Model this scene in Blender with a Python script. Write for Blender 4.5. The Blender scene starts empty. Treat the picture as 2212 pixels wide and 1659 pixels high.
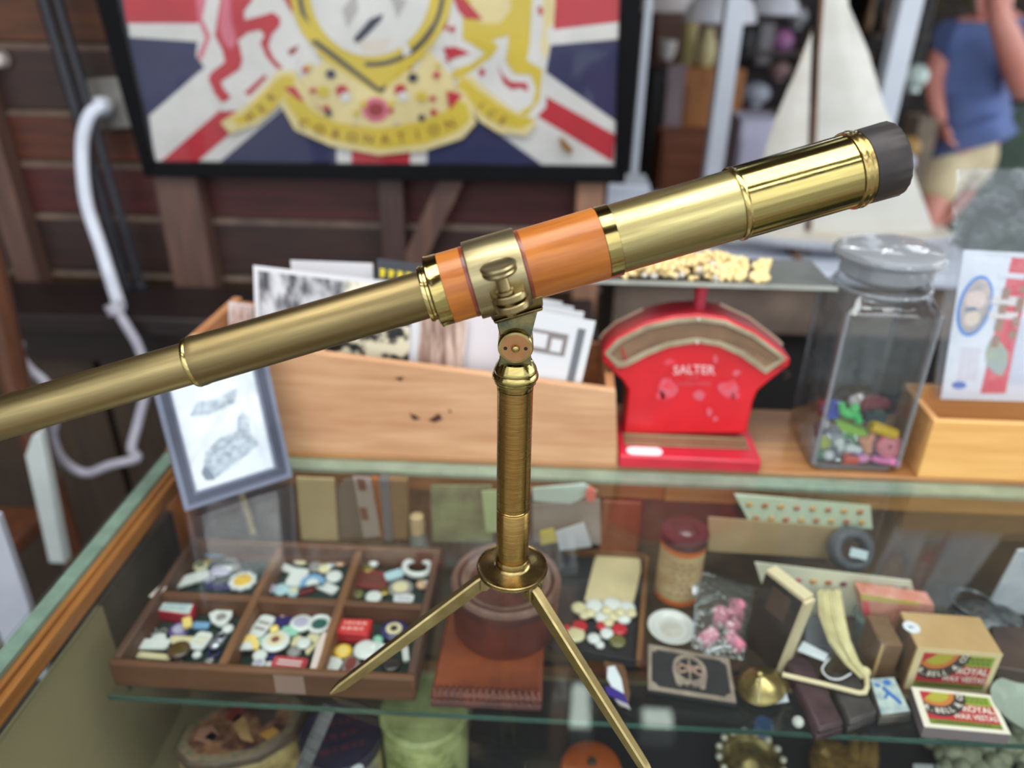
import bpy, bmesh, math, random
from mathutils import Vector, Matrix
R = math.radians
rnd = random.Random(7)
C = bpy.context.scene.collection
sc = bpy.context.scene

# ------------------------------------------------------------------ camera, sky, lights, exposure
FPX, CX, CY = 1650.0, 1106.0, 829.5                       # focal length in pixels of the 2212 x 1659 frame
CAM = Vector((0.0, 0.0, 1.48))
_d = Vector(((1060 - CX) / FPX, (3980 - CY) / FPX, 1)).normalized()    # the plumb direction seen by the camera
_zc = -_d
_a = (1204 - CX) / FPX
_yc = Vector((_a, -(_d.x * _a + _d.z) / _d.y, 1)).normalized()
_xc = _yc.cross(_zc)
ROT = Matrix((_xc, _yc, _zc))                             # camera axes (right, down, forward) -> world
cam_d = bpy.data.cameras.new('camera')
cam = bpy.data.objects.new('camera', cam_d)
C.objects.link(cam)
_m = ROT @ Matrix(((1, 0, 0), (0, -1, 0), (0, 0, -1)))
cam.matrix_world = Matrix.Translation(CAM) @ _m.to_4x4()
cam_d.sensor_width = 36.0
cam_d.lens = FPX / 2212 * 36.0
cam_d.clip_start = 0.02
cam_d.dof.use_dof = True
cam_d.dof.focus_distance = 0.543
cam_d.dof.aperture_fstop = 3.0
sc.camera = cam

sc.view_settings.view_transform = 'Standard'
sc.view_settings.look = 'None'
sc.view_settings.gamma = 1.0
sc.view_settings.use_curve_mapping = False
sc.view_settings.exposure = -0.52

w = bpy.data.worlds.new('sky'); sc.world = w; w.use_nodes = True
bg = w.node_tree.nodes['Background']
bg.inputs['Color'].default_value = (0.86, 0.93, 1.0, 1)   # bright overcast sky
bg.inputs['Strength'].default_value = 2.6

def area(name, loc, rot, sx, sy, power, col=(1, 1, 1)):
    l = bpy.data.lights.new(name, 'AREA'); l.shape = 'RECTANGLE'; l.size = sx; l.size_y = sy
    l.energy = power; l.color = col
    o = bpy.data.objects.new(name, l); o.location = loc; o.rotation_euler = rot; C.objects.link(o)
    return o
# daylight through the open shop front (behind the camera) and the open side on the right
area('daylight_front', (0.4, -1.9, 2.75), (R(52), 0, 0), 5.0, 1.6, 46, (0.95, 0.98, 1.0))
area('daylight_side', (4.8, 1.6, 2.0), (0, R(76), 0), 1.6, 3.4, 80, (0.95, 0.98, 1.0))
area('overhead_fill', (0.15, 0.35, 2.71), (0, 0, 0), 2.4, 0.9, 76, (0.97, 0.99, 1.0))   # fill light added overhead to brighten the case and brass

# ------------------------------------------------------------------ places
def ray(px, py): return ROT @ Vector(((px - CX) / FPX, (py - CY) / FPX, 1))
def atz(px, py, z):
    r = ray(px, py); return CAM + r * ((z - CAM.z) / r.z)
def aty(px, py, y):
    r = ray(px, py); return CAM + r * ((y - CAM.y) / r.y)
def depth(p): return (ROT.transposed() @ (Vector(p) - CAM)).z
def mpp(p): return depth(p) / FPX                          # metres per pixel at a point

# ------------------------------------------------------------------ materials
def lin(c):
    return tuple(((v / 255) / 12.92 if v / 255 <= 0.04045 else ((v / 255 + 0.055) / 1.055) ** 2.4) for v in c)
_mats = {}
def mat(name, c, rough=0.5, metal=0.0, c2=None, scale=8.0, stretch=(1, 1, 1), bump=0.0, lo=0.35, hi=0.65,
        spec=0.5, coat=0.0, detail=4.0, rvar=0.0, bscale=None, emit=0.0, rot=(0, 0, 0), trans=0.0, sub=0.0):
    if name in _mats: return _mats[name]
    m = bpy.data.materials.new(name); m.use_nodes = True
    nt = m.node_tree; b = nt.nodes['Principled BSDF']
    b.inputs['Base Color'].default_value = (*lin(c), 1)
    b.inputs['Roughness'].default_value = rough
    b.inputs['Metallic'].default_value = metal
    b.inputs['Specular IOR Level'].default_value = spec
    b.inputs['Coat Weight'].default_value = coat
    b.inputs['Coat Roughness'].default_value = 0.12
    b.inputs['Transmission Weight'].default_value = trans
    if emit:
        b.inputs['Emission Color'].default_value = (*lin(c), 1); b.inputs['Emission Strength'].default_value = emit
    if c2 or bump or rvar:
        tc = nt.nodes.new('ShaderNodeTexCoord'); mp = nt.nodes.new('ShaderNodeMapping')
        mp.inputs['Scale'].default_value = stretch; mp.inputs['Rotation'].default_value = rot
        nt.links.new(tc.outputs['Object'], mp.inputs['Vector'])
        nz = nt.nodes.new('ShaderNodeTexNoise'); nz.inputs['Scale'].default_value = scale
        nz.inputs['Detail'].default_value = detail; nz.inputs['Roughness'].default_value = 0.6
        nt.links.new(mp.outputs[0], nz.inputs['Vector'])
        if c2:
            cr = nt.nodes.new('ShaderNodeValToRGB')
            cr.color_ramp.elements[0].position = lo; cr.color_ramp.elements[0].color = (*lin(c), 1)
            cr.color_ramp.elements[1].position = hi; cr.color_ramp.elements[1].color = (*lin(c2), 1)
            nt.links.new(nz.outputs['Fac'], cr.inputs[0]); nt.links.new(cr.outputs[0], b.inputs['Base Color'])
        if rvar:
            mr = nt.nodes.new('ShaderNodeMapRange')
            mr.inputs['From Min'].default_value = 0.3; mr.inputs['From Max'].default_value = 0.7
            mr.inputs['To Min'].default_value = max(0.02, rough - rvar); mr.inputs['To Max'].default_value = min(1, rough + rvar)
            nt.links.new(nz.outputs['Fac'], mr.inputs[0]); nt.links.new(mr.outputs[0], b.inputs['Roughness'])
        if bump:
            n2 = nz
            if bscale:
                n2 = nt.nodes.new('ShaderNodeTexNoise'); n2.inputs['Scale'].default_value = bscale
                n2.inputs['Detail'].default_value = 3; nt.links.new(mp.outputs[0], n2.inputs['Vector'])
            bp = nt.nodes.new('ShaderNodeBump'); bp.inputs['Strength'].default_value = bump
            bp.inputs['Distance'].default_value = 0.002
            nt.links.new(n2.outputs['Fac'], bp.inputs['Height']); nt.links.new(bp.outputs[0], b.inputs['Normal'])
    _mats[name] = m
    return m
def glassy(name, tint=(255, 255, 255), rough=0.02, ior=1.5, haze=0.0, hazec=(200, 205, 205), bump=0.0, bscale=30, gain=1.0):
    """thin pane: clear with a fresnel reflection and, where set, a little diffuse haze"""
    if name in _mats: return _mats[name]
    m = bpy.data.materials.new(name); m.use_nodes = True; nt = m.node_tree
    nt.nodes.remove(nt.nodes['Principled BSDF'])
    out = nt.nodes['Material Output']
    tr = nt.nodes.new('ShaderNodeBsdfTransparent'); tr.inputs[0].default_value = (*lin(tint), 1)
    gl = nt.nodes.new('ShaderNodeBsdfGlossy'); gl.inputs['Roughness'].default_value = rough
    lw = nt.nodes.new('ShaderNodeLayerWeight'); lw.inputs['Blend'].default_value = 0.5
    pw = nt.nodes.new('ShaderNodeMath'); pw.operation = 'POWER'; pw.inputs[1].default_value = 5.0
    ml = nt.nodes.new('ShaderNodeMath'); ml.operation = 'MULTIPLY_ADD'; ml.use_clamp = True
    f0 = ((ior - 1) / (ior + 1)) ** 2
    ml.inputs[1].default_value = (1 - f0) * gain; ml.inputs[2].default_value = f0 * gain
    nt.links.new(lw.outputs['Facing'], pw.inputs[0]); nt.links.new(pw.outputs[0], ml.inputs[0])
    fac = ml.outputs[0]
    mx = nt.nodes.new('ShaderNodeMixShader')
    nt.links.new(fac, mx.inputs[0]); nt.links.new(tr.outputs[0], mx.inputs[1]); nt.links.new(gl.outputs[0], mx.inputs[2])
    last = mx.outputs[0]
    if haze:
        df = nt.nodes.new('ShaderNodeBsdfDiffuse'); df.inputs[0].default_value = (*lin(hazec), 1)
        m2 = nt.nodes.new('ShaderNodeMixShader'); m2.inputs[0].default_value = haze
        nt.links.new(last, m2.inputs[1]); nt.links.new(df.outputs[0], m2.inputs[2]); last = m2.outputs[0]
    if bump:
        tc = nt.nodes.new('ShaderNodeTexCoord'); nz = nt.nodes.new('ShaderNodeTexNoise'); nz.inputs['Scale'].default_value = bscale
        bp = nt.nodes.new('ShaderNodeBump'); bp.inputs['Strength'].default_value = bump; bp.inputs['Distance'].default_value = 0.01
        nt.links.new(tc.outputs['Object'], nz.inputs['Vector']); nt.links.new(nz.outputs[0], bp.inputs['Height'])
        nt.links.new(bp.outputs[0], gl.inputs['Normal']); nt.links.new(bp.outputs[0], lw.inputs['Normal'])
    nt.links.new(last, out.inputs['Surface'])
    _mats[name] = m
    return m
def plain(c, rough=0.5, metal=0.0, **k):
    return mat('paint_%d_%d_%d_%d' % (*c, int(rough * 100 + metal * 1000)), c, rough, metal, **k)
def wood(name, c, c2, axis=0, scale=6, rough=0.55, bump=0.15, coat=0.0, s=14):
    st = [s, s, s]; st[axis] = 1.2
    return mat(name, c, rough, 0, c2, scale, tuple(st), bump, 0.3, 0.7, coat=coat, detail=6)

# ------------------------------------------------------------------ mesh building
class MB:
    def __init__(s): s.v = []; s.f = []; s.m = []
    def add(s, vs, fs, mi=0):
        n = len(s.v); s.v += [Vector(v) for v in vs]
        for f in fs: s.f.append([n + i for i in f]); s.m.append(mi)
        return s
    def box(s, c, size, M=None, mi=0):
        hx, hy, hz = size[0] / 2, size[1] / 2, size[2] / 2
        vs = [Vector((x, y, z)) for x in (-hx, hx) for y in (-hy, hy) for z in (-hz, hz)]
        if M: vs = [M @ v for v in vs]
        c = Vector(c); vs = [v + c for v in vs]
        return s.add(vs, [(0, 1, 3, 2), (4, 6, 7, 5), (0, 4, 5, 1), (2, 3, 7, 6), (0, 2, 6, 4), (1, 5, 7, 3)], mi)
    def span(s, a, b, mi=0):                                # box between two opposite corners
        a = Vector(a); b = Vector(b)
        return s.box((a + b) / 2, [abs(q) for q in (b - a)], None, mi)
    def prism(s, pts, vec, mi=0, side=None):                # polygon pushed along a vector
        pts = [Vector(p) for p in pts]; vec = Vector(vec); n = len(pts)
        nr = sum(((pts[i] - pts[0]).cross(pts[(i + 1) % n] - pts[0]) for i in range(n)), Vector())
        if nr.dot(vec) > 0: pts = pts[::-1]
        s.add(pts, [tuple(range(n))], mi)
        k = len(s.v) - n
        s.v += [p + vec for p in pts]
        s.f.append([k + n + i for i in range(n)][::-1]); s.m.append(mi)
        for i in range(n):
            j = (i + 1) % n
            s.f.append([k + j, k + i, k + n + i, k + n + j]); s.m.append(mi if side is None else side)
        return s
    def flat(s, pts, mi=0):
        return s.add(pts, [tuple(range(len(pts)))], mi)
    def tube(s, path, r, seg=10, mi=0, cap=True, flat=1.0):
        path = [Vector(p) for p in path]; n = len(path)
        rs = r if isinstance(r, (list, tuple)) else [r] * n
        base = len(s.v); up = None
        for i, p in enumerate(path):
            t = (path[min(i + 1, n - 1)] - path[max(i - 1, 0)]).normalized()
            if up is None:
                up = Vector((0, 0, 1)) if abs(t.z) < 0.9 else Vector((1, 0, 0))
            a = t.cross(up).normalized(); up = a.cross(t).normalized()
            for k in range(seg):
                q = 2 * math.pi * k / seg
                s.v.append(p + a * (math.cos(q) * rs[i]) + up * (math.sin(q) * rs[i] * flat))
        for i in range(n - 1):
            for k in range(seg):
                k2 = (k + 1) % seg
                s.f.append([base + i * seg + k2, base + i * seg + k, base + (i + 1) * seg + k, base + (i + 1) * seg + k2]); s.m.append(mi)
        if cap:
            s.f.append([base + k for k in range(seg)]); s.m.append(mi)
            s.f.append([base + (n - 1) * seg + k for k in range(seg)][::-1]); s.m.append(mi)
        return s
    def lathe(s, prof, M=None, seg=32, mi=0, sy=1.0, wob=None):   # profile (radius, height) round local z
        M = M or Matrix.Identity(4); base = len(s.v); idx = []
        mis = mi if isinstance(mi, (list, tuple)) else [mi] * (len(prof) - 1)
        for (r, h) in prof:
            if r < 1e-6: idx.append([len(s.v)]); s.v.append(M @ Vector((0, 0, h)))
            else:
                row = []
                for k in range(seg):
                    q = 2 * math.pi * k / seg
                    rr = r * (wob(q, h) if wob else 1)
                    row.append(len(s.v)); s.v.append(M @ Vector((rr * math.cos(q), rr * math.sin(q) * sy, h)))
                idx.append(row)
        for i in range(len(prof) - 1):
            a, b = idx[i], idx[i + 1]
            for k in range(seg):
                k2 = (k + 1) % seg
                if len(a) == 1 and len(b) == 1: continue
                if len(a) == 1: f = [a[0], b[k2], b[k]][::-1]
                elif len(b) == 1: f = [a[k], a[k2], b[0]]
                else: f = [a[k], a[k2], b[k2], b[k]]
                s.f.append(f); s.m.append(mis[i])
        return s
    def ball(s, c, r, M=None, seg=16, rings=10, mi=0):
        r = r if isinstance(r, (tuple, list)) else (r, r, r)
        prof = [(math.sin(math.pi * i / rings), -math.cos(math.pi * i / rings)) for i in range(rings + 1)]
        T = Matrix.Translation(Vector(c)) @ (M.to_4x4() if M else Matrix.Identity(4)) @ Matrix.Diagonal((*r, 1))
        return s.lathe(prof, T, seg, mi)
    def torus(s, M, R0, r0, seg=32, s2=10, mi=0):
        base = len(s.v)
        for i in range(seg):
            a = 2 * math.pi * i / seg
            for j in range(s2):
                b = 2 * math.pi * j / s2
                s.v.append(M @ Vector(((R0 + r0 * math.cos(b)) * math.cos(a), (R0 + r0 * math.cos(b)) * math.sin(a), r0 * math.sin(b))))
        for i in range(seg):
            for j in range(s2):
                i2, j2 = (i + 1) % seg, (j + 1) % s2
                s.f.append([base + i * s2 + j, base + i2 * s2 + j, base + i2 * s2 + j2, base + i * s2 + j2]); s.m.append(mi)
        return s
    def text(s, body, fn, size=1.0, mi=0, bold=0.0, align='CENTER'):
        """flat lettering; fn maps (x, y) of the text plane to a point"""
        cu = bpy.data.curves.new('t', 'FONT'); cu.body = body; cu.size = size; cu.align_x = align; cu.align_y = 'CENTER'
        cu.resolution_u = 3; cu.offset = bold
        o = bpy.data.objects.new('t', cu); C.objects.link(o)
        dg = bpy.context.evaluated_depsgraph_get(); me = bpy.data.meshes.new_from_object(o.evaluated_get(dg))
        s.add([fn(v.co.x, v.co.y) for v in me.vertices], [tuple(p.vertices) for p in me.polygons], mi)
        bpy.data.objects.remove(o); bpy.data.curves.remove(cu); bpy.data.meshes.remove(me)
        return s
def marks(mb, fn, rows, n=7, seed=1, mi=0):              # rows of illegible small print over the unit square
    r_ = random.Random(seed)
    for j in range(rows):
        y0 = (j + .25) / rows; y1 = (j + .72) / rows; x = .06 + r_.random() * .08
        while x < .86:
            w_ = r_.uniform(.4, 1.2) / n
            mb.flat([fn(x, y0), fn(min(x + w_, .94), y0), fn(min(x + w_, .94), y1), fn(x, y1)], mi); x += w_ + .35 / n
    return mb
def smooth(pts, n=6):
    out = []
    for i in range(len(pts) - 1):
        p0 = pts[max(i - 1, 0)]; p1 = pts[i]; p2 = pts[i + 1]; p3 = pts[min(i + 2, len(pts) - 1)]
        for k in range(n):
            t = k / n; out.append(.5 * ((2 * p1) + (p2 - p0) * t + (2 * p0 - 5 * p1 + 4 * p2 - p3) * t * t + (3 * p1 - p0 - 3 * p2 + p3) * t ** 3))
    return out + [pts[-1]]
ORG = {}
def _link(name, me, parent, org):
    o = bpy.data.objects.new(name, me); C.objects.link(o)
    if parent:
        o.parent = parent; ORG[o.name] = ORG[parent.name]
    else:
        o.location = org; ORG[o.name] = Vector(org)
    return o
def obj(name, mb, mats, parent=None, org=None, smooth=True, bevel=0.0, ang=35):
    """ONE mesh object from a builder whose points are world points"""
    mats = mats if isinstance(mats, (list, tuple)) else [mats]
    org = ORG[parent.name] if parent else Vector(org if org is not None else (0, 0, 0))
    me = bpy.data.meshes.new(name)
    me.from_pydata([tuple(v - org) for v in mb.v], [], mb.f)
    for m in mats: me.materials.append(m)
    me.polygons.foreach_set('material_index', mb.m)
    me.update()
    bm_ = bmesh.new(); bm_.from_mesh(me); bmesh.ops.recalc_face_normals(bm_, faces=bm_.faces); bm_.to_mesh(me); bm_.free()
    if smooth:
        me.polygons.foreach_set('use_smooth', [True] * len(me.polygons)); me.set_sharp_from_angle(angle=R(ang))
    o = _link(name, me, parent, org)
    if bevel:
        md = o.modifiers.new('bevel', 'BEVEL'); md.width = bevel; md.segments = 2; md.limit_method = 'ANGLE'; md.angle_limit = R(40)
    return o
_labels = {}
def tag(o, label, cat, group=None, kind=None):
    o['label'] = label; o['category'] = cat
    if group: o['group'] = group
    if kind: o['kind'] = kind
    _labels[label] = _labels.get(label, 0) + 1
    return o
def thing(name, label, cat, loc, group=None):
    o = bpy.data.objects.new(name, None); C.objects.link(o); o.location = loc; o.empty_display_size = 0.02
    ORG[o.name] = Vector(loc)
    return tag(o, label, cat, group)
def struct(name, mb, mats, parent=None, org=(0, 0, 0), **k):
    o = obj(name, mb, mats, parent, org, **k)
    if not parent: o['kind'] = 'structure'
    return o
def frame(o, x, y):                                        # 4x4 from an origin and two directions (z = x cross y)
    x = Vector(x).normalized(); y = Vector(y); z = x.cross(y).normalized(); y = z.cross(x)
    return Matrix(((x.x, y.x, z.x, o[0]), (x.y, y.y, z.y, o[1]), (x.z, y.z, z.z, o[2]), (0, 0, 0, 1)))
def rpoly(w, h, r, n=5):                                   # rounded rectangle outline
    p = []
    for cx, cy, a in ((w / 2 - r, h / 2 - r, 0), (-w / 2 + r, h / 2 - r, 90), (-w / 2 + r, -h / 2 + r, 180), (w / 2 - r, -h / 2 + r, 270)):
        for i in range(n + 1):
            q = R(a + 90 * i / n); p.append((cx + r * math.cos(q), cy + r * math.sin(q)))
    return p
def ell(cx, cy, a, b, n=40, t0=0, t1=360):
    return [(cx + a * math.cos(R(t0 + (t1 - t0) * i / n)), cy + b * math.sin(R(t0 + (t1 - t0) * i / n))) for i in range(n + (0 if t1 - t0 == 360 else 1))]
# ------------------------------------------------------------------ the setting
fl = MB().span((-4, -1.4, -0.05), (6, 8, 0)); struct('floor', fl, mat('floor_concrete', (164, 156, 146), 0.7, 0, (140, 132, 124), 3, (1, 1, 1), 0.1))
gr = MB().span((-12, -14, -0.2), (12, -1.4, -0.06)); struct('floor_outside', gr, mat('pale_paving', (190, 188, 182), 0.9, 0, (165, 163, 158), 3))
ce = MB().span((-4, -1.0, 2.72), (6, 8, 2.8)); struct('ceiling', ce, mat('ceiling_boards', (92, 72, 56), 0.7, 0, (66, 50, 40), 3, (10, 1, 1), 0.1))
wl = MB().span((-3.3, -1.4, 0), (-3.2, 8, 2.72)); struct('wall_left', wl, mat('wall_left_boards', (120, 100, 84), 0.7, 0, (90, 72, 60), 4, (1, 1, 9)))
wf = MB().span((-3.2, 6.9, 0), (6, 7.0, 2.72)); struct('wall_far', wf, mat('wall_far_paint', (58, 46, 40), 0.8, 0, (34, 28, 27), 2.2))

wback = bpy.data.objects.new('wall_back', None); C.objects.link(wback); wback.location = (-1.2, 1.62, 0); ORG['wall_back'] = Vector((-1.2, 1.62, 0))
wback['kind'] = 'structure'; wback['label'] = 'wall of dark red-brown horizontal planks behind the counter'
PW = [wood('plank_ochre', (60, 40, 14), (38, 26, 12)), wood('plank_dark', (44, 25, 22), (26, 16, 15)), wood('plank_red', (82, 32, 28), (52, 22, 22)),
      wood('plank_rust', (92, 46, 24), (58, 28, 22)), wood('plank_umber', (60, 36, 30), (36, 23, 23)), wood('plank_orange', (96, 54, 26), (62, 36, 25))]
edge_pale = mat('plank_lit_edge', (108, 88, 74), 0.7, 0, (78, 62, 52), 20)  # paler tone paints the light caught along each plank's top chamfer
seams = [0.0, .13, .26, .39, .52, .655, .777, .892, 1.0235, 1.136, 1.240, 1.3665, 1.49, 1.62, 1.75, 1.88, 2.01, 2.14, 2.27, 2.40, 2.53, 2.72]
order = [1, 4, 0, 1, 2, 4, 0, 4, 2, 3, 4, 5, 3, 2, 1, 4, 2, 0, 1, 2, 4]
for i in range(len(seams) - 1):
    z0, z1 = seams[i] + 0.002, seams[i + 1] - 0.002
    x0, x1 = -3.2, 0.12
    pts = [(1.62, z0), (1.60, z0), (1.60, z1 - .012), (1.606, z1), (1.62, z1)]
    mb = MB(); n = 5
    mb.add([(x0, y, z) for y, z in pts] + [(x1, y, z) for y, z in pts], [])
    mb.f += [list(range(n)), list(range(n, 2 * n))[::-1]]; mb.m += [0, 0]
    for k in range(n):
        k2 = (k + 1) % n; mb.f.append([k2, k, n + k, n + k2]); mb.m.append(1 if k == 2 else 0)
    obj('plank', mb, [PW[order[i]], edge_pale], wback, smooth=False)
bk = MB().span((-3.2, 1.62, 0), (0.12, 1.64, 2.72)); obj('backing', bk, plain((24, 16, 14), 0.9), wback)
studw = wood('stud_timber', (102, 74, 62), (70, 50, 45), 2)
studd = wood('stud_dark', (74, 52, 46), (50, 36, 33), 2)
def stud(px0, px1, py, m, y0=1.55):
    a, b = aty(px0, py, y0), aty(px1, py, y0)
    obj('stud', MB().span((a.x, y0, 0), (b.x, 1.598, 2.72)), m, wback, bevel=.003)
stud(-30, 25, 400, studw); stud(330, 424, 392, studw); stud(815, 868, 400, studd); stud(1246, 1305, 405, wood('stud_light', (150, 112, 88), (120, 88, 70), 2))
a, b, c, d = aty(944, 396, 1.555), aty(1000, 396, 1.555), aty(920, 560, 1.555), aty(870, 560, 1.555)
k = 3.2                                                    # diagonal brace runs on down behind the bench
obj('brace', MB().prism([a + (a - d) * .8, b + (b - c) * .8, b + (c - b) * k, a + (d - a) * k], (0, .04, 0)), studw, wback)

# bench cupboard along the wall (dark, below the planks)
bench = thing('bench_cupboard', 'dark low timber bench cupboard along the plank wall', 'cupboard', (-1.0, 1.4, 0))
dk = wood('bench_dark', (36, 22, 21), (20, 13, 13), 0, rough=.5)
obj('top', MB().span((-2.6, 1.36, .845), (.1, 1.54, .885)), dk, bench, bevel=.004)
obj('rail', MB().span((-2.6, 1.39, .77), (.1, 1.41, .843)), dk, bench)
brn = wood('bench_board', (66, 50, 34), (44, 33, 25), 2)
for i in range(13):
    x = -2.58 + i * .205
    obj('board', MB().span((x, 1.405, .03), (x + .19, 1.425, .768)), brn, bench, bevel=.003)
obj('carcass', MB().span((-2.6, 1.43, .02), (.1, 1.54, .84)), plain((20, 13, 12), .9), bench)

# ------------------------------------------------------------------ display case
XL, YB, GT, SH = -.4785, .80, .95, .82                     # left edge, back edge, top of the glass, top of the shelf
case = thing('display_case', 'glass-topped wooden display case holding small curios', 'display case', (.4, .5, 0))
pane = glassy('case_glass', (250, 253, 251), 0.015, 1.5, 0.004, gain=1.1)
oak = wood('case_oak', (176, 112, 52), (138, 82, 34), 1, rough=.4, coat=.2)
oakx = wood('case_oak_back', (170, 108, 54), (136, 84, 40), 0, rough=.4, coat=.2)
oakz = wood('case_oak_post', (178, 102, 44), (140, 74, 30), 2, rough=.4, coat=.2)
strip = mat('green_edge', (132, 152, 138), .35, 0, (112, 130, 118), 40, (1, 1, 1), .05)
strip2 = mat('green_edge_back', (150, 164, 148), .35, 0, (128, 142, 128), 30, (1, 1, 1), .05)
obj('glass_top', MB().span((XL + .001, .2, .9441), (1.3, YB - .001, .9499)), pane, case)
obj('edge_strip', MB().span((XL, .2, .9385), (XL + .0165, YB, .9438)), strip, case)
obj('edge_strip', MB().span((XL + .017, YB - .022, .9385), (1.3, YB, .9438)), strip2, case)
# side rail: two stepped mouldings running to the back corner
obj('side_rail', MB().span((XL, .2, .905), (XL + .022, YB, .938)).span((XL + .0221, .2, .917), (XL + .030, YB, .934)), oak, case, bevel=.0015)
obj('back_rail', MB().span((XL + .031, YB - .016, .914), (.155, YB, .938)), oakx, case, bevel=.0015)
obj('back_rail', MB().span((.1555, YB - .016, .912), (1.3, YB, .938)), wood('case_oak_back2', (178, 134, 80), (150, 106, 58), 0, rough=.4), case, bevel=.0015)
obj('end_panel', MB().span((1.281, .2, .60), (1.30, YB, .9375)), oakx, case, bevel=.002)
obj('front_pane', MB().span((XL + .004, .172, .602), (1.279, .176, .899)), pane, case)
obj('front_rail', MB().span((XL, .17, .90), (1.3, .199, .95)), oakx, case, bevel=.002)
obj('corner_post', MB().span((XL + .002, YB - .03, .30), (XL + .031, YB, .904)), oakz, case, bevel=.002)
redw = wood('case_post_red', (140, 70, 36), (112, 52, 28), 2, rough=.45)
p0 = aty(1303, 1050, YB - .02).x; p1 = aty(1392, 1050, YB - .02).x
obj('centre_post', MB().span((p0, YB - .02, .30), (p1, YB - .0005, .911)), redw, case, bevel=.002)
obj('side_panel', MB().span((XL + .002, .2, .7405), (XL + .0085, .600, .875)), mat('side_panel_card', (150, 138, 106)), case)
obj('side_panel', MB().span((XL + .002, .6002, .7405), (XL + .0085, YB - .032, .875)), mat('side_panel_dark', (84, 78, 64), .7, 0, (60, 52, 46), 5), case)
obj('side_pane', MB().span((XL + .004, .2, .8755), (XL + .008, YB - .032, .904)), pane, case)
obj('side_panel', MB().span((XL + .002, .2, .60), (XL + .0085, YB - .032, .740)), mat('side_panel_card', (150, 138, 106), .8, 0, (126, 114, 86), 4), case)
obj('plinth', MB().span((XL, .17, .0), (1.3, YB, .60)), wood('case_plinth', (120, 76, 40), (90, 56, 30), 0), case, bevel=.003)
obj('floor_board', MB().span((XL + .009, .2, .601), (1.28, YB - .033, .612)), mat('case_floor_card', (150, 138, 106), .8, 0, (126, 114, 86), 3), case)
obj('back_board', MB().span((XL + .033, YB - .006, .614), (1.28, YB - .0005, .911)), mat('case_back', (112, 84, 56), .8, 0, (76, 62, 50), 5), case)
obj('velvet', MB().span((-.08, .36, .6125), (1.27, YB - .04, .6145)), plain((34, 34, 40), .95), case)
obj('glass_shelf', MB().span((-.440, .531, SH - .0058), (1.28, YB - .035, SH - .0002)), pane, case)
obj('shelf_edge', MB().span((-.440, .5295, SH - .006), (1.28, .5308, SH - .0002)),
    mat('shelf_edge_green', (62, 96, 88), .15, 0, (46, 76, 70), 12, spec=.8), case)

# rear wooden counter on which the box, scale and jar stand
counter = thing('rear_counter', 'narrow brown wooden counter behind the glass top', 'counter', (.4, .88, 0))
cw = wood('counter_wood', (172, 122, 70), (134, 88, 48), 0, rough=.45, coat=.15)
obj('top', MB().span((XL, .8008, .922), (1.3, .962, .9498)), cw, counter, bevel=.002)
obj('base', MB().span((XL + .01, .83, .0), (1.29, .955, .921)), plain((30, 22, 19), .9), counter)

# two small lamps under the ceiling that show as pale patches in the glass
for i, (x, y, sx, sy, lab) in enumerate(((.155, 1.84, .085, .17, 'small oblong ceiling light mirrored in the glass by the tripod leg'),
                                         (.43, 1.805, .095, .06, 'small square ceiling light mirrored in the glass beside the emblem plate'))):
    t = thing('ceiling_light', lab, 'light', (x, y, 2.65), None)
    obj('housing', MB().span((x - sx / 2 - .01, y - sy / 2 - .01, 2.63), (x + sx / 2 + .01, y + sy / 2 + .01, 2.72)), plain((200, 200, 200)), t)
    obj('diffuser', MB().span((x - sx / 2, y - sy / 2, 2.618), (x + sx / 2, y + sy / 2, 2.629)), mat('lamp_glow', (235, 250, 240), .5, emit=9), t)
def tube_light(x0, y0, x1, y1, lab):
    t = thing('tube_light', lab, 'light', ((x0 + x1) / 2, (y0 + y1) / 2, 2.66))
    a = Vector((x0, y0, 2.64)); b = Vector((x1, y1, 2.64))
    obj('tube', MB().tube([a, b], .019, 12), mat('tube_glow', (244, 250, 255), .5, emit=26), t)
    dd = (b - a).normalized(); s = Vector((-dd.y, dd.x, 0)) * .04; e = Vector((0, 0, .025))
    obj('batten', MB().prism([a + s + e, b + s + e, b - s + e, a - s + e], (0, 0, .05)), plain((225, 225, 225)), t)
tube_light(-1.6, -.45, -.4, -.45, 'fluorescent tube on the ceiling in front of the counter, left')
tube_light(.5, -.45, 1.7, -.45, 'fluorescent tube on the ceiling in front of the counter, right')
tube_light(.6, 3.6, 1.8, 3.6, 'fluorescent tube on the ceiling of the back room')
tube_light(2.4, 5.0, 3.6, 5.0, 'fluorescent tube on the ceiling near the far wall')
# ------------------------------------------------------------------ the telescope
tele = thing('telescope', 'antique brass and wood telescope on a small folding brass tripod', 'telescope', (-.0195, .48, .95))
E1 = Vector((.94873, .17979, .25999)).normalized()
E2 = Vector((0, 0, 1)).cross(E1).normalized()              # away from the viewer, level
E3 = E1.cross(E2)                                          # up across the tube
T0 = Vector((-.03196, .48, 1.31066)); D0 = .50463; MM = D0 / FPX
def tx(px, py): return (CAM + ray(px, py) * D0 - T0).dot(E1)   # station along the tube of a point on its axis
TM = Matrix(((E2.x, E3.x, E1.x, T0.x), (E2.y, E3.y, E1.y, T0.y), (E2.z, E3.z, E1.z, T0.z), (0, 0, 0, 1)))
def brass(name, c, c2, rough, axis=2, scale=9, bump=.05, rv=.06, lo=.35, hi=.7, st=None):
    s = [26, 26, 26]; s[axis] = 1.4
    return mat(name, c, rough, 1.0, c2, scale, st or tuple(s), bump, lo, hi, rvar=rv, detail=6)
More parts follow.
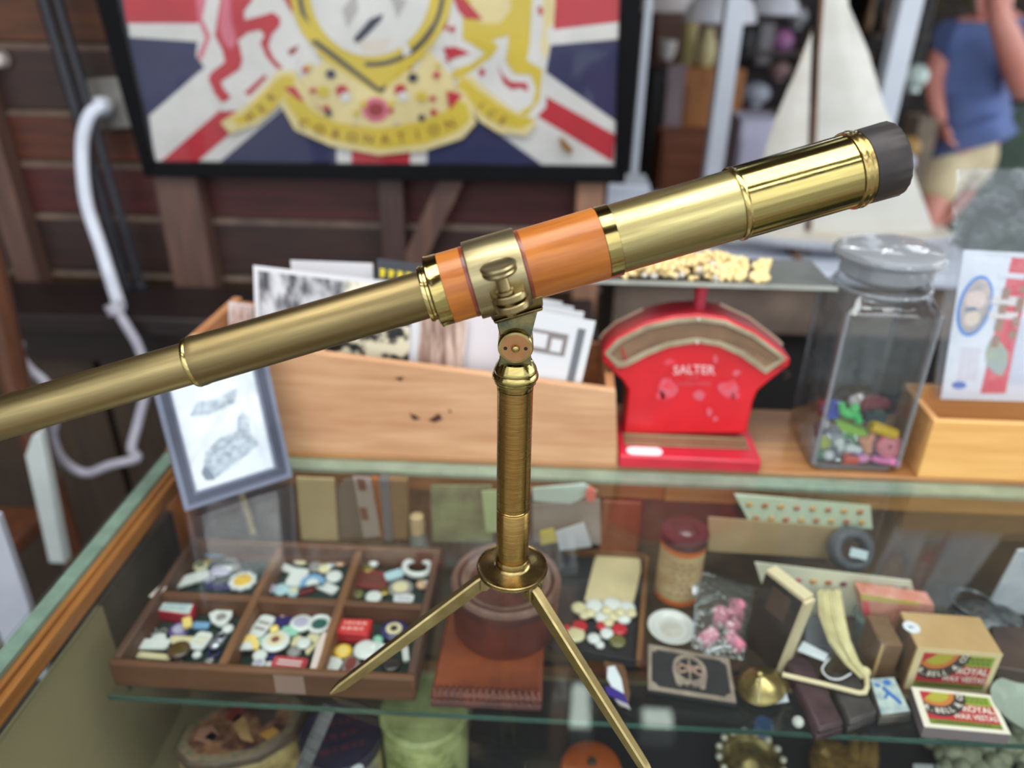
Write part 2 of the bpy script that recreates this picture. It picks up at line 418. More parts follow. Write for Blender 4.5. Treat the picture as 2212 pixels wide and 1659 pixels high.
def brass_t(name, c, c2, rough, **k):                      # grain running along the tube
    m = brass(name, c, c2, rough, 0, **k)
    for n in m.node_tree.nodes:
        if n.type == 'MAPPING':
            q = Matrix((E1, E2, E3)).transposed().to_euler(); n.vector_type = 'TEXTURE'; n.inputs['Rotation'].default_value = q; n.inputs['Scale'].default_value = (1 / 1.4, 1 / 26, 1 / 26)
    return m
b_pol = brass_t('brass_polished', (178, 163, 104), (132, 114, 66), .13, rv=.05, lo=.25, hi=.85)
b_body = brass_t('brass_satin', (174, 161, 110), (144, 130, 86), .32, rv=.08)
b_draw = brass_t('brass_aged', (132, 115, 78), (108, 93, 62), .40, rv=.08, scale=6)
b_draw2 = brass_t('brass_aged_light', (156, 138, 96), (128, 112, 76), .36, rv=.08, scale=6)
b_ring = mat('brass_ring', (192, 174, 116), .2, 1.0, (140, 118, 70), 60, bump=.06, rvar=.06)
b_clamp = brass_t('brass_clamp', (160, 148, 112), (134, 122, 88), .36, rv=.06)
b_dull = mat('brass_dull', (170, 152, 108), .34, 1.0, (104, 88, 56), 45, bump=.1, rvar=.1)
b_post = mat('brass_post', (188, 156, 92), .22, 1.0, (138, 106, 60), 9, (6, 6, 110), .06, .3, .72, rvar=.09, detail=7)
b_leg = mat('brass_leg', (174, 157, 110), .34, 1.0, (122, 104, 64), 38, (1, 1, 1), .14, .35, .8, rvar=.1, detail=7)
b_plate = mat('copper_face', (188, 140, 96), .42, 1.0, (160, 112, 76), 30, (1, 1, 1), .08)
pearw = mat('varnished_pear', (172, 104, 38), .34, 0, (134, 70, 22), 7, (1, 1, 1), .04, .3, .75, spec=.3, coat=.14, detail=6)
for n in pearw.node_tree.nodes:
    if n.type == 'MAPPING': n.vector_type = 'TEXTURE'; n.inputs['Scale'].default_value = (1 / 2.2, 1 / 24, 1 / 24); n.inputs['Rotation'].default_value = Matrix((E1, E2, E3)).transposed().to_euler()
black = mat('blackened_cap', (66, 60, 58), .5, .6, (48, 44, 44), 12, (1, 1, 1), .08)
green = mat('verdigris', (128, 116, 78), .5, .8, (78, 86, 68), 70, bump=.2, lo=.42, hi=.62)
def tl(name, prof, m, parent=tele, seg=72, mi=0, **k):
    return obj(name, MB().lathe([(r * MM, s) for r, s in prof], TM, seg, mi), m, parent, **k)
s0 = tx(-190, 966); s1 = tx(415, 780); s2 = tx(921, 635); s3 = tx(934, 632); s4 = tx(962, 623); s5 = tx(1018, 607)
s6 = tx(1128, 574); s7 = tx(1297, 525); s8 = tx(1326, 516); s9 = tx(1583, 440); s10 = tx(1838, 363); s11 = tx(1897, 346)
e = .0012
d2 = tl('second_draw_tube', [(0, s0), (46, s0), (47, s0 + .004), (47, s1 + .03), (0, s1 + .03)], b_draw2)
d1 = tl('first_draw_tube', [(54, s1 + .001), (56.2, s1 + .004), (54.5, s1 + .008), (52.5, s2 - .06), (52.5, s2 + .004)], b_draw)
tl('end_ring', [(46.8, s1 - .0005), (54.5, s1 - .0005), (56.4, s1 + .0006), (56.4, s1 + .0018), (55, s1 + .003)], b_ring, d1)
tl('collar_ring', [(52.8, s2 - .0012), (61, s2 - .0012), (62.5, s2), (62.5, s2 + .0012), (59, s2 + .002), (57, s2 + .003), (57, s3 - .0005)], b_ring)
tl('milled_ring', [(57, s3 - .003), (60.5, s3 - .0022), (60.5, s3 - .0008), (58, s3)], b_ring)
tl('ferrule', [(53, s3), (76.5, s3), (79.5, s3 + .0008), (79.5, s3 + .0018), (78.3, s3 + .0025), (78.3, s4), (76, s4 + .0003)], b_pol)
tl('barrel', [(77.2, s4 + .0002), (77.4, (s4 + s7) / 2), (78.3, s7)], pearw)
tl('front_ferrule', [(76, s7), (79, s7 + .0003), (79, s8 - .0003), (76, s8)], b_pol)
tl('body_tube', [(75.5, s8 + .0001), (75, s8 + .001), (75, s9 + .012), (70, s9 + .012)], b_body)
ss = tl('sunshade', [(76.5, s9 + .003), (78.8, s9 + .0035), (78.8, s10 - .012), (79, s10 - .002), (76, s10 - .001)], b_pol)
tl('bead', [(75.4, s9 - .0002), (78.6, s9 - .0002), (80.6, s9 + .0008), (80.6, s9 + .0024), (79, s9 + .0036)], b_ring, ss)
tl('rim', [(79, s10 - .0042), (82.8, s10 - .0036), (83.6, s10 - .0026), (82.6, s10 - .0016), (83.4, s10), (84.2, s10 + .001), (83.2, s10 + .0022), (80.5, s10 + .0026), (80.5, s10 + .0046), (78, s10 + .005)], b_ring, ss)
# blackened end cap with a scalloped front edge
mb = MB().lathe([(76 * MM, s10 + .0051), (80 * MM, s10 + .0053), (80.5 * MM, s10 + .013), (80.5 * MM, s11 + .0075), (77 * MM, s11 + .0095), (60 * MM, s11 + .0098), (0, s11 + .0098)], TM, 96, 0,
                wob=lambda q, h: 1 + (.010 * math.cos(22 * q) if h > s11 else 0))
obj('end_cap', mb, black, tele)
tl('barrel_stain', [(77.6, s6 + .0001), (78.4, s6 + .0009), (78.2, s6 + .0016), (77.6, s6 + .0026)], mat('red_stain', (88, 34, 22), .35, 0, (132, 58, 28), 60, coat=.2))
tl('barrel_stain', [(77.4, s5 - .0026), (78.1, s5 - .0016), (78.2, s5 - .0009), (77.6, s5 - .0001)], mat('red_stain'  , (112, 40, 26)))
# clamp band round the barrel
cl = tl('clamp_band', [(78.4, s5), (84.5, s5 + .0002), (85.6, s5 + .001), (85.6, s6 - .001), (84.5, s6 - .0002), (78.4, s6)], b_clamp)
def TP(a, b, c): return T0 + E1 * a + E2 * b + E3 * c       # along, away, up
RB = 85 * MM
# clamping lugs and thumbscrew on the near side of the band
sx = tx(1083, 588)
lug = MB()
for c0, c1 in ((-.0125, -.0075), (-.0055, -.0005)):
    pts = [TP(sx + .0105 * math.cos(R(a)), -RB - .0095 - .0085 * math.sin(R(a)), c0) for a in range(0, 181, 20)]
    pts += [TP(sx - .0125, -RB + .010, c0), TP(sx + .0125, -RB + .010, c0)]
    lug.prism(pts, E3 * (c1 - c0))
obj('lug', lug, b_dull, cl, bevel=.0008)
SM = Matrix(((E1.x, E2.x, E3.x, 0), (E1.y, E2.y, E3.y, 0), (E1.z, E2.z, E3.z, 0), (0, 0, 0, 1)))
def screw_m(a, b, c): 
    m = SM.copy(); p = TP(a, b, c); m.col[3] = (p.x, p.y, p.z, 1); return m
sc_m = screw_m(sx - .002, -RB - .0105, 0)
ts = obj('thumbscrew', MB().lathe([(0, -.017), (.0025, -.0165), (.0042, -.013), (.0042, -.0005), (.0056, 0), (.0056, .002), (.0042, .0026), (.0042, .011), (.0052, .0122)], sc_m, 32), b_dull, cl)
obj('head', MB().lathe([(.0052, .0122), (.0098, .0126), (.0108, .0136), (.0112, .0148), (.0104, .0158), (.0112, .0168), (.0116, .0182), (.0108, .0192), (.0095, .0195), (.0088, .0190), (0, .0188)], sc_m, 40), b_clamp, cl)
# saddle under the band, cradle and hinge cheek
sad = MB()
for (w0, w1, c0, c1, dy) in ((.0175, .0185, -RB - .0005, -RB + .0085, .012), (.0165, .0172, -RB - .004, -RB - .0007, .0105)):
    pts = [TP(sx + .003 - w0, -dy, c0), TP(sx + .003 + w0, -dy, c0), TP(sx + .003 + w1, -dy - .004, c1), TP(sx + .003 - w1, -dy - .004, c1)]
    sad.prism(pts, E2 * 2 * dy)
obj('saddle', sad, b_dull, tele, bevel=.0008)
PV = Vector((-.0199, .48, 1.2612))                         # pivot of the tilting joint
FV = (CAM - PV); FV.z = 0; FV.normalize(); RV = Vector((0, 0, 1)).cross(FV).normalized() * -1
if RV.x < 0: RV = -RV
UP = Vector((0, 0, 1))
a = TP(sx + .003 - .0145, 0, -RB - .004); b = TP(sx + .003 + .0155, 0, -RB - .004)
pts = [a - FV * -.004, b - FV * -.004, PV + RV * .0105 + UP * .006 + FV * .004, PV + RV * .0085 - UP * .006 + FV * .004, PV - RV * .0085 - UP * .006 + FV * .004, PV - RV * .0110 + UP * .006 + FV * .004]
obj('neck', MB().prism(pts, -FV * .009), green, tele, bevel=.001)
JM = frame(PV, RV, UP)                                     # local z points at the viewer
jt = obj('joint', MB().lathe([(0, -.011), (.0118, -.011), (.0122, -.010), (.0122, .0085), (.0114, .0100), (.0098, .0102)], JM, 48), b_ring, tele)
obj('joint_face', MB().lathe([(0, .0101), (.0098, .0103), (.0098, .0090)], JM, 48), b_plate, jt)
obj('pivot_screw', MB().lathe([(.0028, .0101), (.0029, .0112), (.0022, .0126), (.001, .0132), (0, .0133)], JM, 24), b_ring, jt)
for q in (-1, 1):
    c0 = JM @ Vector((q * .0069, -.0002, 0))
    m = JM.copy(); m.col[3] = (c0.x, c0.y, c0.z, 1)
    obj('key_hole', MB().lathe([(.0012, .0098), (.0013, .01045), (0, .0104)], m, 16), plain((14, 12, 10), .8), jt)
# pillar
PX = Vector((-.0197, .48, 0))
def pl(name, prof, m, parent=tele, seg=64, **k):
    return obj(name, MB().lathe(prof, Matrix.Translation(PX), seg), m, parent, **k)
zt = 1.2290; zb = 1.0690; rp = .0129
ear = MB()
for s_ in (1, -1):
    pts = [PV + RV * .0095 + UP * .002, PV + RV * .0105 - UP * .010, PV + RV * .0115 - UP * .0160, PV - RV * .0115 - UP * .0160, PV - RV * .0105 - UP * .010, PV - RV * .0095 + UP * .002]
    ear.prism([p + FV * (.0045 * s_ + .0022) for p in pts], -FV * .0044)
obj('fork', ear, green, tele, bevel=.0006)
col = pl('collar', [(.0095, 1.2478), (.0118, 1.2472), (.0128, 1.2455), (.0145, 1.2425), (.0152, 1.2405), (.0150, 1.2392), (.0158, 1.2380), (.0164, 1.2362), (.0163, 1.2345), (.0154, 1.2330), (.0150, 1.2322), (.0150, 1.2310), (.0134, zt + .001), (.0133, zt - .002), (.0126, zt - .0035)], b_pol)
pp = pl('pillar', [(rp + .0002, zt - .003), (rp, zt - .006), (rp, 1.1225), (rp - .0004, 1.1222), (rp - .0004, 1.1217), (rp, 1.1214), (rp, 1.1203), (rp - .0004, 1.1200), (rp - .0003, 1.1195), (rp, 1.1190), (rp, zb + .001)], b_post)
pl('foot_ring', [(rp - .0002, zb + .003), (rp + .0004, zb + .0015), (rp + .0008, zb - .0025), (rp + .0018, zb - .0035), (rp + .0022, zb - .0048)], b_ring, pp)
dr = .0262
disc = pl('base_disc', [(rp, zb - .0040), (.0152, zb - .0048), (.0205, zb - .0060), (.0245, zb - .0068), (.0267, zb - .0068), (.0279, zb - .0060), (.0287, zb - .0064), (.0289, zb - .0074), (.0283, zb - .0082), (.0286, zb - .0092), (.0281, zb - .0104), (.0262, zb - .0108), (0, zb - .0108)], mat('brass_disc', (150, 132, 88), .26, 1.0, (104, 86, 52), 50, bump=.08, rvar=.1))
zd = zb - .0109
def leg(az, r=.156, tipz=.9503):
    u = Vector((math.cos(R(az)), math.sin(R(az)), 0)); v = Vector((-u.y, u.x, 0))
    hp = PX + u * .0232 + UP * (zd - .0055)
    # hinge block: two cheeks under the disc with a pin
    hb = MB()
    for q in (-1, 1):
        cheek = [PX + u * .0270 + UP * zd, PX + u * .0276 + UP * (zd - .0122), PX + u * .0225 + UP * (zd - .0126), PX + u * .0110 + UP * (zd - .0035), PX + u * .0100 + UP * zd]
        hb.prism([p + v * (q * .0056 - .0014) for p in cheek], v * .0028)
    obj('hinge', hb, b_leg, tele, bevel=.0004)
    obj('pin', MB().tube([hp - v * .0078, hp + v * .0078], .0013, 12), b_dull, tele)
    tip = PX + u * r + UP * tipz
    d = (tip - hp).normalized(); n = v.cross(d).normalized()
    if n.z < 0: n = -n
    L = (tip - hp).length
    def sec(t, wv, hu, hd):                                # bevelled six-sided section, ridge on top
        c = hp + d * t
        return [c + v * wv - n * hd, c + v * wv + n * (hu - .0012), c + v * (wv - .0013) + n * hu, c - v * (wv - .0013) + n * hu, c - v * wv + n * (hu - .0012), c - v * wv - n * hd]
    secs = [sec(-.003, .0036, .0042, .0042), sec(.004, .0040, .0058, .0060), sec(L * .5, .0037, .0050, .0052), sec(L - .016, .0033, .0040, .0042), sec(L - .013, .0032, .0038, .0040), sec(L - .002, .0020, .0012, .0004)]
    # keep the foot on the glass
    mb = MB(); mb.add([p for s in secs for p in s], [])
    for i in range(len(secs) - 1):
        for k in range(6):
            k2 = (k + 1) % 6; mb.f.append([i * 6 + k2, i * 6 + k, i * 6 + 6 + k, i * 6 + 6 + k2]); mb.m.append(0)
    mb.f.append(list(range(6))); mb.m.append(0); mb.f.append(list(range(len(secs) * 6 - 6, len(secs) * 6))[::-1]); mb.m.append(0)
    for p in mb.v:
        if p.z < tipz: p.z = tipz
    return obj('leg', mb, b_leg, tele, ang=25)
leg(195.36); leg(195.36 + 122); leg(97)
# ------------------------------------------------------------------ on the rear counter
def up_z(p, z): return Vector((p.x, p.y, z))
# wooden box of old postcards
box = thing('postcard_box', 'long shallow pine box holding old postcards', 'box', (-.16, .87, .95))
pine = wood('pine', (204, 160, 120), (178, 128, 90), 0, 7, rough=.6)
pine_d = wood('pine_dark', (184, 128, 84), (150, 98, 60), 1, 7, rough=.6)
yf = .803
q = [aty(405, 728, yf), aty(1330, 845, yf), aty(1335, 1000, yf), aty(430, 975, yf)]
q[2] = up_z(q[2], .9501); q[3] = up_z(q[3], .9501)
obj('front_board', MB().prism(q, (0, .011, 0)), pine, box, bevel=.0012)
xl, xr = q[0].x, q[1].x
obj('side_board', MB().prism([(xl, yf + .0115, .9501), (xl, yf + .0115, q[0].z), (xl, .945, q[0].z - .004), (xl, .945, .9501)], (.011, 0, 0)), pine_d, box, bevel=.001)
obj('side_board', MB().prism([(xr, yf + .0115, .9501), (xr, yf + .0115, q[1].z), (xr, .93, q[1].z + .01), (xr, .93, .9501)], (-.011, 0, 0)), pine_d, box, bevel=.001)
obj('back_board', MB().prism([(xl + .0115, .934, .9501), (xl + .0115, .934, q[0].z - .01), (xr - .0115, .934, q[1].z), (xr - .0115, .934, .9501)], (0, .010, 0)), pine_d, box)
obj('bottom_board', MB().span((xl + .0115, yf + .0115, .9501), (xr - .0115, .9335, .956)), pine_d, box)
gouge = plain((70, 38, 24), .8)
for pts in (((884, 893), (897, 897), (908, 905), (893, 908)), ((925, 908), (948, 893), (956, 905), (940, 913)), ((968, 884), (976, 888), (972, 893)), ((852, 816), (872, 814), (866, 824))):
    obj('gouge', MB().prism([aty(*p, yf - .0006) for p in pts], (0, .0004, 0)), gouge, box)

def photo(name, c1, c2, scale=22, stretch=(1, 1, .5), lo=.38, hi=.62): return mat(name, c1, .45, 0, c2, scale, stretch, lo=lo, hi=hi, detail=7)
pg = photo('print_grey', (70, 68, 74), (206, 204, 206), 60, (1, 1, .45)); ps = photo('print_sepia', (128, 98, 84), (206, 180, 164), 70, (1.6, 1, .2))
pk = photo('print_black', (22, 22, 24), (206, 196, 168), 38, (1, 1, 1), .45, .53); pc = photo('print_cream', (228, 220, 196), (120, 112, 100), 60, (1.4, 1, 1), .52, .7)
pp_ = photo('print_pink', (170, 120, 104), (220, 205, 200), 60)
wcard = plain((210, 208, 210), .5); cream = plain((216, 208, 186), .55); lav = plain((208, 200, 202), .5)
def card(name, tl, tr, y, h, mprint, label, border=.004, base=wcard, extra=None, lean=.06):
    a, b = aty(*tl, y), aty(*tr, y)
    ux = (b - a); w_ = ux.length; ux.normalize()
    d = Vector((0, -lean, -1)); d = (d - ux * d.dot(ux)).normalized()   # down the card
    h = min(h, (min(a.z, b.z) - .9565) / abs(d.z))
    nrm = ux.cross(d); nrm.normalize()
    if nrm.y > 0: nrm = -nrm
    o = obj(name, MB().prism([a, b, b + d * h, a + d * h], -nrm * .0009), base, None, (a + b) / 2 + d * h)
    tag(o, label, 'postcard', 'old postcards in the pine box')
    if mprint:
        i0 = a + ux * border + d * border; i1 = b - ux * border + d * border
        obj('print', MB().prism([i0 + nrm * .0003, i1 + nrm * .0003, i1 + d * (h - 2 * border) + nrm * .0003, i0 + d * (h - 2 * border) + nrm * .0003], -nrm * .0002), mprint, o)
    if extra: extra(o, a, ux, d, nrm, w_, h)
    return o
def stain(o, a, ux, d, n, w_, h):
    obj('print', MB().prism([a + ux * w_ * .62 + d * .005 + n * .0006, a + ux * w_ * .98 + d * .006 + n * .0006, a + ux * w_ * .98 + d * .05 + n * .0006, a + ux * w_ * .62 + d * .05 + n * .0006], -n * .0001), pc, o)
card('postcard', (547, 573), (868, 611), .862, .16, pg, 'large black and white photo postcard leaning left in the pine box', .006, extra=stain)
card('postcard', (627, 562), (805, 569), .905, .15, None, 'plain white card standing behind the large black and white postcard')
def yt(o, a, ux, d, n, w_, h):
    m = plain((226, 204, 50), .5); mb = MB()
    for k in range(4): mb.prism([a + ux * (.004 + .011 * k) + d * .012 + n * .0006, a + ux * (.011 + .011 * k) + d * .0125 + n * .0006, a + ux * (.0105 + .011 * k) + d * (.022 - .002 * (k % 2)) + n * .0006, a + ux * (.005 + .011 * k) + d * .024 + n * .0006], -n * .0002)
    obj('lettering', mb, m, o)
card('postcard', (815, 558), (915, 572), .895, .15, None, 'charcoal card with yellow lettering behind the brass collar', base=plain((62, 64, 70), .5), extra=yt)
card('postcard', (660, 688), (886, 706), .832, .10, pk, 'black and cream photo postcard under the telescope tube', .001)
card('postcard', (888, 690), (907, 692), .836, .11, None, 'white sleeve edge between the black and brown postcards')
card('postcard', (908, 676), (1012, 690), .834, .12, ps, 'brown sepia postcard beside the black and cream one', .001)
card('postcard', (1004, 640), (1130, 655), .842, .12, None, 'blank pinkish white card just left of the brass pillar', base=lav)
def pics(o, a, ux, d, n, w_, h):
    g = plain((128, 118, 116), .5); dk_ = plain((104, 106, 112), .5)
    def rect(u0, u1, v0, v1, m, e=.0006, r=0):
        pts = [a + ux * u0 * w_ + d * v0 + n * e, a + ux * u1 * w_ + d * v0 + n * e, a + ux * u1 * w_ + d * v1 + n * e, a + ux * u0 * w_ + d * v1 + n * e]
        obj('print', MB().prism(pts, -n * .0002), m, o)
    rect(.10, .70, .022, .050, g); rect(.17, .44, .026, .044, wcard, .0009); rect(.50, .64, .030, .046, wcard, .0009); rect(.80, .90, .012, .12, dk_)
    rect(.28, .36, .082, .100, plain((50, 60, 80)), .0009); rect(.20, .27, .086, .100, plain((180, 170, 90)), .0009)
card('postcard', (1120, 664), (1287, 694), .822, .12, None, 'white card with small grey pictures at the right end of the pine box', base=plain((208, 208, 210), .5), extra=pics)
card('postcard', (1115, 652), (1262, 674), .842, .12, None, 'off-white card just behind the card with small grey pictures', base=plain((212, 212, 212), .5))
card('postcard', (1100, 640), (1240, 662), .858, .12, None, 'pale grey card, third from the front at the right end', base=plain((200, 202, 206), .5))
card('postcard', (1090, 632), (1215, 652), .874, .12, None, 'off-white card rearmost at the right end of the pine box', base=plain((216, 214, 210), .5))
card('postcard', (494, 652), (545, 660), .885, .12, pp_, 'small pinkish postcard in the left corner of the pine box', .002)

# red kitchen scale
scale = thing('kitchen_scale', 'red enamel shop scale with a fan-shaped dial window', 'scale', (.184, .85, .95))
redp = mat('scale_red', (206, 16, 32), .34, 0, (190, 15, 30), 20, coat=.1); redd = mat('scale_red_edge', (176, 36, 50), .35, 0, (150, 28, 40), 14)
khaki = mat('scale_frame', (178, 168, 142), .4, .3, (140, 126, 100), 20); dialm = mat('dial_face', (138, 106, 78), .6, 0, (112, 86, 64), 14, (1, 1, 1))
yb = .845
arc = [(1300, 763), (1308, 750), (1334, 727), (1397, 696), (1459, 682), (1513, 679), (1569, 686), (1632, 715), (1694, 762), (1708, 776)]
low = [(1706, 790), (1663, 823), (1637, 845), (1627, 869), (1613, 938), (1346, 938), (1356, 843), (1344, 822), (1322, 803), (1302, 782)]
body = [aty(x, y, yb) for x, y in arc + low]
obj('body', MB().prism(body, (0, .048, 0), 0, 1), [redp, redd], scale, bevel=.003, ang=50)
outer = [(1306, 764), (1334, 735), (1397, 704), (1459, 690), (1513, 687), (1569, 694), (1632, 723), (1690, 766), (1700, 776), (1654, 809), (1600, 770), (1553, 749), (1506, 741), (1444, 751), (1397, 770), (1353, 793), (1334, 795)]
cxm, cym = 1505, 800
inner = [(1318, 766), (1340, 743), (1401, 713), (1461, 699), (1513, 696), (1567, 703), (1628, 732), (1678, 768), (1685, 777), (1655, 796), (1606, 759), (1557, 739), (1506, 731), (1441, 741), (1393, 760), (1350, 782), (1337, 783)]
mb = MB(); n = len(outer)
o3 = [aty(x, y, yb - .004) for x, y in outer]; i3 = [aty(x, y, yb - .004) for x, y in inner]
mb.add(o3 + i3 + [p + Vector((0, .0038, 0)) for p in o3] + [p + Vector((0, .0034, 0)) for p in i3], [])
for i in range(n):
    j = (i + 1) % n
    mb.f += [[i, j, n + j, n + i][::-1], [i, j, 2 * n + j, 2 * n + i], [n + i, n + j, 3 * n + j, 3 * n + i][::-1]]; mb.m += [0, 0, 0]
obj('dial_frame', mb, khaki, scale, bevel=.0006)
dial = obj('dial', MB().prism([aty(x, y, yb - .0009) for x, y in inner], (0, .0006, 0)), dialm, scale)
mb = MB()                                                  # graduation ticks and figures on the dial
for k in range(57):
    t = -51 + k * 102 / 56
    def dp(r, a_): return aty(1507 + r * math.sin(R(a_)) * 1.20, 945 - r * math.cos(R(a_)), yb - .0012)
    r1 = 208 if k % 4 else 200
    mb.prism([dp(r1, t - .18), dp(r1, t + .18), dp(218, t + .18), dp(218, t - .18)], (0, .0001, 0))
obj('graduations', mb, plain((70, 52, 44), .7), dial)
pa, pb = aty(1352, 779, yb - .002), aty(1344, 752, yb - .002)
obj('pointer', MB().tube([pa, pb], .0011, 8), plain((190, 40, 50), .4), dial)
for px, py in ((1509, 691), (1506, 740)): obj('rivet', MB().ball(aty(px, py, yb - .0045), .0022, seg=12, rings=6), plain((200, 196, 186), .3, .6), scale)
# cream piping along the back edge of the top
crm = plain((206, 178, 150), .45)
def up_(p, d=.002): return Vector((p[0].x, .889, p[0].z + d))
for seg_ in (arc[0:4], arc[6:10]):
    pts = [aty(x, y, yb) for x, y in seg_]
    obj('piping', MB().tube([Vector((p.x, .886, p.z + .0004)) for p in pts], .0019, 8), crm, scale)
# plinth: low front, deck rising to the body
z1 = aty(1335, 984, .797).z; z2 = body[-5].z - .001
prof = [(.797, .9501), (.797, z1), (.840, z2), (.905, z2), (.905, .9501)]
mb = MB(); xa, xb = .0972, .2705
mb.add([(xa, y, z) for y, z in prof] + [(xb, y, z) for y, z in prof], [(0, 1, 2, 3, 4), (9, 8, 7, 6, 5)] + [(k, 5 + k, 5 + (k + 1) % 5, (k + 1) % 5) for k in range(5)])
obj('plinth', mb, mat('scale_red_base', (196, 36, 54), .35, 0, (172, 30, 46), 9), scale, bevel=.003)
a, b = aty(1346, 939, yb - .003), aty(1611, 947, yb - .003)
zs1 = z1 + (.820 - .797) * (z2 - z1) / .043; sp = MB().prism([(a.x, .820, zs1 + .0025), (b.x, .820, zs1 + .0025), (b.x, .8395, z2 + .0025), (a.x, .8395, z2 + .0025)], (0, 0, -.0022)).span((a.x, .8396, z2 + .0002), (b.x, yb - .0003, z2 + .004)); obj('base_strip', sp, mat('scale_strip', (150, 126, 96), .4, .5, (124, 102, 76), 14), scale, bevel=.0008)
# white price sticker on the sloping deck
c0 = Vector(((aty(1354, 968, .810).x + aty(1431, 968, .810).x) / 2, .8085, 0)); sl = (z2 - z1) / .043
def deck(u, v): return Vector((c0.x + u, c0.y + v, z1 + (c0.y + v - .797) * sl + .0006))
obj('price_sticker', MB().prism([deck(*p) for p in rpoly(.044, .0165, .008)], (0, 0, -.0004)), plain((240, 232, 236), .5), scale)
mb = MB()
for k in range(9): mb.prism([deck(-.017 + k * .0042, -.002), deck(-.0145 + k * .0042, -.002), deck(-.0145 + k * .0042, .002 + .001 * (k % 2)), deck(-.017 + k * .0042, .002)], (0, 0, .0002))
obj('sticker_marks', mb, plain((206, 190, 206), .6), scale)
# lettering and rubbed transfer
def face_px(cx_, cy_, bend=0.0, s_=1.0):
    def fn(x, y):
        return aty(cx_ + x * s_, cy_ - y * s_ + bend * (x * s_) ** 2, yb - .0011)
    return fn
mb = MB().text('SALTER', face_px(1499, 799, .0011), 27, bold=.4)
obj('maker_name', mb, plain((224, 170, 172), .5), scale, smooth=False)
fade = mat('worn_transfer', (196, 88, 100), .5, 0, (214, 40, 56), 90, lo=.45, hi=.58)
mb = MB().text('No 50', face_px(1497, 815), 10).text('TRADE MARK', face_px(1497, 829, .0006), 13)
def blob(cx_, cy_, a_, b_, seed):
    r2 = random.Random(seed); n_ = 14
    return [aty(cx_ + a_ * math.cos(2 * math.pi * i / n_) * r2.uniform(.6, 1.15), cy_ + b_ * math.sin(2 * math.pi * i / n_) * r2.uniform(.6, 1.15), yb - .001) for i in range(n_)]
for i, (x, y, a_, b_) in enumerate(((1443, 842, 22, 26), (1428, 855, 12, 12), (1573, 840, 22, 24), (1590, 852, 11, 10), (1510, 855, 16, 12), (1545, 775, 6, 12), (1590, 805, 10, 8), (1532, 890, 7, 12), (1545, 905, 8, 6), (1448, 783, 16, 8))):
    mb.prism(blob(x, y, a_, b_, i), (0, .0001, 0))
obj('worn_transfer', mb, fade, scale, smooth=False)
pst = aty(1514, 640, .865)
obj('pan_stem', MB().lathe([(.0075, body[4].z), (.007, body[4].z + .012), (.0085, 1.1690), (.016, 1.173)], Matrix.Translation((pst.x, .868, 0)), 20), mat('scale_stem', (168, 40, 60), .35), scale)
grey = mat('pan_zinc', (128, 130, 126), .35, .7, (98, 102, 98), 9)
px0, px1, pz = .030, .333, 1.1735
pan = obj('pan', MB().span((px0, .845, pz), (px1, .945, pz + .0022)).span((px0 - .003, .842, pz), (px0 - .0001, .945, pz + .005)), grey, scale, bevel=.0008)
obj('pan_lip', MB().span((px0, .842, pz), (px1, .8449, pz + .005)), mat('zinc_lip', (178, 178, 170), .4, .4, (150, 150, 144), 30), pan)
bw = [aty(x, y, .946) for x, y in ((1380, 592), (1392, 568), (1420, 557), (1590, 558), (1622, 562), (1645, 572), (1662, 592))]
obj('pan_back', MB().prism(bw, (0, .003, 0)), mat('pan_back_zinc', (110, 112, 100), .4, .6, (92, 96, 88), 6), pan, bevel=.0006)
# crumbled cork in the pan
mb = MB(); r3 = random.Random(3)
for i in range(620):
    t = r3.random() ** .85; px = 1345 + 312 * t ** 1.25
    hmax = max(3, 34 * math.exp(-((px - 1490) / 95) ** 2) + 20 * math.exp(-((px - 1380) / 40) ** 2)) if px < 1630 else 6
    if 1608 < px < 1622: continue
    y = r3.uniform(.853, .928); p = aty(px, 600, y)
    h = r3.random() * hmax * .00052
    mb.ball((p.x, y, pz + .0045 + h), [r3.uniform(.0028, .0050) for _ in range(3)], Matrix.Rotation(r3.random() * 6, 3, 'X'), 7, 5, 0 if r3.random() < .94 else 1)
o = obj('crumbled_cork', mb, [mat('cork', (238, 214, 160), .95, 0, (222, 194, 136), 160, spec=.1), plain((206, 200, 190), .9)], None, (.15, .87, pz + .0022), ang=180)
tag(o, 'heap of pale crumbled cork lying in the pan of the red scale', 'crumbs', None, 'stuff')

# glass storage jar with toys
jx, jy, jw, jz = .3895, .8635, .0555, .9502
jar = thing('glass_jar', 'square clear glass storage jar with a round stopper lid', 'jar', (jx, jy, .95))
jglass = glassy('jar_glass', (242, 244, 245), .03, 1.5, .014, (196, 200, 204), .16, 26, 1.3)
jedge = glassy('jar_glass_thick', (206, 212, 216), .05, 1.5, .20, (206, 210, 214), .3, 40, 2.4)
def sq(hw, z, r=.012): return [Vector((jx + x, jy + y, z)) for x, y in rpoly(2 * hw, 2 * hw, r, 4)]
def ringz(r, z, n=24): return [Vector((jx + r * math.cos(2 * math.pi * (i + .5) / n + math.pi / 4 - math.pi / 24), jy + r * math.sin(2 * math.pi * (i + .5) / n + math.pi / 4 - math.pi / 24), z)) for i in range(n)]
def loft(mb, rings, mi=0, cap0=False, cap1=False):
    b0 = len(mb.v); n_ = len(rings[0])
    for rg in rings: mb.v += [Vector(p) for p in rg]
    for i in range(len(rings) - 1):
        for k in range(n_):
            k2 = (k + 1) % n_; mb.f.append([b0 + i * n_ + k, b0 + i * n_ + k2, b0 + (i + 1) * n_ + k2, b0 + (i + 1) * n_ + k]); mb.m.append(mi)
    if cap0: mb.f.append([b0 + k for k in range(n_)][::-1]); mb.m.append(mi)
    if cap1: mb.f.append([b0 + (len(rings) - 1) * n_ + k for k in range(n_)]); mb.m.append(mi)
    return mb
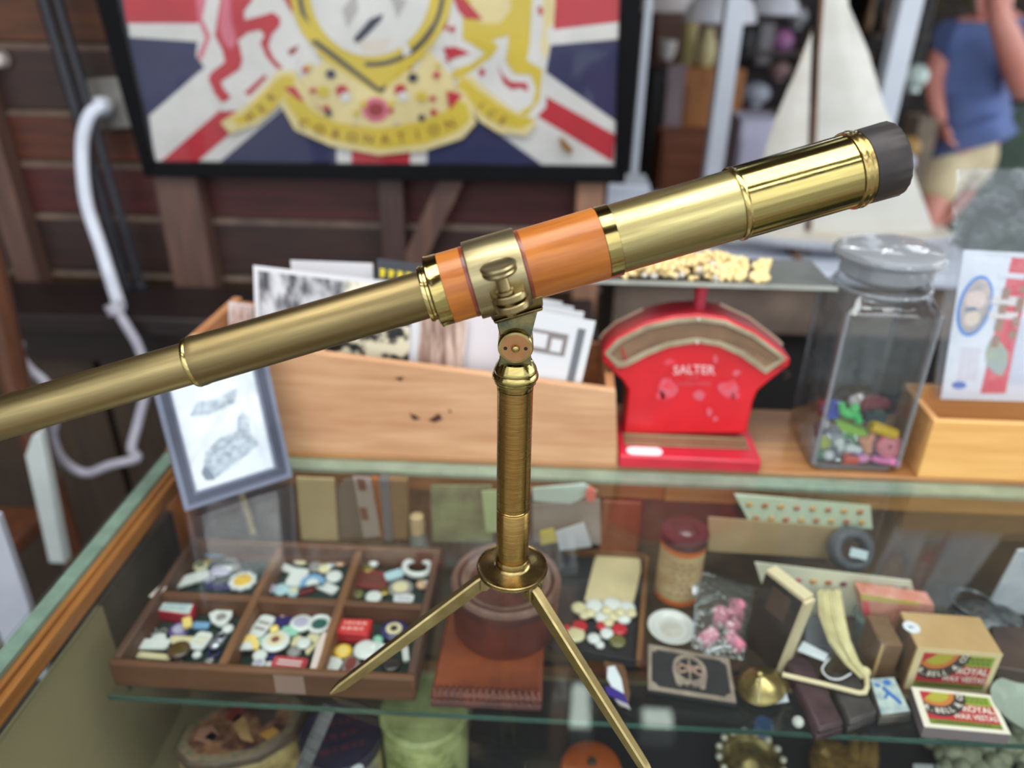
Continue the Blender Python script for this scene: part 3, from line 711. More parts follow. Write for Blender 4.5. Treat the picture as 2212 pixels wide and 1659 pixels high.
def circ_like(r, z):                                       # circle sampled at the corner pattern of rpoly
    return [Vector((jx + r * math.cos(math.atan2(y, x)), jy + r * math.sin(math.atan2(y, x)), z)) for x, y in rpoly(2 * jw, 2 * jw, .012, 4)]
zs, zn, zl = 1.158, 1.176, 1.207
mb = loft(MB(), [sq(jw - .004, jz), sq(jw, jz + .006), sq(jw, zs), sq(jw - .006, zs + .008), circ_like(.0535, zn), circ_like(.0525, zn + .004), circ_like(.0525, zl - .004), circ_like(.0535, zl)], cap0=True)
obj('jar_body', mb, jglass, jar)
mb = loft(MB(), [sq(jw - .0065, jz + .007), sq(jw - .0042, jz + .012), sq(jw - .0042, zs - .002), sq(jw - .010, zs + .004), circ_like(.0515, zn - .001)], cap0=True)
obj('inner_wall', mb, jglass, jar)
obj('thick_base', MB().prism(sq(jw - .0066, jz + .0004), (0, 0, .0058)), jedge, jar)
mb = MB()
for sx_, sy_ in ((-1, -1), (1, -1), (-1, 1), (1, 1)):
    c = Vector((jx + sx_ * (jw - .0048), jy + sy_ * (jw - .0048), 0)); mb.tube([c + UP * (jz + .008), c + UP * zs], .0030, 8)
obj('corner_bead', mb, jedge, jar)
LM = Matrix.Translation((jx, jy, 0))
obj('neck_ring', MB().torus(LM @ Matrix.Translation((0, 0, zn + .001)), .0530, .0020, 48, 10), jedge, jar)
lid = obj('lid', MB().lathe([(0, zl - .022), (.044, zl - .021), (.0500, zl - .016), (.0505, zl + .001), (.0565, zl + .0012), (.0595, zl + .004), (.0600, zl + .008), (.0580, zl + .0125), (.052, zl + .0150), (.030, zl + .017), (0, zl + .0175)], LM, 56), glassy('jar_lid_glass', (200, 204, 207), .06, 1.5, .34, (186, 189, 192), .2, 30, 2.6), jar)
obj('lid_rim', MB().torus(LM @ Matrix.Translation((0, 0, zl + .0066)), .0588, .0024, 56, 10), jedge, lid)
TB = jz + .0085
GRP = 'small plastic toys in the glass jar'
def toy(px, py, y, name, fn, m, label):
    p = aty(px, py, y); p.z = max(p.z, TB + .004)
    p.x = min(max(p.x, jx - jw + .018), jx + jw - .018)
    mb = MB(); fn(mb, p); o = obj(name, mb, m, None, p, ang=60); tag(o, label, 'toy', GRP); return o
def cyl(d, L, r): 
    d = Vector(d).normalized()
    return lambda mb, p: mb.tube([p - d * L / 2, p + d * L / 2], r, 14)
def sph(r): return lambda mb, p: mb.ball(p, r, seg=14, rings=8)
def bones(*pts, r=.004):
    return lambda mb, p: mb.tube([p + Vector(q) for q in pts], r, 10)
tp = lambda c: plain(c, .35)
fy = jy - jw + .017
toy(1835, 893, fy, 'toy_frog', lambda mb, p: mb.ball(p, (.010, .007, .007)).tube([p + Vector((-.008, 0, 0)), p + Vector((-.012, 0, .013))], .0045, 8).tube([p + Vector((.008, 0, 0)), p + Vector((.014, 0, -.012))], .0045, 8).ball(p + Vector((.003, -.003, .009)), .006), tp((84, 214, 120)), 'bright green figure at the top of the toys in the jar')
toy(1840, 925, fy - .004, 'toy_boat', lambda mb, p: mb.prism([p + Vector((x, 0, z)) for x, z in ((-.021, .008), (-.010, -.006), (.010, -.011), (.021, -.010), (.019, -.003), (.004, .001), (-.008, .006))], (0, .010, 0)), tp((160, 206, 92)), 'lime green curved piece under the bright green figure')
toy(1908, 929, fy - .004, 'toy_tube', lambda mb, p: mb.lathe([(.002, -.017), (.0065, -.017), (.0072, -.015), (.0072, .015), (.0065, .017), (.0024, .017), (.0024, .012), (0, .012)], frame(p, (0, 1, 0), (0.35, 0, 1)) @ Matrix.Identity(4), 18), tp((232, 190, 36)), 'yellow hollow tube lying across the toys in the jar')
toy(1926, 962, fy - .004, 'toy_disk', lambda mb, p: mb.lathe([(.0022, -.004), (.0135, -.004), (.0155, -.002), (.0155, .003), (.0140, .005), (.0024, .005)], frame(p, (1, 0, 0), (0, .2, 1)), 28), tp((234, 134, 146)), 'pink round wheel with a small hole in the jar')
toy(1915, 968, fy + .007, 'toy_disk', lambda mb, p: mb.lathe([(0, -.003), (.0145, -.003), (.0155, 0), (.0145, .003), (0, .003)], frame(p, (1, 0, 0), (0, .2, 1)), 28), tp((176, 170, 220)), 'lilac disc behind the pink wheel in the jar')
toy(1875, 957, fy - .003, 'toy_figure', lambda mb, p: mb.tube([p + Vector((.003, 0, .014)), p + Vector((-.002, 0, .002)), p + Vector((.002, 0, -.013))], [.004, .0075, .005], 12).ball(p + Vector((-.008, 0, .004)), .005), tp((232, 160, 128)), 'peach coloured figure in the middle of the jar')
toy(1835, 997, fy - .005, 'toy_brick', lambda mb, p: mb.box(p, (.017, .009, .010)).lathe([(.003, .005), (.003, .0068), (0, .0068)], Matrix.Translation(p + Vector((-.004, 0, 0))), 10), tp((220, 84, 70)), 'orange red brick on the bottom of the jar')
toy(1863, 990, fy - .005, 'toy_bead', lambda mb, p: mb.ball(p, (.009, .005, .006)), tp((238, 150, 200)), 'pink bean by the orange red brick in the jar')
toy(1912, 1012, fy - .006, 'toy_dolphin', lambda mb, p: mb.tube([p + Vector((-.017, 0, .003)), p + Vector((-.006, 0, 0)), p + Vector((.006, 0, .002)), p + Vector((.017, 0, -.005))], [.004, .0045, .0072, .0045], 10), tp((244, 136, 196)), 'long pink piece in the bottom right corner of the jar')
toy(1855, 980, fy, 'toy_block', lambda mb, p: mb.box(p, (.016, .009, .010), Matrix.Rotation(.5, 3, 'Y')), tp((60, 86, 190)), 'blue block under the peach coloured figure in the jar')
toy(1802, 885, fy + .010, 'toy_block', lambda mb, p: mb.box(p, (.014, .010, .022), Matrix.Rotation(.2, 3, 'Y')), tp((62, 88, 190)), 'tall blue block left of the bright green figure in the jar')
toy(1790, 880, fy + .016, 'toy_block', lambda mb, p: mb.box(p, (.009, .010, .014), Matrix.Rotation(.3, 3, 'Y')), tp((134, 116, 190)), 'small violet block left of the tall blue block in the jar')
toy(1845, 868, fy + .02, 'toy_dog', lambda mb, p: mb.ball(p, (.007, .006, .009)).ball(p + Vector((.003, -.004, .009)), .005), tp((206, 196, 196)), 'pale grey figure at the very top of the toys in the jar')
toy(1888, 872, fy + .055, 'toy_car', lambda mb, p: mb.box(p, (.034, .012, .009), Matrix.Rotation(-.15, 3, 'Y')).box(p + Vector((-.003, 0, .006)), (.018, .011, .006), Matrix.Rotation(-.15, 3, 'Y')), tp((140, 62, 70)), 'dull red car at the back of the jar')
toy(1905, 900, fy + .05, 'toy_car', lambda mb, p: mb.box(p, (.026, .012, .012)).box(p + Vector((.002, 0, .008)), (.014, .011, .006)), tp((92, 112, 110)), 'grey green car at the back of the jar')
toy(1812, 955, fy - .002, 'toy_skull', lambda mb, p: mb.ball(p, (.007, .006, .0065)).ball(p + Vector((.002, -.004, -.006)), .004), tp((230, 232, 230)), 'white bead at the left of the jar, upper of two')
toy(1790, 983, fy - .004, 'toy_bead', sph(.0062), tp((232, 234, 236)), 'white bead at the lower left of the jar')
toy(1838, 968, fy - .005, 'toy_bead', lambda mb, p: mb.ball(p, (.008, .005, .006)).ball(p + Vector((.009, 0, -.002)), .005), tp((226, 230, 226)), 'white double bead in the lower middle of the jar')
toy(1832, 952, fy, 'toy_ring', lambda mb, p: mb.torus(frame(p, (1, 0, 0), (0, .2, 1)), .0072, .0025, 18, 8), tp((110, 172, 110)), 'green ring above the white double bead in the jar')
toy(1806, 975, fy + .002, 'toy_skull', lambda mb, p: mb.ball(p, (.009, .007, .008)), mat('grey_bead', (92, 88, 98), .4, 0, (150, 148, 156), 200), 'dark grey bead between the white beads in the jar')
toy(1770, 955, fy + .004, 'toy_disc', lambda mb, p: mb.lathe([(0, -.003), (.008, -.003), (.009, 0), (.008, .003), (0, .003)], frame(p, (1, .4, 0), (0, .2, 1)), 20), tp((186, 194, 104)), 'yellow green disc at the left of the jar')
toy(1762, 985, fy + .004, 'toy_bead', sph(.0075), tp((110, 158, 130)), 'sea green bead at the lower left of the jar')
toy(1778, 915, fy + .012, 'toy_bead', sph(.0058), tp((214, 204, 196)), 'cream bead at the upper left of the toys in the jar')
toy(1898, 998, fy - .001, 'toy_block', lambda mb, p: mb.box(p, (.016, .009, .009), Matrix.Rotation(-.4, 3, 'Y')), tp((72, 100, 160)), 'blue block below the pink wheel in the jar')
toy(1895, 982, fy + .003, 'toy_arch', bones((-.012, 0, .010), (-.004, 0, -.003), (.008, 0, -.009), r=.0035), tp((120, 48, 66)), 'dark red curved piece left of the pink wheel in the jar')
toy(1740, 880, jy - .005, 'toy_block', lambda mb, p: mb.box(p, (.010, .018, .012), Matrix.Rotation(.3, 3, 'X')), tp((150, 52, 64)), 'dark red block against the left side of the jar')
toy(1745, 925, jy - .012, 'toy_block', lambda mb, p: mb.box(p, (.010, .016, .014), Matrix.Rotation(.6, 3, 'X')), tp((92, 80, 110)), 'dull purple block against the left side of the jar')

# bamboo box and the plastic sleeve with a printed label
bb = thing('bamboo_box', 'open bamboo box at the right end of the counter', 'box', (.72, .85, .95))
bam = wood('bamboo', (222, 172, 100), (202, 148, 78), 0, 5, rough=.45, coat=.2); bami = wood('bamboo_inner', (206, 156, 100), (186, 132, 78), 0, 5, rough=.5)
x0, x1, zt_ = .4625, .98, 1.030
obj('front_panel', MB().span((x0, .803, .9501), (x1, .811, zt_)), bam, bb, bevel=.001)
obj('back_panel', MB().span((x0, .886, .9501), (x1, .894, zt_ + .004)), bami, bb, bevel=.001)
obj('side_panel', MB().span((x0, .8113, .9501), (x0 + .008, .8857, zt_)), bami, bb, bevel=.001)
obj('side_panel', MB().span((x1 - .008, .8113, .9501), (x1, .8857, zt_)), bami, bb, bevel=.001)
obj('bottom', MB().span((x0 + .0083, .8113, .9501), (x1 - .0083, .8857, .957)), bami, bb)
ly = .868
lab = thing('label_sleeve', 'printed white paper label inside a clear plastic sleeve in the bamboo box', 'label', (.58, ly, .96))
def LP(px, py, e=0): return aty(px, py, ly - e)
paper = mat('label_paper', (214, 218, 226), .5, 0, (226, 230, 236), 14)
obj('paper', MB().prism([LP(2082, 540), LP(2330, 552), LP(2305, 870), LP(2032, 862)], (0, .0012, 0)), paper, lab)
def lq(name, pts, m, e): return obj(name, MB().prism([LP(*p, e) for p in pts], (0, .0003, 0)), m, lab)
redl = mat('label_red', (212, 62, 84), .5, 0, (220, 110, 116), 60); blue = plain((74, 136, 214), .5)
lq('red_band', [(2186, 556), (2232, 560), (2172, 850), (2118, 850)], redl, .0004)
lq('white_patch', [(2160, 588), (2216, 592), (2212, 604), (2157, 599)], paper, .0008); lq('white_patch', [(2146, 638), (2208, 642), (2203, 662), (2140, 656)], plain((222, 216, 214)), .0008)
lq('white_patch', [(2138, 672), (2200, 676), (2195, 690), (2134, 686)], plain((226, 220, 218)), .0008)
lq('seed_picture', [(2140, 735), (2160, 738), (2178, 760), (2176, 790), (2164, 812), (2150, 808), (2132, 790), (2130, 760)], mat('seed_print', (176, 180, 150), .6, 0, (150, 170, 178), 40), .0009)
ring_ = [(2106, 654, 34, 64)]
def tilt(cx_, cy_, a_, b_, n_=40, sh=-.22): return [(cx_ + a_ * math.cos(2 * math.pi * i / n_) + sh * b_ * math.sin(2 * math.pi * i / n_), cy_ + b_ * math.sin(2 * math.pi * i / n_)) for i in range(n_)]
lq('oval_rim', tilt(2106, 661, 37, 66), blue, .0004); lq('oval_ground', tilt(2107, 661, 31, 59), mat('oval_print', (216, 196, 182), .6, 0, (150, 150, 156), 24), .0007)
lq('oval_detail', tilt(2108, 648, 22, 20, 20), plain((222, 200, 190)), .0009); lq('oval_detail', tilt(2100, 688, 17, 17, 20), plain((224, 206, 188)), .0009); lq('oval_detail', tilt(2098, 668, 14, 5, 16), plain((110, 128, 150)), .0011)
lq('blue_spot', tilt(2072, 832, 16, 8, 16, 0), plain((90, 122, 196)), .0005)
mb = MB()
for i in range(12):
    yy = 752 + i * 6.2
    for j in range(3): mb.prism([LP(2077 + j * 15 - i * .8, yy, .0005), LP(2089 + j * 15 - i * .8, yy + .3, .0005), LP(2089 + j * 15 - i * .8, yy + 1.8, .0005), LP(2077 + j * 15 - i * .8, yy + 1.5, .0005)], (0, .0002, 0))
obj('small_print', mb, plain((206, 178, 192), .6), lab)
mb = MB()
for i in range(18): mb.prism([LP(2192 - i * .9 + (i % 3), 690 + i * 8, .0005), LP(2212, 691 + i * 8, .0005), LP(2212, 693 + i * 8, .0005), LP(2192 - i * .9, 692 + i * 8, .0005)], (0, .0002, 0))
obj('small_print', mb, plain((176, 190, 216), .6), lab)
obj('band_marks', marks(MB(), lambda u, v: LP(2128 + 70 * v + 34 * (1 - u), 610 + 150 * u, .0010), 2, 5, 3), plain((160, 128, 108), .6), lab, smooth=False)
clear = glassy('plastic_sleeve', (246, 248, 250), .10, 1.45, .05, (235, 240, 248), 1.0, 22, 1.6)
mb = MB(); n1, n2 = 16, 22; r4 = random.Random(5)
c4 = [LP(2072, 366, .006), LP(2330, 366, .006), LP(2310, 868, .006), LP(2020, 862, .006)]
for dy in (0, .014):
    b0 = len(mb.v)
    for i in range(n2 + 1):
        for j in range(n1 + 1):
            u, v = j / n1, i / n2; p = (c4[0] * (1 - u) + c4[1] * u) * (1 - v) + (c4[3] * (1 - u) + c4[2] * u) * v
            ed = min(u, 1 - u, 1) * 4; amp = .0045 if v < .42 else .0012
            off = .0 if dy == 0 else .0
            mb.v.append(p + Vector((0, dy * (1 if 0 < j < n1 else .5) + r4.uniform(-1, 1) * amp, 0)))
    for i in range(n2):
        for j in range(n1):
            k = b0 + i * (n1 + 1) + j; mb.f.append([k, k + 1, k + n1 + 2, k + n1 + 1]); mb.m.append(0)
obj('plastic_film', mb, clear, lab, ang=180)

# small photograph in a grey frame standing on the glass
fl_, fr_ = atz(400, 1105, .9502), atz(632, 1030, .9502)
pu = (fr_ - fl_); pwid = pu.length; pu.normalize()
pn = pu.cross(UP); lean = R(13)
pv = UP * math.cos(lean) - pn * math.sin(lean); po = pu.cross(pv)     # up the frame, out of its face
H = .172
pf = thing('photo_frame', 'small pewter grey picture frame leaning on the glass by the pine box', 'picture frame', (fl_ + fr_) / 2)
def FP(u, v, d=0): return fl_ + pu * u + pv * v + po * d
fm = mat('pewter_frame', (84, 88, 102), .38, .25, (62, 66, 78), 14); fml = mat('pewter_light', (116, 121, 138), .35, .25, (96, 101, 117), 14)
def bar(mb, a_, b_, c_, d_, z0, z1, mi=0): mb.prism([FP(*a_, z1), FP(*b_, z1), FP(*c_, z1), FP(*d_, z1)], -po * (z1 - z0), mi)
mb = MB()
for (w0, w1, z1, mi) in ((0, .0055, .0, 1), (.0055, .010, -.0025, 0), (.010, .0145, -.004, 0), (.0145, .017, -.003, 1)):
    W_, z0 = pwid, -.012
    bar(mb, (w0, w0), (W_ - w0, w0), (W_ - w1, w1), (w1, w1), z0, z1, mi)
    bar(mb, (w1, H - w1), (W_ - w1, H - w1), (W_ - w0, H - w0), (w0, H - w0), z0, z1, mi)
    bar(mb, (w0, w0), (w1, w1), (w1, H - w1), (w0, H - w0), z0, z1, mi)
    bar(mb, (W_ - w1, w1), (W_ - w0, w0), (W_ - w0, H - w0), (W_ - w1, H - w1), z0, z1, mi)
obj('moulding', mb, [fm, fml], pf, smooth=False)
obj('photograph', MB().prism([FP(.016, .016, -.006), FP(pwid - .016, .016, -.006), FP(pwid - .016, H - .016, -.006), FP(.016, H - .016, -.006)], -po * .0015), mat('pale_photo', (226, 232, 236), .4, 0, (204, 212, 220), 16), pf)
pic = mat('photo_building', (120, 136, 150), .5, 0, (206, 216, 222), 150, lo=.3, hi=.7)
mb = MB().prism([FP(.030 + x, .022 + y, -.0057) for x, y in ((.004, .004), (.0, .018), (.006, .036), (.024, .048), (.044, .050), (.062, .040), (.066, .028), (.050, .020), (.030, .012), (.014, .004))], -po * .0002)
mb.prism([FP(.075 + x, .070 + y, -.0057) for x, y in ((0, 0), (.014, -.004), (.017, .014), (.010, .026), (.003, .016))], -po * .0002)
mb.prism([FP(.030 + x, .100 + y, -.0057) for x, y in ((0, .004), (.02, 0), (.05, .006), (.055, .022), (.03, .016), (.01, .018))], -po * .0002)
obj('photo_print', mb, pic, pf)
mb = MB().prism([FP(.030 + x, .022 + y, -.0055) for x, y in ((.0, .004), (-.003, .014), (.002, .022), (.008, .012), (.010, .002))], -po * .0002)
obj('photo_print', mb, plain((104, 118, 134), .5), pf)
obj('glazing', MB().prism([FP(.0165, .0165, -.0045), FP(pwid - .0165, .0165, -.0045), FP(pwid - .0165, H - .0165, -.0045), FP(.0165, H - .0165, -.0045)], -po * .0009), glassy('frame_glass', (255, 255, 255), .03, 1.5, 0, gain=1.6), pf)
obj('backing', MB().prism([FP(.006, .006, -.0125), FP(pwid - .006, .006, -.0125), FP(pwid - .006, H - .006, -.0125), FP(.006, H - .006, -.0125)], -po * .003), plain((60, 50, 44), .9), pf)
st = FP(pwid / 2, H * .62, -.017); foot = st - po * .05; foot.z = .9505
obj('strut', MB().prism([st + pu * .012, st - pu * .012, foot - pu * .012, foot + pu * .012], po * .003), plain((70, 60, 52), .9), pf)
# ------------------------------------------------------------------ the compartment tray of badges on the glass shelf
TZ0, TZ1 = SH + .0002, .854
tray = thing('compartment_tray', 'old wooden tray of six compartments full of badges on the glass shelf', 'tray', (-.28, .65, SH))
tw = wood('tray_wood', (118, 74, 44), (84, 52, 34), 0, 6, rough=.6); tw2 = wood('tray_wood_side', (104, 70, 52), (76, 52, 42), 1, 6, rough=.6)
tdv = wood('tray_divider', (142, 94, 56), (106, 68, 42), 1, 6, rough=.6)
tx0, tx1, ty0, ty1 = -.4385, -.1195, .5415, .7465
obj('front_wall', MB().span((tx0, ty0, TZ0), (tx1, ty0 + .009, TZ1)), tw, tray, bevel=.003)
obj('back_wall', MB().span((tx0, ty1 - .009, TZ0), (tx1, ty1, TZ1)), tw, tray, bevel=.002)
obj('side_wall', MB().span((tx0, ty0 + .0092, TZ0), (tx0 + .009, ty1 - .0092, TZ1)), tw2, tray, bevel=.002)
obj('side_wall', MB().span((tx1 - .009, ty0 + .0092, TZ0), (tx1, ty1 - .0092, TZ1)), tw2, tray, bevel=.002)
felt = mat('green_felt', (28, 52, 44), .95, 0, (22, 40, 34), 60)
obj('floor', MB().span((tx0 + .0092, ty0 + .0092, TZ0), (tx1 - .0092, ty1 - .0092, TZ0 + .004)), felt, tray)
da, db = aty(486, 1430, ty0 + .01).x, 0
dx1 = (atz(486, 1430, TZ1).x + atz(600, 1173, TZ1).x) / 2; dx2 = (atz(681, 1443, TZ1).x + atz(779, 1178, TZ1).x) / 2
dym = (atz(352, 1277, TZ1).y + atz(731, 1297, TZ1).y) / 2
ZD = TZ1 - .003
for x in (dx1, dx2):
    obj('divider', MB().span((x - .0045, ty0 + .0092, TZ0 + .0042), (x + .0045, ty1 - .0092, ZD)), tdv, tray, bevel=.001)
for a_, b_ in ((tx0 + .0092, dx1 - .0047), (dx1 + .0047, dx2 - .0047), (dx2 + .0047, tx1 - .0092)):
    obj('divider', MB().span((a_, dym - .0045, TZ0 + .0042), (b_, dym + .0045, ZD)), tw, tray, bevel=.001)
a, b = aty(592, 1470, ty0 - .0004), aty(656, 1470, ty0 - .0004)
obj('tape', MB().span((a.x, ty0 - .0004, TZ0 + .004), (b.x, ty0 - .0001, TZ1 - .004)), plain((150, 120, 110), .6), tray)
obj('paper_strip', MB().prism([atz(*p, ZD + .0003) for p in ((668, 1450), (684, 1392), (697, 1366), (706, 1366), (694, 1412), (680, 1455))], (0, 0, -.0002)), plain((216, 196, 190), .7), tray)
COL = dict(W=(218, 220, 219), C=(216, 204, 164), L=(176, 172, 196), N=(42, 38, 98), P=(98, 80, 132), G=(142, 138, 136), T=(38, 92, 84), Y=(226, 182, 56), R=(186, 40, 52),
           B=(84, 64, 46), M=(146, 204, 180), K=(38, 34, 36), O=(206, 164, 130), U=(120, 162, 200), E=(122, 52, 50), V=(110, 106, 64), A=(176, 204, 214), Q=(236, 206, 120))
def cm(k):
    if k == 'S': return plain((176, 178, 188), .3, .8)
    if k == 'Z': return plain((168, 142, 76), .3, .9)
    return mat('enamel_' + k, COL[k], .32, 0, coat=.3)
TRG = 'badges and trinkets in the compartment tray'
class Zs: z = {}
def put(px, py, kind, c, desc, a=10, b=0, rot=0, lay=0, name='badge', cat='badge', zb_=TZ0 + .0044, tilt_=(0, 0), group=TRG, where=' in the tray', h=None):
    """one flat trinket lying at a pixel; a, b are its half sizes in pixels across and up the picture"""
    zt_ = zb_ + .002 + lay * .0042
    p = atz(px, py, zt_ + .003); s = mpp(p); A_ = a * s * 1.12; B_ = (b or a) * s * 1.12 / (.74 if b else 1)
    p.z = zt_
    M_ = Matrix.Translation(p) @ Matrix.Rotation(R(rot), 4, 'Z') @ Matrix.Rotation(R(tilt_[0]), 4, 'X') @ Matrix.Rotation(R(tilt_[1]), 4, 'Y')
    m1 = cm(c[0]); m2 = cm(c[1]) if len(c) > 1 else m1; m3 = cm(c[2]) if len(c) > 2 else m2
    mats = [m1, m2, m3]; mb = MB(); h = h or .003
    if kind == 'disc':
        mb.lathe([(0, 0), (A_, 0), (A_, h * .6), (A_ * .9, h), (A_ * .62, h * 1.15), (A_ * .3, h * 1.3), (0, h * 1.35)], M_, 24, [0, 0, 0, 0, 1 if len(c) > 1 else 0, 2 if len(c) > 1 else 0], sy=B_ / A_)
    elif kind == 'ring':
        mb.torus(M_ @ Matrix.Translation((0, 0, h * .5)) @ Matrix.Diagonal((1, B_ / A_, 1, 1)), A_ * .78, A_ * .2, 28, 8)
        if len(c) > 1: mb.lathe([(0, h * .5), (A_ * .6, h * .5)], M_, 20, 1, sy=B_ / A_)
    elif kind == 'bar':
        pts = [M_ @ Vector((x, y, h)) for x, y in rpoly(2 * A_, 2 * B_, min(A_, B_) * .55, 4)]
        mb.prism(pts, M_.to_3x3() @ Vector((0, 0, -h)))
        if len(c) > 1:
            for k in (-.25, .3): mb.prism([M_ @ Vector((x, y, h * 1.04)) for x, y in ((-A_ * .7, B_ * (k - .12)), (A_ * .7, B_ * (k - .12)), (A_ * .7, B_ * (k + .12)), (-A_ * .7, B_ * (k + .12)))], M_.to_3x3() @ Vector((0, 0, -.0002)), 1)
    elif kind == 'shield':
        pts = [M_ @ Vector((x * A_, y * B_, h)) for x, y in ((-1, .8), (-.4, 1), (.4, 1), (1, .8), (.85, -.2), (.3, -.9), (0, -1), (-.3, -.9), (-.85, -.2))]
        mb.prism(pts, M_.to_3x3() @ Vector((0, 0, -h)))
        if len(c) > 1: mb.lathe([(A_ * .45, h), (A_ * .4, h * 1.25), (0, h * 1.3)], M_, 18, 1)
    elif kind == 'arch':
        pts = [(A_ * math.cos(R(t)), B_ * (math.sin(R(t)) * 1.6 - .6)) for t in range(0, 181, 15)]
        inn = [(A_ * .52 * math.cos(R(t)), B_ * (math.sin(R(t)) * .85 - .6)) for t in range(180, -1, -15)]
        mb.prism([M_ @ Vector((x, y, h)) for x, y in pts + inn], M_.to_3x3() @ Vector((0, 0, -h)))
        mb.prism([M_ @ Vector((x * .98, y, h * .9)) for x, y in inn[::-1]], M_.to_3x3() @ Vector((0, 0, -h * .8)), 1)
    elif kind == 'lump':
        mb.ball(p + UP * h, (A_, B_, h * 1.2), seg=14, rings=8)
        mb.ball(p + Vector((A_ * .5, B_ * .3, h * 1.3)), (A_ * .55, B_ * .5, h), seg=12, rings=6, mi=1 if len(c) > 1 else 0)
    elif kind == 'flower':
        for k in range(9):
            q = 2 * math.pi * k / 9
            mb.lathe([(0, 0), (A_ * .32, 0), (A_ * .30, h * .8), (0, h)], M_ @ Matrix.Translation((A_ * .68 * math.cos(q), A_ * .68 * math.sin(q), 0)), 12)
        mb.lathe([(A_ * .78, 0), (A_ * .78, h * .9), (A_ * .64, h * 1.1)], M_, 24, 0).lathe([(A_ * .64, h * 1.1), (A_ * .56, h * 1.4), (0, h * 1.6)], M_, 24, 1)
    o = obj(name, mb, mats, None, p, ang=50)
    return tag(o, desc + where, cat, group)
FL, FM, FR_, BL, BM, BR = [' in the tray, %s compartment' % s for s in ('front left', 'front middle', 'front right', 'back left', 'back middle', 'back right')]
def tin(quad, z, h, lidm, sidem, label, name='tin', cat='tin', text=None, txm=None, brim=None, org=None):
    top = [atz(*q_, z + h) for q_ in quad]; c = sum(top, Vector()) / 4
    t = thing(name, label, cat, (c.x, c.y, z))
    def inset(k, zz): return [Vector((c.x + (p.x - c.x) * k, c.y + (p.y - c.y) * k, zz)) for p in top]
    obj('body', MB().prism(inset(.97, z + h * .55), (0, 0, -h * .55)), sidem, t, bevel=.002)
    ld = obj('lid', MB().prism(inset(1, z + h), (0, 0, -h * .44)), sidem, t, bevel=.002)
    obj('lid_panel', MB().prism(inset(.86, z + h + .0004), (0, 0, -.0003)), lidm, ld)
    if text:
        bl, br, tr, tl_ = top[0], top[1], top[2], top[3]
        ex = ((br - bl) + (tr - tl_)) / 2; ey = ((tl_ - bl) + (tr - br)) / 2
        mb = marks(MB(), lambda u, v: c + ex * (u - .5) * .8 + ey * (v - .5) * .7 + UP * (h + .0008 + z - c.z), text, 6, int(abs(c.x) * 9999))
        obj('lettering', mb, txm, ld, smooth=False)
    return t
TB_ = TZ0 + .0044
tin([(337, 1320), (413, 1329), (426, 1298), (352, 1296)], TB_, .016, mat('tin_pale_lid', (208, 214, 204), .4, 0, (180, 196, 200), 60), plain((170, 34, 56), .35), 'small tin with pale lid and red sides in the front left compartment',
    text=3, txm=plain((120, 150, 176), .5))
tin([(722, 1367), (795, 1371), (806, 1337), (735, 1335)], TB_, .017, plain((206, 52, 56), .35), plain((196, 30, 38), .35), 'small bright red tin with lettered lid in the front right compartment',
    text=2, txm=plain((232, 170, 160), .5))
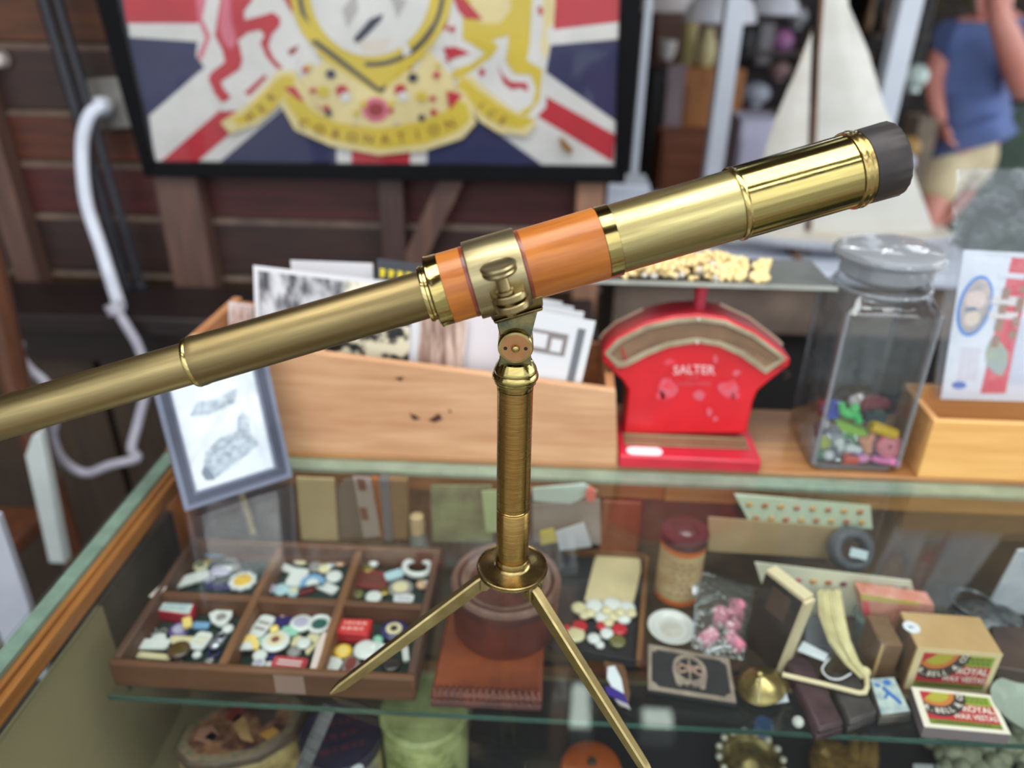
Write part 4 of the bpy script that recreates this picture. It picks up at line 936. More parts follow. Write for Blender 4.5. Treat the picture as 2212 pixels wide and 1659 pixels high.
for args in (
    (387, 1358, 'disc', 'PL', 'round purple badge below the pale lidded tin' + FL, 20), (404, 1343, 'bar', 'Q', 'small gold tag leaning on the purple badge' + FL, 8, 10, 30, 2),
    (433, 1350, 'bar', 'U', 'small light blue oblong pin' + FL, 17, 6), (478, 1333, 'shield', 'WG', 'white printed shield badge' + FL, 22, 17, 25, 1),
    (492, 1356, 'disc', 'W', 'small white badge under the white shield badge' + FL, 11), (325, 1390, 'bar', 'W', 'long white bone bar, upper of two' + FL, 35, 9, 3, 1),
    (341, 1378, 'disc', 'W', 'white disc behind the bone bar' + FL, 15, 0, 0, 0), (327, 1416, 'bar', 'C', 'thin long cream stick' + FL, 40, 5, -3),
    (386, 1401, 'disc', 'BZ', 'dark brown oval badge by the bone bar' + FL, 21, 16, 0, 2), (433, 1383, 'bar', 'WC', 'white square badge with faint print' + FL, 16, 16, -8, 1),
    (392, 1382, 'bar', 'C', 'cream strip under the brown oval badge' + FL, 24, 7), (466, 1390, 'lump', 'SL', 'silver trinket lump on the right' + FL, 13, 11, 0, 1),
    (478, 1372, 'ring', 'S', 'silver ring with open middle on the right' + FL, 11), (425, 1412, 'disc', 'W', 'small white button at the front' + FL, 9), (385, 1428, 'disc', 'S', 'small silver stud by the front wall' + FL, 8),
    (461, 1408, 'ring', 'N', 'dark blue ring under the silver lump' + FL, 13), (330, 1362, 'ring', 'G', 'grey ring by the side wall' + FL, 9), (352, 1362, 'ring', 'G', 'grey ring beside the purple badge' + FL, 8),
    (452, 1430, 'lump', 'GS', 'small grey charm near the divider' + FL, 9, 7),
    (413, 1249, 'bar', 'W', 'long slanting white badge' + BL, 33, 10, 32, 1), (524, 1253, 'flower', 'WY', 'daisy badge, white petals and yellow middle' + BL, 27, 0, 0, 1),
    (478, 1232, 'lump', 'LW', 'lavender and white trinket pile' + BL, 20, 12, 0, 0), (433, 1220, 'disc', 'CV', 'cream badge beside the lavender pile' + BL, 14), (464, 1192, 'bar', 'U', 'pale blue strip at the back' + BL, 19, 7, 0, 1),
    (473, 1266, 'bar', 'N', 'navy blue bar badge by the divider' + BL, 26, 5), (452, 1245, 'shield', 'LG', 'grey lavender shield' + BL, 12, 12), (447, 1208, 'disc', 'Z', 'small brass disc' + BL, 10), (505, 1222, 'disc', 'G', 'grey disc behind the daisy badge' + BL, 12), (500, 1200, 'bar', 'G', 'grey square at the back' + BL, 12, 10),
    (614, 1224, 'bar', 'W', 'white bar slanting down to the right' + BM, 24, 6, -25), (642, 1246, 'bar', 'W', 'tall white tag in the middle' + BM, 17, 18, -5, 1), (651, 1205, 'disc', 'CV', 'cream green disc' + BM, 16), (690, 1194, 'disc', 'W', 'white oval stud at the back' + BM, 16, 12, 0, 1),
    (619, 1196, 'disc', 'T', 'teal disc in the back corner' + BM, 13), (674, 1253, 'arch', 'UW', 'blue and white curved badge' + BM, 24, 13, 20, 2), (607, 1271, 'disc', 'A', 'pale blue disc at the front' + BM, 16), (634, 1275, 'shield', 'AC', 'pale blue shield at the front' + BM, 16, 13, 10),
    (721, 1243, 'disc', 'W', 'white round button on the right' + BM, 16), (706, 1268, 'bar', 'W', 'white bar by the right divider' + BM, 23, 8, -25), (681, 1222, 'disc', 'G', 'grey disc behind the curved badge' + BM, 14), (701, 1228, 'lump', 'CW', 'cream charm beside the grey disc' + BM, 13, 10),
    (735, 1212, 'disc', 'O', 'peach coloured disc at the back right' + BM, 11), (583, 1272, 'lump', 'L', 'lavender bead at the left front' + BM, 12, 9), (662, 1274, 'bar', 'E', 'dark red bar below the curved badge' + BM, 16, 6, 30), (716, 1216, 'disc', 'S', 'silver disc next to the peach disc' + BM, 10),
    (803, 1251, 'bar', 'EB', 'dark red oblong badge' + BR, 32, 18, -4), (807, 1287, 'disc', 'W', 'white domed button at the front' + BR, 16, 0, 0, 1), (865, 1268, 'disc', 'GC', 'grey domed disc' + BR, 24), (872, 1292, 'bar', 'WL', 'small white oblong at the front' + BR, 19, 8),
    (794, 1223, 'disc', 'ZV', 'brass disc at the back left' + BR, 17), (807, 1214, 'disc', 'W', 'small white button on the brass disc' + BR, 9, 0, 0, 1), (829, 1275, 'disc', 'Z', 'small brass button beside the dark red badge' + BR, 12), (912, 1263, 'lump', 'OW', 'pinkish charm at the right' + BR, 12, 9), (772, 1281, 'disc', 'V', 'olive disc by the divider' + BR, 12),
    (565, 1352, 'bar', 'WG', 'white ribbed oblong badge' + FM, 16, 21, -12, 1), (532, 1390, 'arch', 'QW', 'cream and yellow rainbow badge' + FM, 26, 17, 8, 2), (595, 1382, 'disc', 'WCE', 'white ring badge with red brown middle' + FM, 27, 0, 0, 2), (592, 1356, 'disc', 'Q', 'small gold knob above the ring badge' + FM, 9, 0, 0, 3),
    (626, 1362, 'bar', 'M', 'mint green tag right of the ring badge' + FM, 15, 10, 20, 1), (565, 1384, 'disc', 'M', 'small mint disc left of the ring badge' + FM, 10, 0, 0, 1), (650, 1344, 'disc', 'WL', 'large white disc near the back' + FM, 22, 0, 0, 1), (690, 1346, 'ring', 'WT', 'white ring with green middle' + FM, 25, 0, 0, 1),
    (656, 1387, 'disc', 'W', 'plain white disc right of the ring badge' + FM, 14, 0, 0, 1), (672, 1390, 'shield', 'CV', 'cream shield by the right divider' + FM, 12, 20, 0, 0), (610, 1343, 'shield', 'N', 'dark blue pointed badge at the back' + FM, 16, 12), (561, 1413, 'disc', 'W', 'white button, upper of two' + FM, 14, 0, 0, 1),
    (559, 1431, 'disc', 'WL', 'white button, lower of two' + FM, 13, 0, 0, 1), (580, 1435, 'disc', 'W', 'small white stud by the red bar badge' + FM, 9), (585, 1411, 'bar', 'N', 'dark violet oblong under the ring badge' + FM, 12, 10), (635, 1405, 'disc', 'G', 'grey green disc above the red bar badge' + FM, 14), (625, 1432, 'bar', 'RW', 'long red bar badge with white lettering' + FM, 34, 11, -3, 1),
    (612, 1326, 'disc', 'O', 'small pinkish stud by the back divider' + FM, 9), (640, 1384, 'bar', 'C', 'small cream tag' + FM, 8, 10), (675, 1362, 'disc', 'K', 'dark button below the green ring' + FM, 10),
    (740, 1404, 'disc', 'YQ', 'yellow oval badge below the red tin' + FR_, 18, 13, 0, 1), (851, 1358, 'disc', 'NCK', 'blue rimmed round badge with cream face' + FR_, 25, 0, 0, 1), (790, 1403, 'lump', 'W', 'white irregular brooch in the middle' + FR_, 24, 18, 0, 1), (812, 1412, 'shield', 'WK', 'white and dark shield beside the brooch' + FR_, 20, 20, -30, 1),
    (757, 1434, 'disc', 'GE', 'grey brown oval badge' + FR_, 18, 20), (712, 1436, 'bar', 'W', 'torn white paper tag at the front' + FR_, 21, 15, -15, 1), (816, 1380, 'disc', 'M', 'small green button under the blue rimmed badge' + FR_, 10), (876, 1411, 'bar', 'W', 'small white peg on the right' + FR_, 6, 14, 15), (845, 1432, 'disc', 'K', 'large dark button' + FR_, 19), (784, 1440, 'disc', 'K', 'dark round stud at the front' + FR_, 11), (868, 1385, 'bar', 'E', 'dark red tag by the side wall' + FR_, 8, 14, 10)):
    put(*args, where='')
t_ = put(902, 1224, 'ring', 'W', 'large white buckle with an open middle' + BR, 33, 20, -15, 2, where='', name='buckle', cat='buckle')
put(851, 1240, 'bar', 'A', 'pale blue white tab beside the large buckle' + BR, 18, 8, 30, 1, where='')
p = atz(339, 1279, ZD + .002); tag(obj('paper_tag', MB().prism([p + Vector((x, y, .0007)) for x, y in ((-.006, -.008), (.004, -.010), (.008, .008), (-.001, .010))], (0, 0, -.0005)), plain((222, 206, 200), .7), None, p), 'small pinkish paper tag on the left rim of the tray', 'tag')

# ------------------------------------------------------------------ leather things under the tripod
S2 = SH + .0002
lea = mat('leather_red', (112, 50, 36), .45, 0, (80, 34, 28), 26, (1, 1, 1), .25, coat=.15); lead = mat('leather_dark', (92, 44, 36), .5, 0, (60, 30, 28), 40, (1, 1, 1), .3)
leo = mat('leather_tan', (136, 66, 34), .42, 0, (98, 44, 26), 16, (1, 1, 1), .25, coat=.2)
purse = thing('leather_purse', 'flat tan leather purse with a laced front edge at the shelf edge', 'purse', (-.047, .58, S2))
q = [atz(929, 1500, .836), atz(1172, 1512, .836), Vector((.012, .70, .836)), Vector((-.100, .70, .836))]
obj('body', MB().prism(q, (0, 0, -.0155)), leo, purse, bevel=.004)
mb = MB(); a, b = atz(931, 1496, .836), atz(1170, 1507, .836)
for i in range(17):
    c = a.lerp(b, (i + .5) / 17); mb.tube([c + Vector((-.001, .008, .0005)), c + Vector((0, .003, .003)), c + Vector((.001, -.003, -.001)), c + Vector((.001, -.0042, -.012))], .0020, 7)
obj('lacing', mb, mat('lace_leather', (120, 62, 50), .4, 0, (84, 42, 38), 40), purse)
obj('edge_roll', MB().tube([a + Vector((0, -.002, -.010)), b + Vector((0, -.002, -.010))], .0052, 10), lead, purse)
lb = thing('round_leather_box', 'round red-brown leather collar box with a ringed lid', 'box', (-.033, .646, .8363))
LBM = Matrix.Translation((-.033, .646, 0))
obj('body', MB().lathe([(0, .8365), (.0575, .8365), (.0585, .840), (.0585, .8845), (0, .8846)], LBM, 56), lea, lb)
ld = obj('lid', MB().lathe([(.0578, .8848), (.0600, .8852), (.0604, .897), (.0590, .9005), (.0555, .9015), (.0530, .9005), (.0500, .8985), (.0470, .8990), (.0440, .8985), (.0400, .8955), (.0380, .8950), (0, .8948)], LBM, 64), lead, lb)
obj('lid_band', MB().lathe([(.0402, .8959), (.0440, .8990), (.0465, .8999), (.0492, .8996)], LBM, 64), mat('leather_worn', (128, 100, 88), .4, 0, (96, 70, 62), 30), ld)
obj('lid_band', MB().lathe([(.0532, .9010), (.0556, .9021), (.0592, .9010), (.0610, .8968)], LBM, 64), mat('leather_worn2', (122, 92, 80), .4, 0, (92, 62, 54), 30), ld)

# black button tray with a cream button card
bt = thing('button_tray', 'black lined wooden tray with loose buttons behind the right tripod leg', 'tray', (.09, .66, S2))
qb = [atz(1190, 1404, .8215), atz(1372, 1438, .8215), atz(1391, 1212, .8215), atz(1220, 1200, .8215)]
blk = mat('black_lining', (38, 36, 38), .7, 0, (28, 27, 30), 30); brw = wood('button_tray_wood', (134, 90, 52), (100, 64, 40), 1)
obj('floor', MB().prism(qb, (0, 0, -.0011)), blk, bt)
def wall_(a, b, w_, m, h=.012):
    d = (b - a).normalized(); s_ = Vector((-d.y, d.x, 0)) * w_
    obj('side_wall', MB().prism([up_z(a, S2 + h), up_z(b, S2 + h), up_z(b, S2 + h) - s_, up_z(a, S2 + h) - s_], (0, 0, -h)), m, bt, bevel=.0008)
wall_(qb[0], qb[1], .003, blk); wall_(qb[1], qb[2], .006, brw); wall_(qb[2], qb[3], .003, brw); wall_(qb[3], qb[0], .003, blk)
cc = [atz(x, y, .8232) for x, y in ((1262, 1300), (1368, 1305), (1384, 1235), (1383, 1215), (1376, 1200), (1362, 1190), (1335, 1186), (1308, 1188), (1292, 1196), (1284, 1212))]
o = obj('button_card', MB().prism([p + UP * .0018 for p in cc], (0, 0, -.0012)), mat('cream_card', (206, 188, 148), .7, 0, (188, 170, 132), 20), None, cc[0]); tag(o, 'blank cream card with a rounded top in the black button tray', 'card')
for i, (x, y, r_, c, d) in enumerate(((1251, 1311, 15, 'C', 'pale cream button at the far left of the button tray'), (1284, 1306, 17, 'W', 'white button below the cream card, left'), (1322, 1303, 17, 'W', 'white button below the cream card, middle'), (1354, 1311, 17, 'W', 'white button below the cream card, right'),
    (1300, 1331, 14, 'W', 'white button in the second row, left'), (1325, 1328, 13, 'C', 'cream button in the second row, middle'), (1348, 1333, 14, 'W', 'white button in the second row, right'), (1252, 1350, 15, 'R', 'large square red button in the button tray'), (1300, 1350, 11, 'R', 'small red button between the white buttons'),
    (1338, 1357, 15, 'R', 'coral red button at the right of the button tray'), (1243, 1368, 19, 'C', 'large cream button in the front row'), (1283, 1377, 13, 'W', 'white button in the front row'), (1311, 1366, 13, 'W', 'white button in front of the small red button'), (1334, 1383, 16, 'V', 'olive cream button at the front of the button tray'), (1224, 1356, 10, 'R', 'red button half under the tripod leg'), (1296, 1391, 9, 'W', 'tiny white button at the front of the button tray'))):
    put(x, y, 'disc', c, d, r_, 0, 0, 0, name='button', cat='button', zb_=.8220, group='loose buttons in the button tray', where='')
for x, y, w_ in ((1262, 1326, 'leftmost'), (1276, 1322, 'second from left'), (1310, 1316, 'under the card middle'), (1340, 1320, 'second from right'), (1364, 1322, 'rightmost'), (1315, 1342, 'nearest the red buttons')):
    put(x, y, 'disc', 'C', 'small cream button in the pile below the cream card, ' + w_, 10, lay=1, name='button', cat='button', zb_=.8220, group='loose buttons in the button tray', where='')
# enamel pendant on a brown card at the shelf edge
pc_ = [atz(x, y, .8222) for x, y in ((1303, 1425), (1325, 1416), (1340, 1422), (1352, 1450), (1361, 1500), (1356, 1528), (1340, 1528), (1318, 1492))]
en = thing('ribbon_badge', 'purple and white ribbon badge on a brown card by the tripod leg', 'badge', pc_[0])
obj('card', MB().prism([p + UP * .001 for p in pc_], (0, 0, -.0018)), plain((104, 70, 48), .6), en)
obj('white_wedge', MB().prism([atz(x, y, .8246) for x, y in ((1313, 1440), (1328, 1438), (1342, 1466), (1348, 1498), (1322, 1484), (1311, 1464))], (0, 0, -.0012)), plain((226, 230, 238), .35), en)
obj('purple_bar', MB().prism([atz(x, y, .8248) for x, y in ((1306, 1482), (1322, 1484), (1348, 1499), (1357, 1520), (1330, 1508), (1312, 1500))], (0, 0, -.0014)), plain((58, 42, 136), .4), en)
obj('hem', MB().prism([atz(x, y, .8246) for x, y in ((1328, 1509), (1357, 1521), (1362, 1532), (1336, 1520))], (0, 0, -.0012)), plain((176, 168, 176), .4), en)

# talc tin, dish, bag of pink rollers
tc_ = atz(1462, 1312, S2); tcx, tcy, tr_ = tc_.x + .003, tc_.y + .0265, .0265
ztop = aty(1472, 1142, tcy).z
talc = thing('talc_tin', 'tall cream and orange tin with a domed maroon lid', 'tin', (tcx, tcy, S2))
TM_ = Matrix.Translation((tcx, tcy, 0))
ora = plain((206, 104, 44), .35); tcr = mat('talc_cream', (196, 172, 128), .45, 0, (172, 138, 100), 20, (1, 1, 3))
obj('body', MB().lathe([(0, S2), (tr_, S2 + .0008), (tr_, S2 + .008), (tr_, ztop - .022), (tr_ + .0003, ztop - .0145), (0, ztop - .014)], TM_, 40, [0, 1, 0, 1, 0]), [tcr, ora], talc)
mb = MB()
for k in range(7):
    zz = S2 + .018 + k * .0075
    for j in range(3):
        a0 = R(236 + j * 20 + (k % 2) * 6); a1 = a0 + R(13)
        mb.prism([Vector((tcx + (tr_ + .0004) * math.cos(a_), tcy + (tr_ + .0004) * math.sin(a_), z_)) for a_, z_ in ((a0, zz), (a1, zz), (a1, zz + .0028), (a0, zz + .0028))], (0, .0003, 0))
obj('print', mb, plain((160, 124, 92), .5), talc)
tl_ = obj('lid', MB().lathe([(tr_ + .0012, ztop - .0138), (tr_ + .0018, ztop - .004), (tr_ + .0008, ztop - .0015), (tr_ - .004, ztop), (tr_ - .008, ztop - .001), (.013, ztop + .001), (.010, ztop + .0035), (0, ztop + .0045)], TM_, 40), mat('maroon_lid', (76, 38, 42), .3, 0, (62, 30, 34), 14, coat=.4), talc)
dish = thing('pin_dish', 'small round white pin dish in front of the talc tin', 'dish', atz(1450, 1357, S2))
dp_ = atz(1450, 1357, S2 + .003)
obj('plate', MB().lathe([(0, S2 + .0002), (.017, S2 + .0002), (.0262, S2 + .004), (.0272, S2 + .006), (.0262, S2 + .0062), (.021, S2 + .0045), (.0185, S2 + .0022), (0, S2 + .0018)], Matrix.Translation((dp_.x, dp_.y, 0)), 40), plain((206, 206, 204), .25, coat=.3), dish)
obj('well', MB().lathe([(.0165, S2 + .0021), (0, S2 + .0021)], Matrix.Translation((dp_.x, dp_.y, 0)), 32), mat('dish_well', (178, 174, 168), .4, 0, (196, 192, 186), 80), dish)
pk_ = mat('pink_foam', (240, 150, 172), .6, 0, (228, 128, 154), 30, bump=.2)
for x, y, r_, L, rot, d in ((1556, 1332, 20, 40, 80, 'pink foam roller in the clear bag, left of the upper pair'), (1590, 1322, 23, 46, 70, 'pink foam roller in the clear bag, right of the upper pair'), (1530, 1376, 20, 44, 40, 'pink foam roller at the lower left of the clear bag'),
    (1584, 1352, 17, 30, 20, 'pink foam roller in the middle of the clear bag'), (1588, 1386, 19, 44, 120, 'pink foam roller at the lower right of the clear bag')):
    p = atz(x, y, S2 + .010); s = mpp(p); d_ = Vector((math.cos(R(rot)), math.sin(R(rot)), .1)) * L * s / 2
    p.z = S2 + r_ * s * .85 + .0012
    mb = MB().tube([p - d_, p - d_ * .8, p + d_ * .8, p + d_], [r_ * s * .6, r_ * s * .8, r_ * s * .8, r_ * s * .6], 14).tube([p - d_ * 1.25, p + d_ * 1.25], r_ * s * .22, 8, 1)
    tag(obj('foam_roller', mb, [pk_, plain((226, 216, 214), .4)], None, p), d, 'hair roller', 'pink foam rollers in the clear bag')
bagm = glassy('bag_film', (240, 244, 248), .10, 1.45, .05, (225, 232, 240), 1.0, 70, 3.4)
bq = [(1497, 1402), (1607, 1428), (1628, 1268), (1508, 1232)]
bz = [S2 + .014, S2 + .012, S2 + .014, S2 + .036]
bc = [atz(*bq[i], bz[i]) for i in range(4)]
mb = MB(); n1 = 10; r5 = random.Random(9)
for i in range(n1 + 1):
    for j in range(n1 + 1):
        u, v = j / n1, i / n1; p = (bc[0] * (1 - u) + bc[1] * u) * (1 - v) + (bc[3] * (1 - u) + bc[2] * u) * v
        mb.v.append(p + UP * (.010 * math.sin(math.pi * u) * math.sin(math.pi * v) + r5.uniform(-.0012, .0012)))
for i in range(n1):
    for j in range(n1): k = i * (n1 + 1) + j; mb.f.append([k, k + 1, k + n1 + 2, k + n1 + 1]); mb.m.append(0)
cb = obj('clear_bag', mb, bagm, None, (bc[0] + bc[2]) / 2, ang=180); tag(cb, 'clear plastic bag lying over the pink foam rollers', 'bag')
obj('price_tag', MB().prism([atz(x, y, S2 + .030) for x, y in ((1494, 1252), (1502, 1246), (1508, 1278), (1497, 1284))], (0, 0, -.0006)), plain((236, 238, 246), .5), cb)
obj('seal_strip', MB().tube([bc[0] + UP * .002, bc[3] + UP * .002], .0016, 6), bagm, cb)

# club plaque with winged wheel
def quadmap(quad, z):
    c = [atz(*q_, z) for q_ in quad]
    return lambda u, v, e=0: (c[0] * (1 - u) + c[1] * u) * (1 - v) + (c[3] * (1 - u) + c[2] * u) * v + UP * e
PQ = quadmap([(1399, 1490), (1590, 1520), (1574, 1423), (1400, 1393)], S2 + .006)
plq = thing('club_plaque', 'black rectangular plaque with a winged wheel emblem and raised border', 'plaque', PQ(.5, .5))
bz_ = mat('plaque_metal', (176, 160, 146), .45, .2, (138, 124, 114), 40); bkm = mat('plaque_black', (44, 44, 48), .6, 0, (34, 34, 38), 60)
obj('plate', MB().prism([PQ(0, 0), PQ(1, 0), PQ(1, 1), PQ(0, 1)], (0, 0, -.0055)), bkm, plq, bevel=.001)
mb = MB()
for a_, b_, c_, d_ in (((0, 0), (1, 0), (.955, .09), (.045, .09)), ((.045, .91), (.955, .91), (1, 1), (0, 1)), ((0, 0), (.045, .09), (.045, .91), (0, 1)), ((.955, .09), (1, 0), (1, 1), (.955, .91))):
    mb.prism([PQ(*a_, .0016), PQ(*b_, .0016), PQ(*c_, .0012), PQ(*d_, .0012)], (0, 0, -.0015))
for a_, b_ in ((0, 0), (1, 0), (1, 1), (0, 1)):
    s1_, s2_ = (1 if a_ == 0 else -1), (1 if b_ == 0 else -1)
    mb.prism([PQ(a_ + s1_ * x, b_ + s2_ * y, .0020) for x, y in ((.01, .01), (.14, .02), (.10, .13), (.02, .20))], (0, 0, -.0019))
obj('border', mb, bz_, plq)
def pe(x, y, e=.0016): return PQ(.5 + x / 1.62, .5 + y, e)
mb = MB(); N_ = 28
for i in range(N_):
    a0, a1 = 2 * math.pi * i / N_, 2 * math.pi * (i + 1) / N_
    mb.prism([pe(.33 * math.cos(a0), .08 + .33 * math.sin(a0)), pe(.33 * math.cos(a1), .08 + .33 * math.sin(a1)), pe(.25 * math.cos(a1), .08 + .25 * math.sin(a1)), pe(.25 * math.cos(a0), .08 + .25 * math.sin(a0))], (0, 0, -.0015))
for t in (90, 30, 150, 270, 210, 330):
    d0, d1 = math.cos(R(t)), math.sin(R(t)); 
    mb.prism([pe(-d1 * .018, .08 + d0 * .018), pe(d0 * .27 - d1 * .018, .08 + d1 * .27 + d0 * .018), pe(d0 * .27 + d1 * .018, .08 + d1 * .27 - d0 * .018), pe(d1 * .018, .08 - d0 * .018)], (0, 0, -.0015))
for s_ in (-1, 1):                                          # wings spreading below the wheel
    mb.prism([pe(s_ * x, y, .0018) for x, y in ((0, -.16), (.12, -.17), (.27, -.08), (.34, .02), (.31, -.12), (.27, -.30), (.20, -.33), (.13, -.27), (.07, -.30), (0, -.24))], (0, 0, -.0016))
obj('emblem', mb, bz_, plq, smooth=False)
obj('letters', MB().text('CTC', lambda x, y: pe(x, .045 + y, .0022), .24, bold=.012), mat('plaque_copper', (190, 152, 138), .45, .2, (160, 128, 116), 40), plq, smooth=False)

# brass shell bell on a white tag
sh_ = atz(1648, 1475, S2 + .012)
wt = [atz(x, y, S2 + .0012) for x, y in ((1612, 1500), (1650, 1505), (1694, 1482), (1704, 1515), (1640, 1524))]
tag(obj('price_card', MB().prism(wt, (0, 0, -.001)), plain((222, 226, 236), .6), None, wt[0]), 'white price card under the small brass bell', 'card')
shm = Matrix.Translation((sh_.x, sh_.y, S2 + .0016)) @ Matrix.Rotation(R(-14), 4, 'Y')
bell = thing('brass_bell', 'small shallow cone shaped brass bell lying on a white card', 'bell', (sh_.x, sh_.y, S2 + .0014))
brs = mat('bell_brass', (176, 156, 104), .3, .9, (128, 112, 72), 30, rvar=.08)
obj('shell', MB().lathe([(.0255, .006), (.0262, .0072), (.025, .0096), (.017, .0155), (.008, .0205), (.0035, .0225), (.003, .0215), (.016, .0135), (.0235, .0075), (.0255, .006)], shm, 40), brs, bell)
obj('knob', MB().lathe([(.0035, .0222), (.0045, .0235), (.0040, .0262), (.002, .0275), (0, .0278)], shm, 20), brs, bell)
obj('seam', MB().tube([shm @ Vector((.0, -.0035, .0228)), shm @ Vector((-.004, -.014, .0185)), shm @ Vector((-.008, -.0235, .0104))], .0016, 8), plain((206, 192, 150), .3, .7), bell)

# dark card folder with cream edges, raffia bundle, cases and tins
fo = thing('card_folder', 'dark upright box with cream edges standing beside the raffia bundle', 'box', atz(1678, 1454, S2))
B0, B1 = atz(1676, 1452, S2), atz(1602, 1385, S2)
fv = (B1 - B0); hgt = None
tp0 = aty(1737, 1297, B0.y).z
tp0 = B0.z + (tp0 - B0.z) * .98
lean_v = aty(1737, 1297, B0.y) - B0; lean_v.z = tp0 - B0.z
nrm = Vector((fv.y, -fv.x, 0)).normalized(); nrm = nrm if nrm.x > 0 else -nrm
dkp = mat('folder_dark', (56, 44, 36), .6, 0, (40, 32, 30), 20); cre = plain((222, 204, 168), .55)
obj('panel', MB().prism([B0, B1, B1 + lean_v, B0 + lean_v], nrm * .012), dkp, fo)
ed = MB()
def strip_(a, b, w=.0042): ed.prism([a - nrm * .001, b - nrm * .001, b - nrm * .001 + (lean_v.normalized() * w), a - nrm * .001 + (lean_v.normalized() * w)], nrm * .0142)
strip_(B0 + lean_v, B1 + lean_v)
d2 = fv.normalized() * -.004
ed.prism([B0 - nrm * .001, B0 + d2 - nrm * .001, B0 + d2 + lean_v - nrm * .001, B0 + lean_v - nrm * .001], nrm * .0142)
obj('cream_edge', ed, cre, fo)
mb = MB()
for k in range(7):
    o_ = B0 + fv * .25 + lean_v * (.62 + .045 * k) - nrm * .0004
    mb.prism([o_, o_ + fv * .5, o_ + fv * .5 + lean_v * .015, o_ + lean_v * .015], nrm * .0003)
obj('print', mb, plain((120, 92, 76), .6), fo)
raf = thing('raffia_bundle', 'cream raffia bundle tied above a thin cream cord loop', 'raffia', atz(1868, 1490, S2))
rm = mat('raffia', (226, 214, 168), .7, 0, (204, 190, 142), 60, (1, 1, 1), .2)
mb = MB(); r6 = random.Random(4)
ctrl = [(1790, 1278, .055), (1796, 1330, .052), (1812, 1385, .044), (1838, 1430, .030), (1866, 1462, .014)]
for k in range(34):
    o_ = r6.uniform(-1, 1); o2 = r6.uniform(-1, 1)
    path = [atz(x + o_ * wd, y + o2 * 4, S2 + h_ + o2 * .003) for (x, y, h_), wd in zip(ctrl, (24, 26, 22, 15, 8))]
    mb.tube(path, .0013, 5)
obj('fibres', mb, rm, raf)
obj('knot', MB().ball(atz(1866, 1452, S2 + .014), (.0075, .006, .006), seg=14, rings=8).ball(atz(1852, 1440, S2 + .020), (.005, .005, .004), seg=12, rings=6), rm, raf)
mb = MB().tube([atz(1690, 1457, S2 + .022), atz(1780, 1478, S2 + .022), atz(1855, 1497, S2 + .022), atz(1868, 1496, S2 + .022), atz(1873, 1484, S2 + .021), atz(1872, 1455, S2 + .016)], .0026, 10)
obj('cord', mb, cre, raf)
obj('white_string', MB().tube(smooth([atz(1838, 1455, S2 + .022), atz(1815, 1467, S2 + .023), atz(1790, 1464, S2 + .023), atz(1776, 1445, S2 + .023), atz(1792, 1422, S2 + .024)]), .0010, 8), plain((222, 220, 226), .5), raf)
def slab_case(quad, h, m, label, name, cat, bev=.004, extra=None):
    top = [atz(*q_, S2 + h) for q_ in quad]; c = sum(top, Vector()) / len(top)
    t = thing(name, label, cat, (c.x, c.y, S2))
    obj('lower_shell', MB().prism([p - UP * h * .46 for p in top], (0, 0, -h * .54)), m, t, bevel=bev * .5)
    obj('upper_shell', MB().prism(top, (0, 0, -h * .44)), m, t, bevel=bev)
    if extra: extra(t, top)
    return t
slab_case([(1768, 1578), (1826, 1560), (1742, 1405), (1694, 1418)], .018, mat('case_plum', (80, 52, 60), .5, 0, (54, 36, 42), 50, bump=.2), 'long plum leather case poking over the shelf edge', 'spectacle_case', 'case')
slab_case([(1836, 1562), (1898, 1538), (1846, 1440), (1788, 1452)], .017, mat('case_charcoal', (72, 66, 66), .45, 0, (48, 42, 44), 40, bump=.2), 'dark grey case between the plum case and the floral tin', 'spectacle_case', 'case')
def floral(t, top):
    c = sum(top, Vector()) / 4; ins = [c + (p - c) * .88 + UP * .0005 for p in top]
    obj('lid_panel', MB().prism(ins, (0, 0, -.0004)), mat('floral_lid', (196, 206, 200), .35, 0, (150, 166, 176), 90), t)
    f = lambda u, v: (ins[0] * (1 - u) + ins[1] * u) * (1 - v) + (ins[3] * (1 - u) + ins[2] * u) * v + UP * .0004
    mb = MB().prism([f(.62 + .16 * math.cos(k * .524), .86 + .09 * math.sin(k * .524)) for k in range(12)], (0, 0, -.0003))
    mb.tube([f(.10, .82), f(.2, .80), f(.28, .76)], .0016, 6).tube([f(.40, .72), f(.55, .52), f(.72, .34), f(.80, .22)], .0020, 6).tube([f(.3, .4), f(.42, .5), f(.5, .6)], .0012, 6)
    obj('blue_print', mb, plain((62, 116, 190), .4), t)
slab_case([(1902, 1550), (1972, 1541), (1932, 1459), (1874, 1463)], .013, mat('tin_worn_edge', (96, 88, 84), .4, .4, (70, 64, 62), 40), 'worn pale tin lid with blue flower print', 'floral_tin', 'tin', .003, floral)

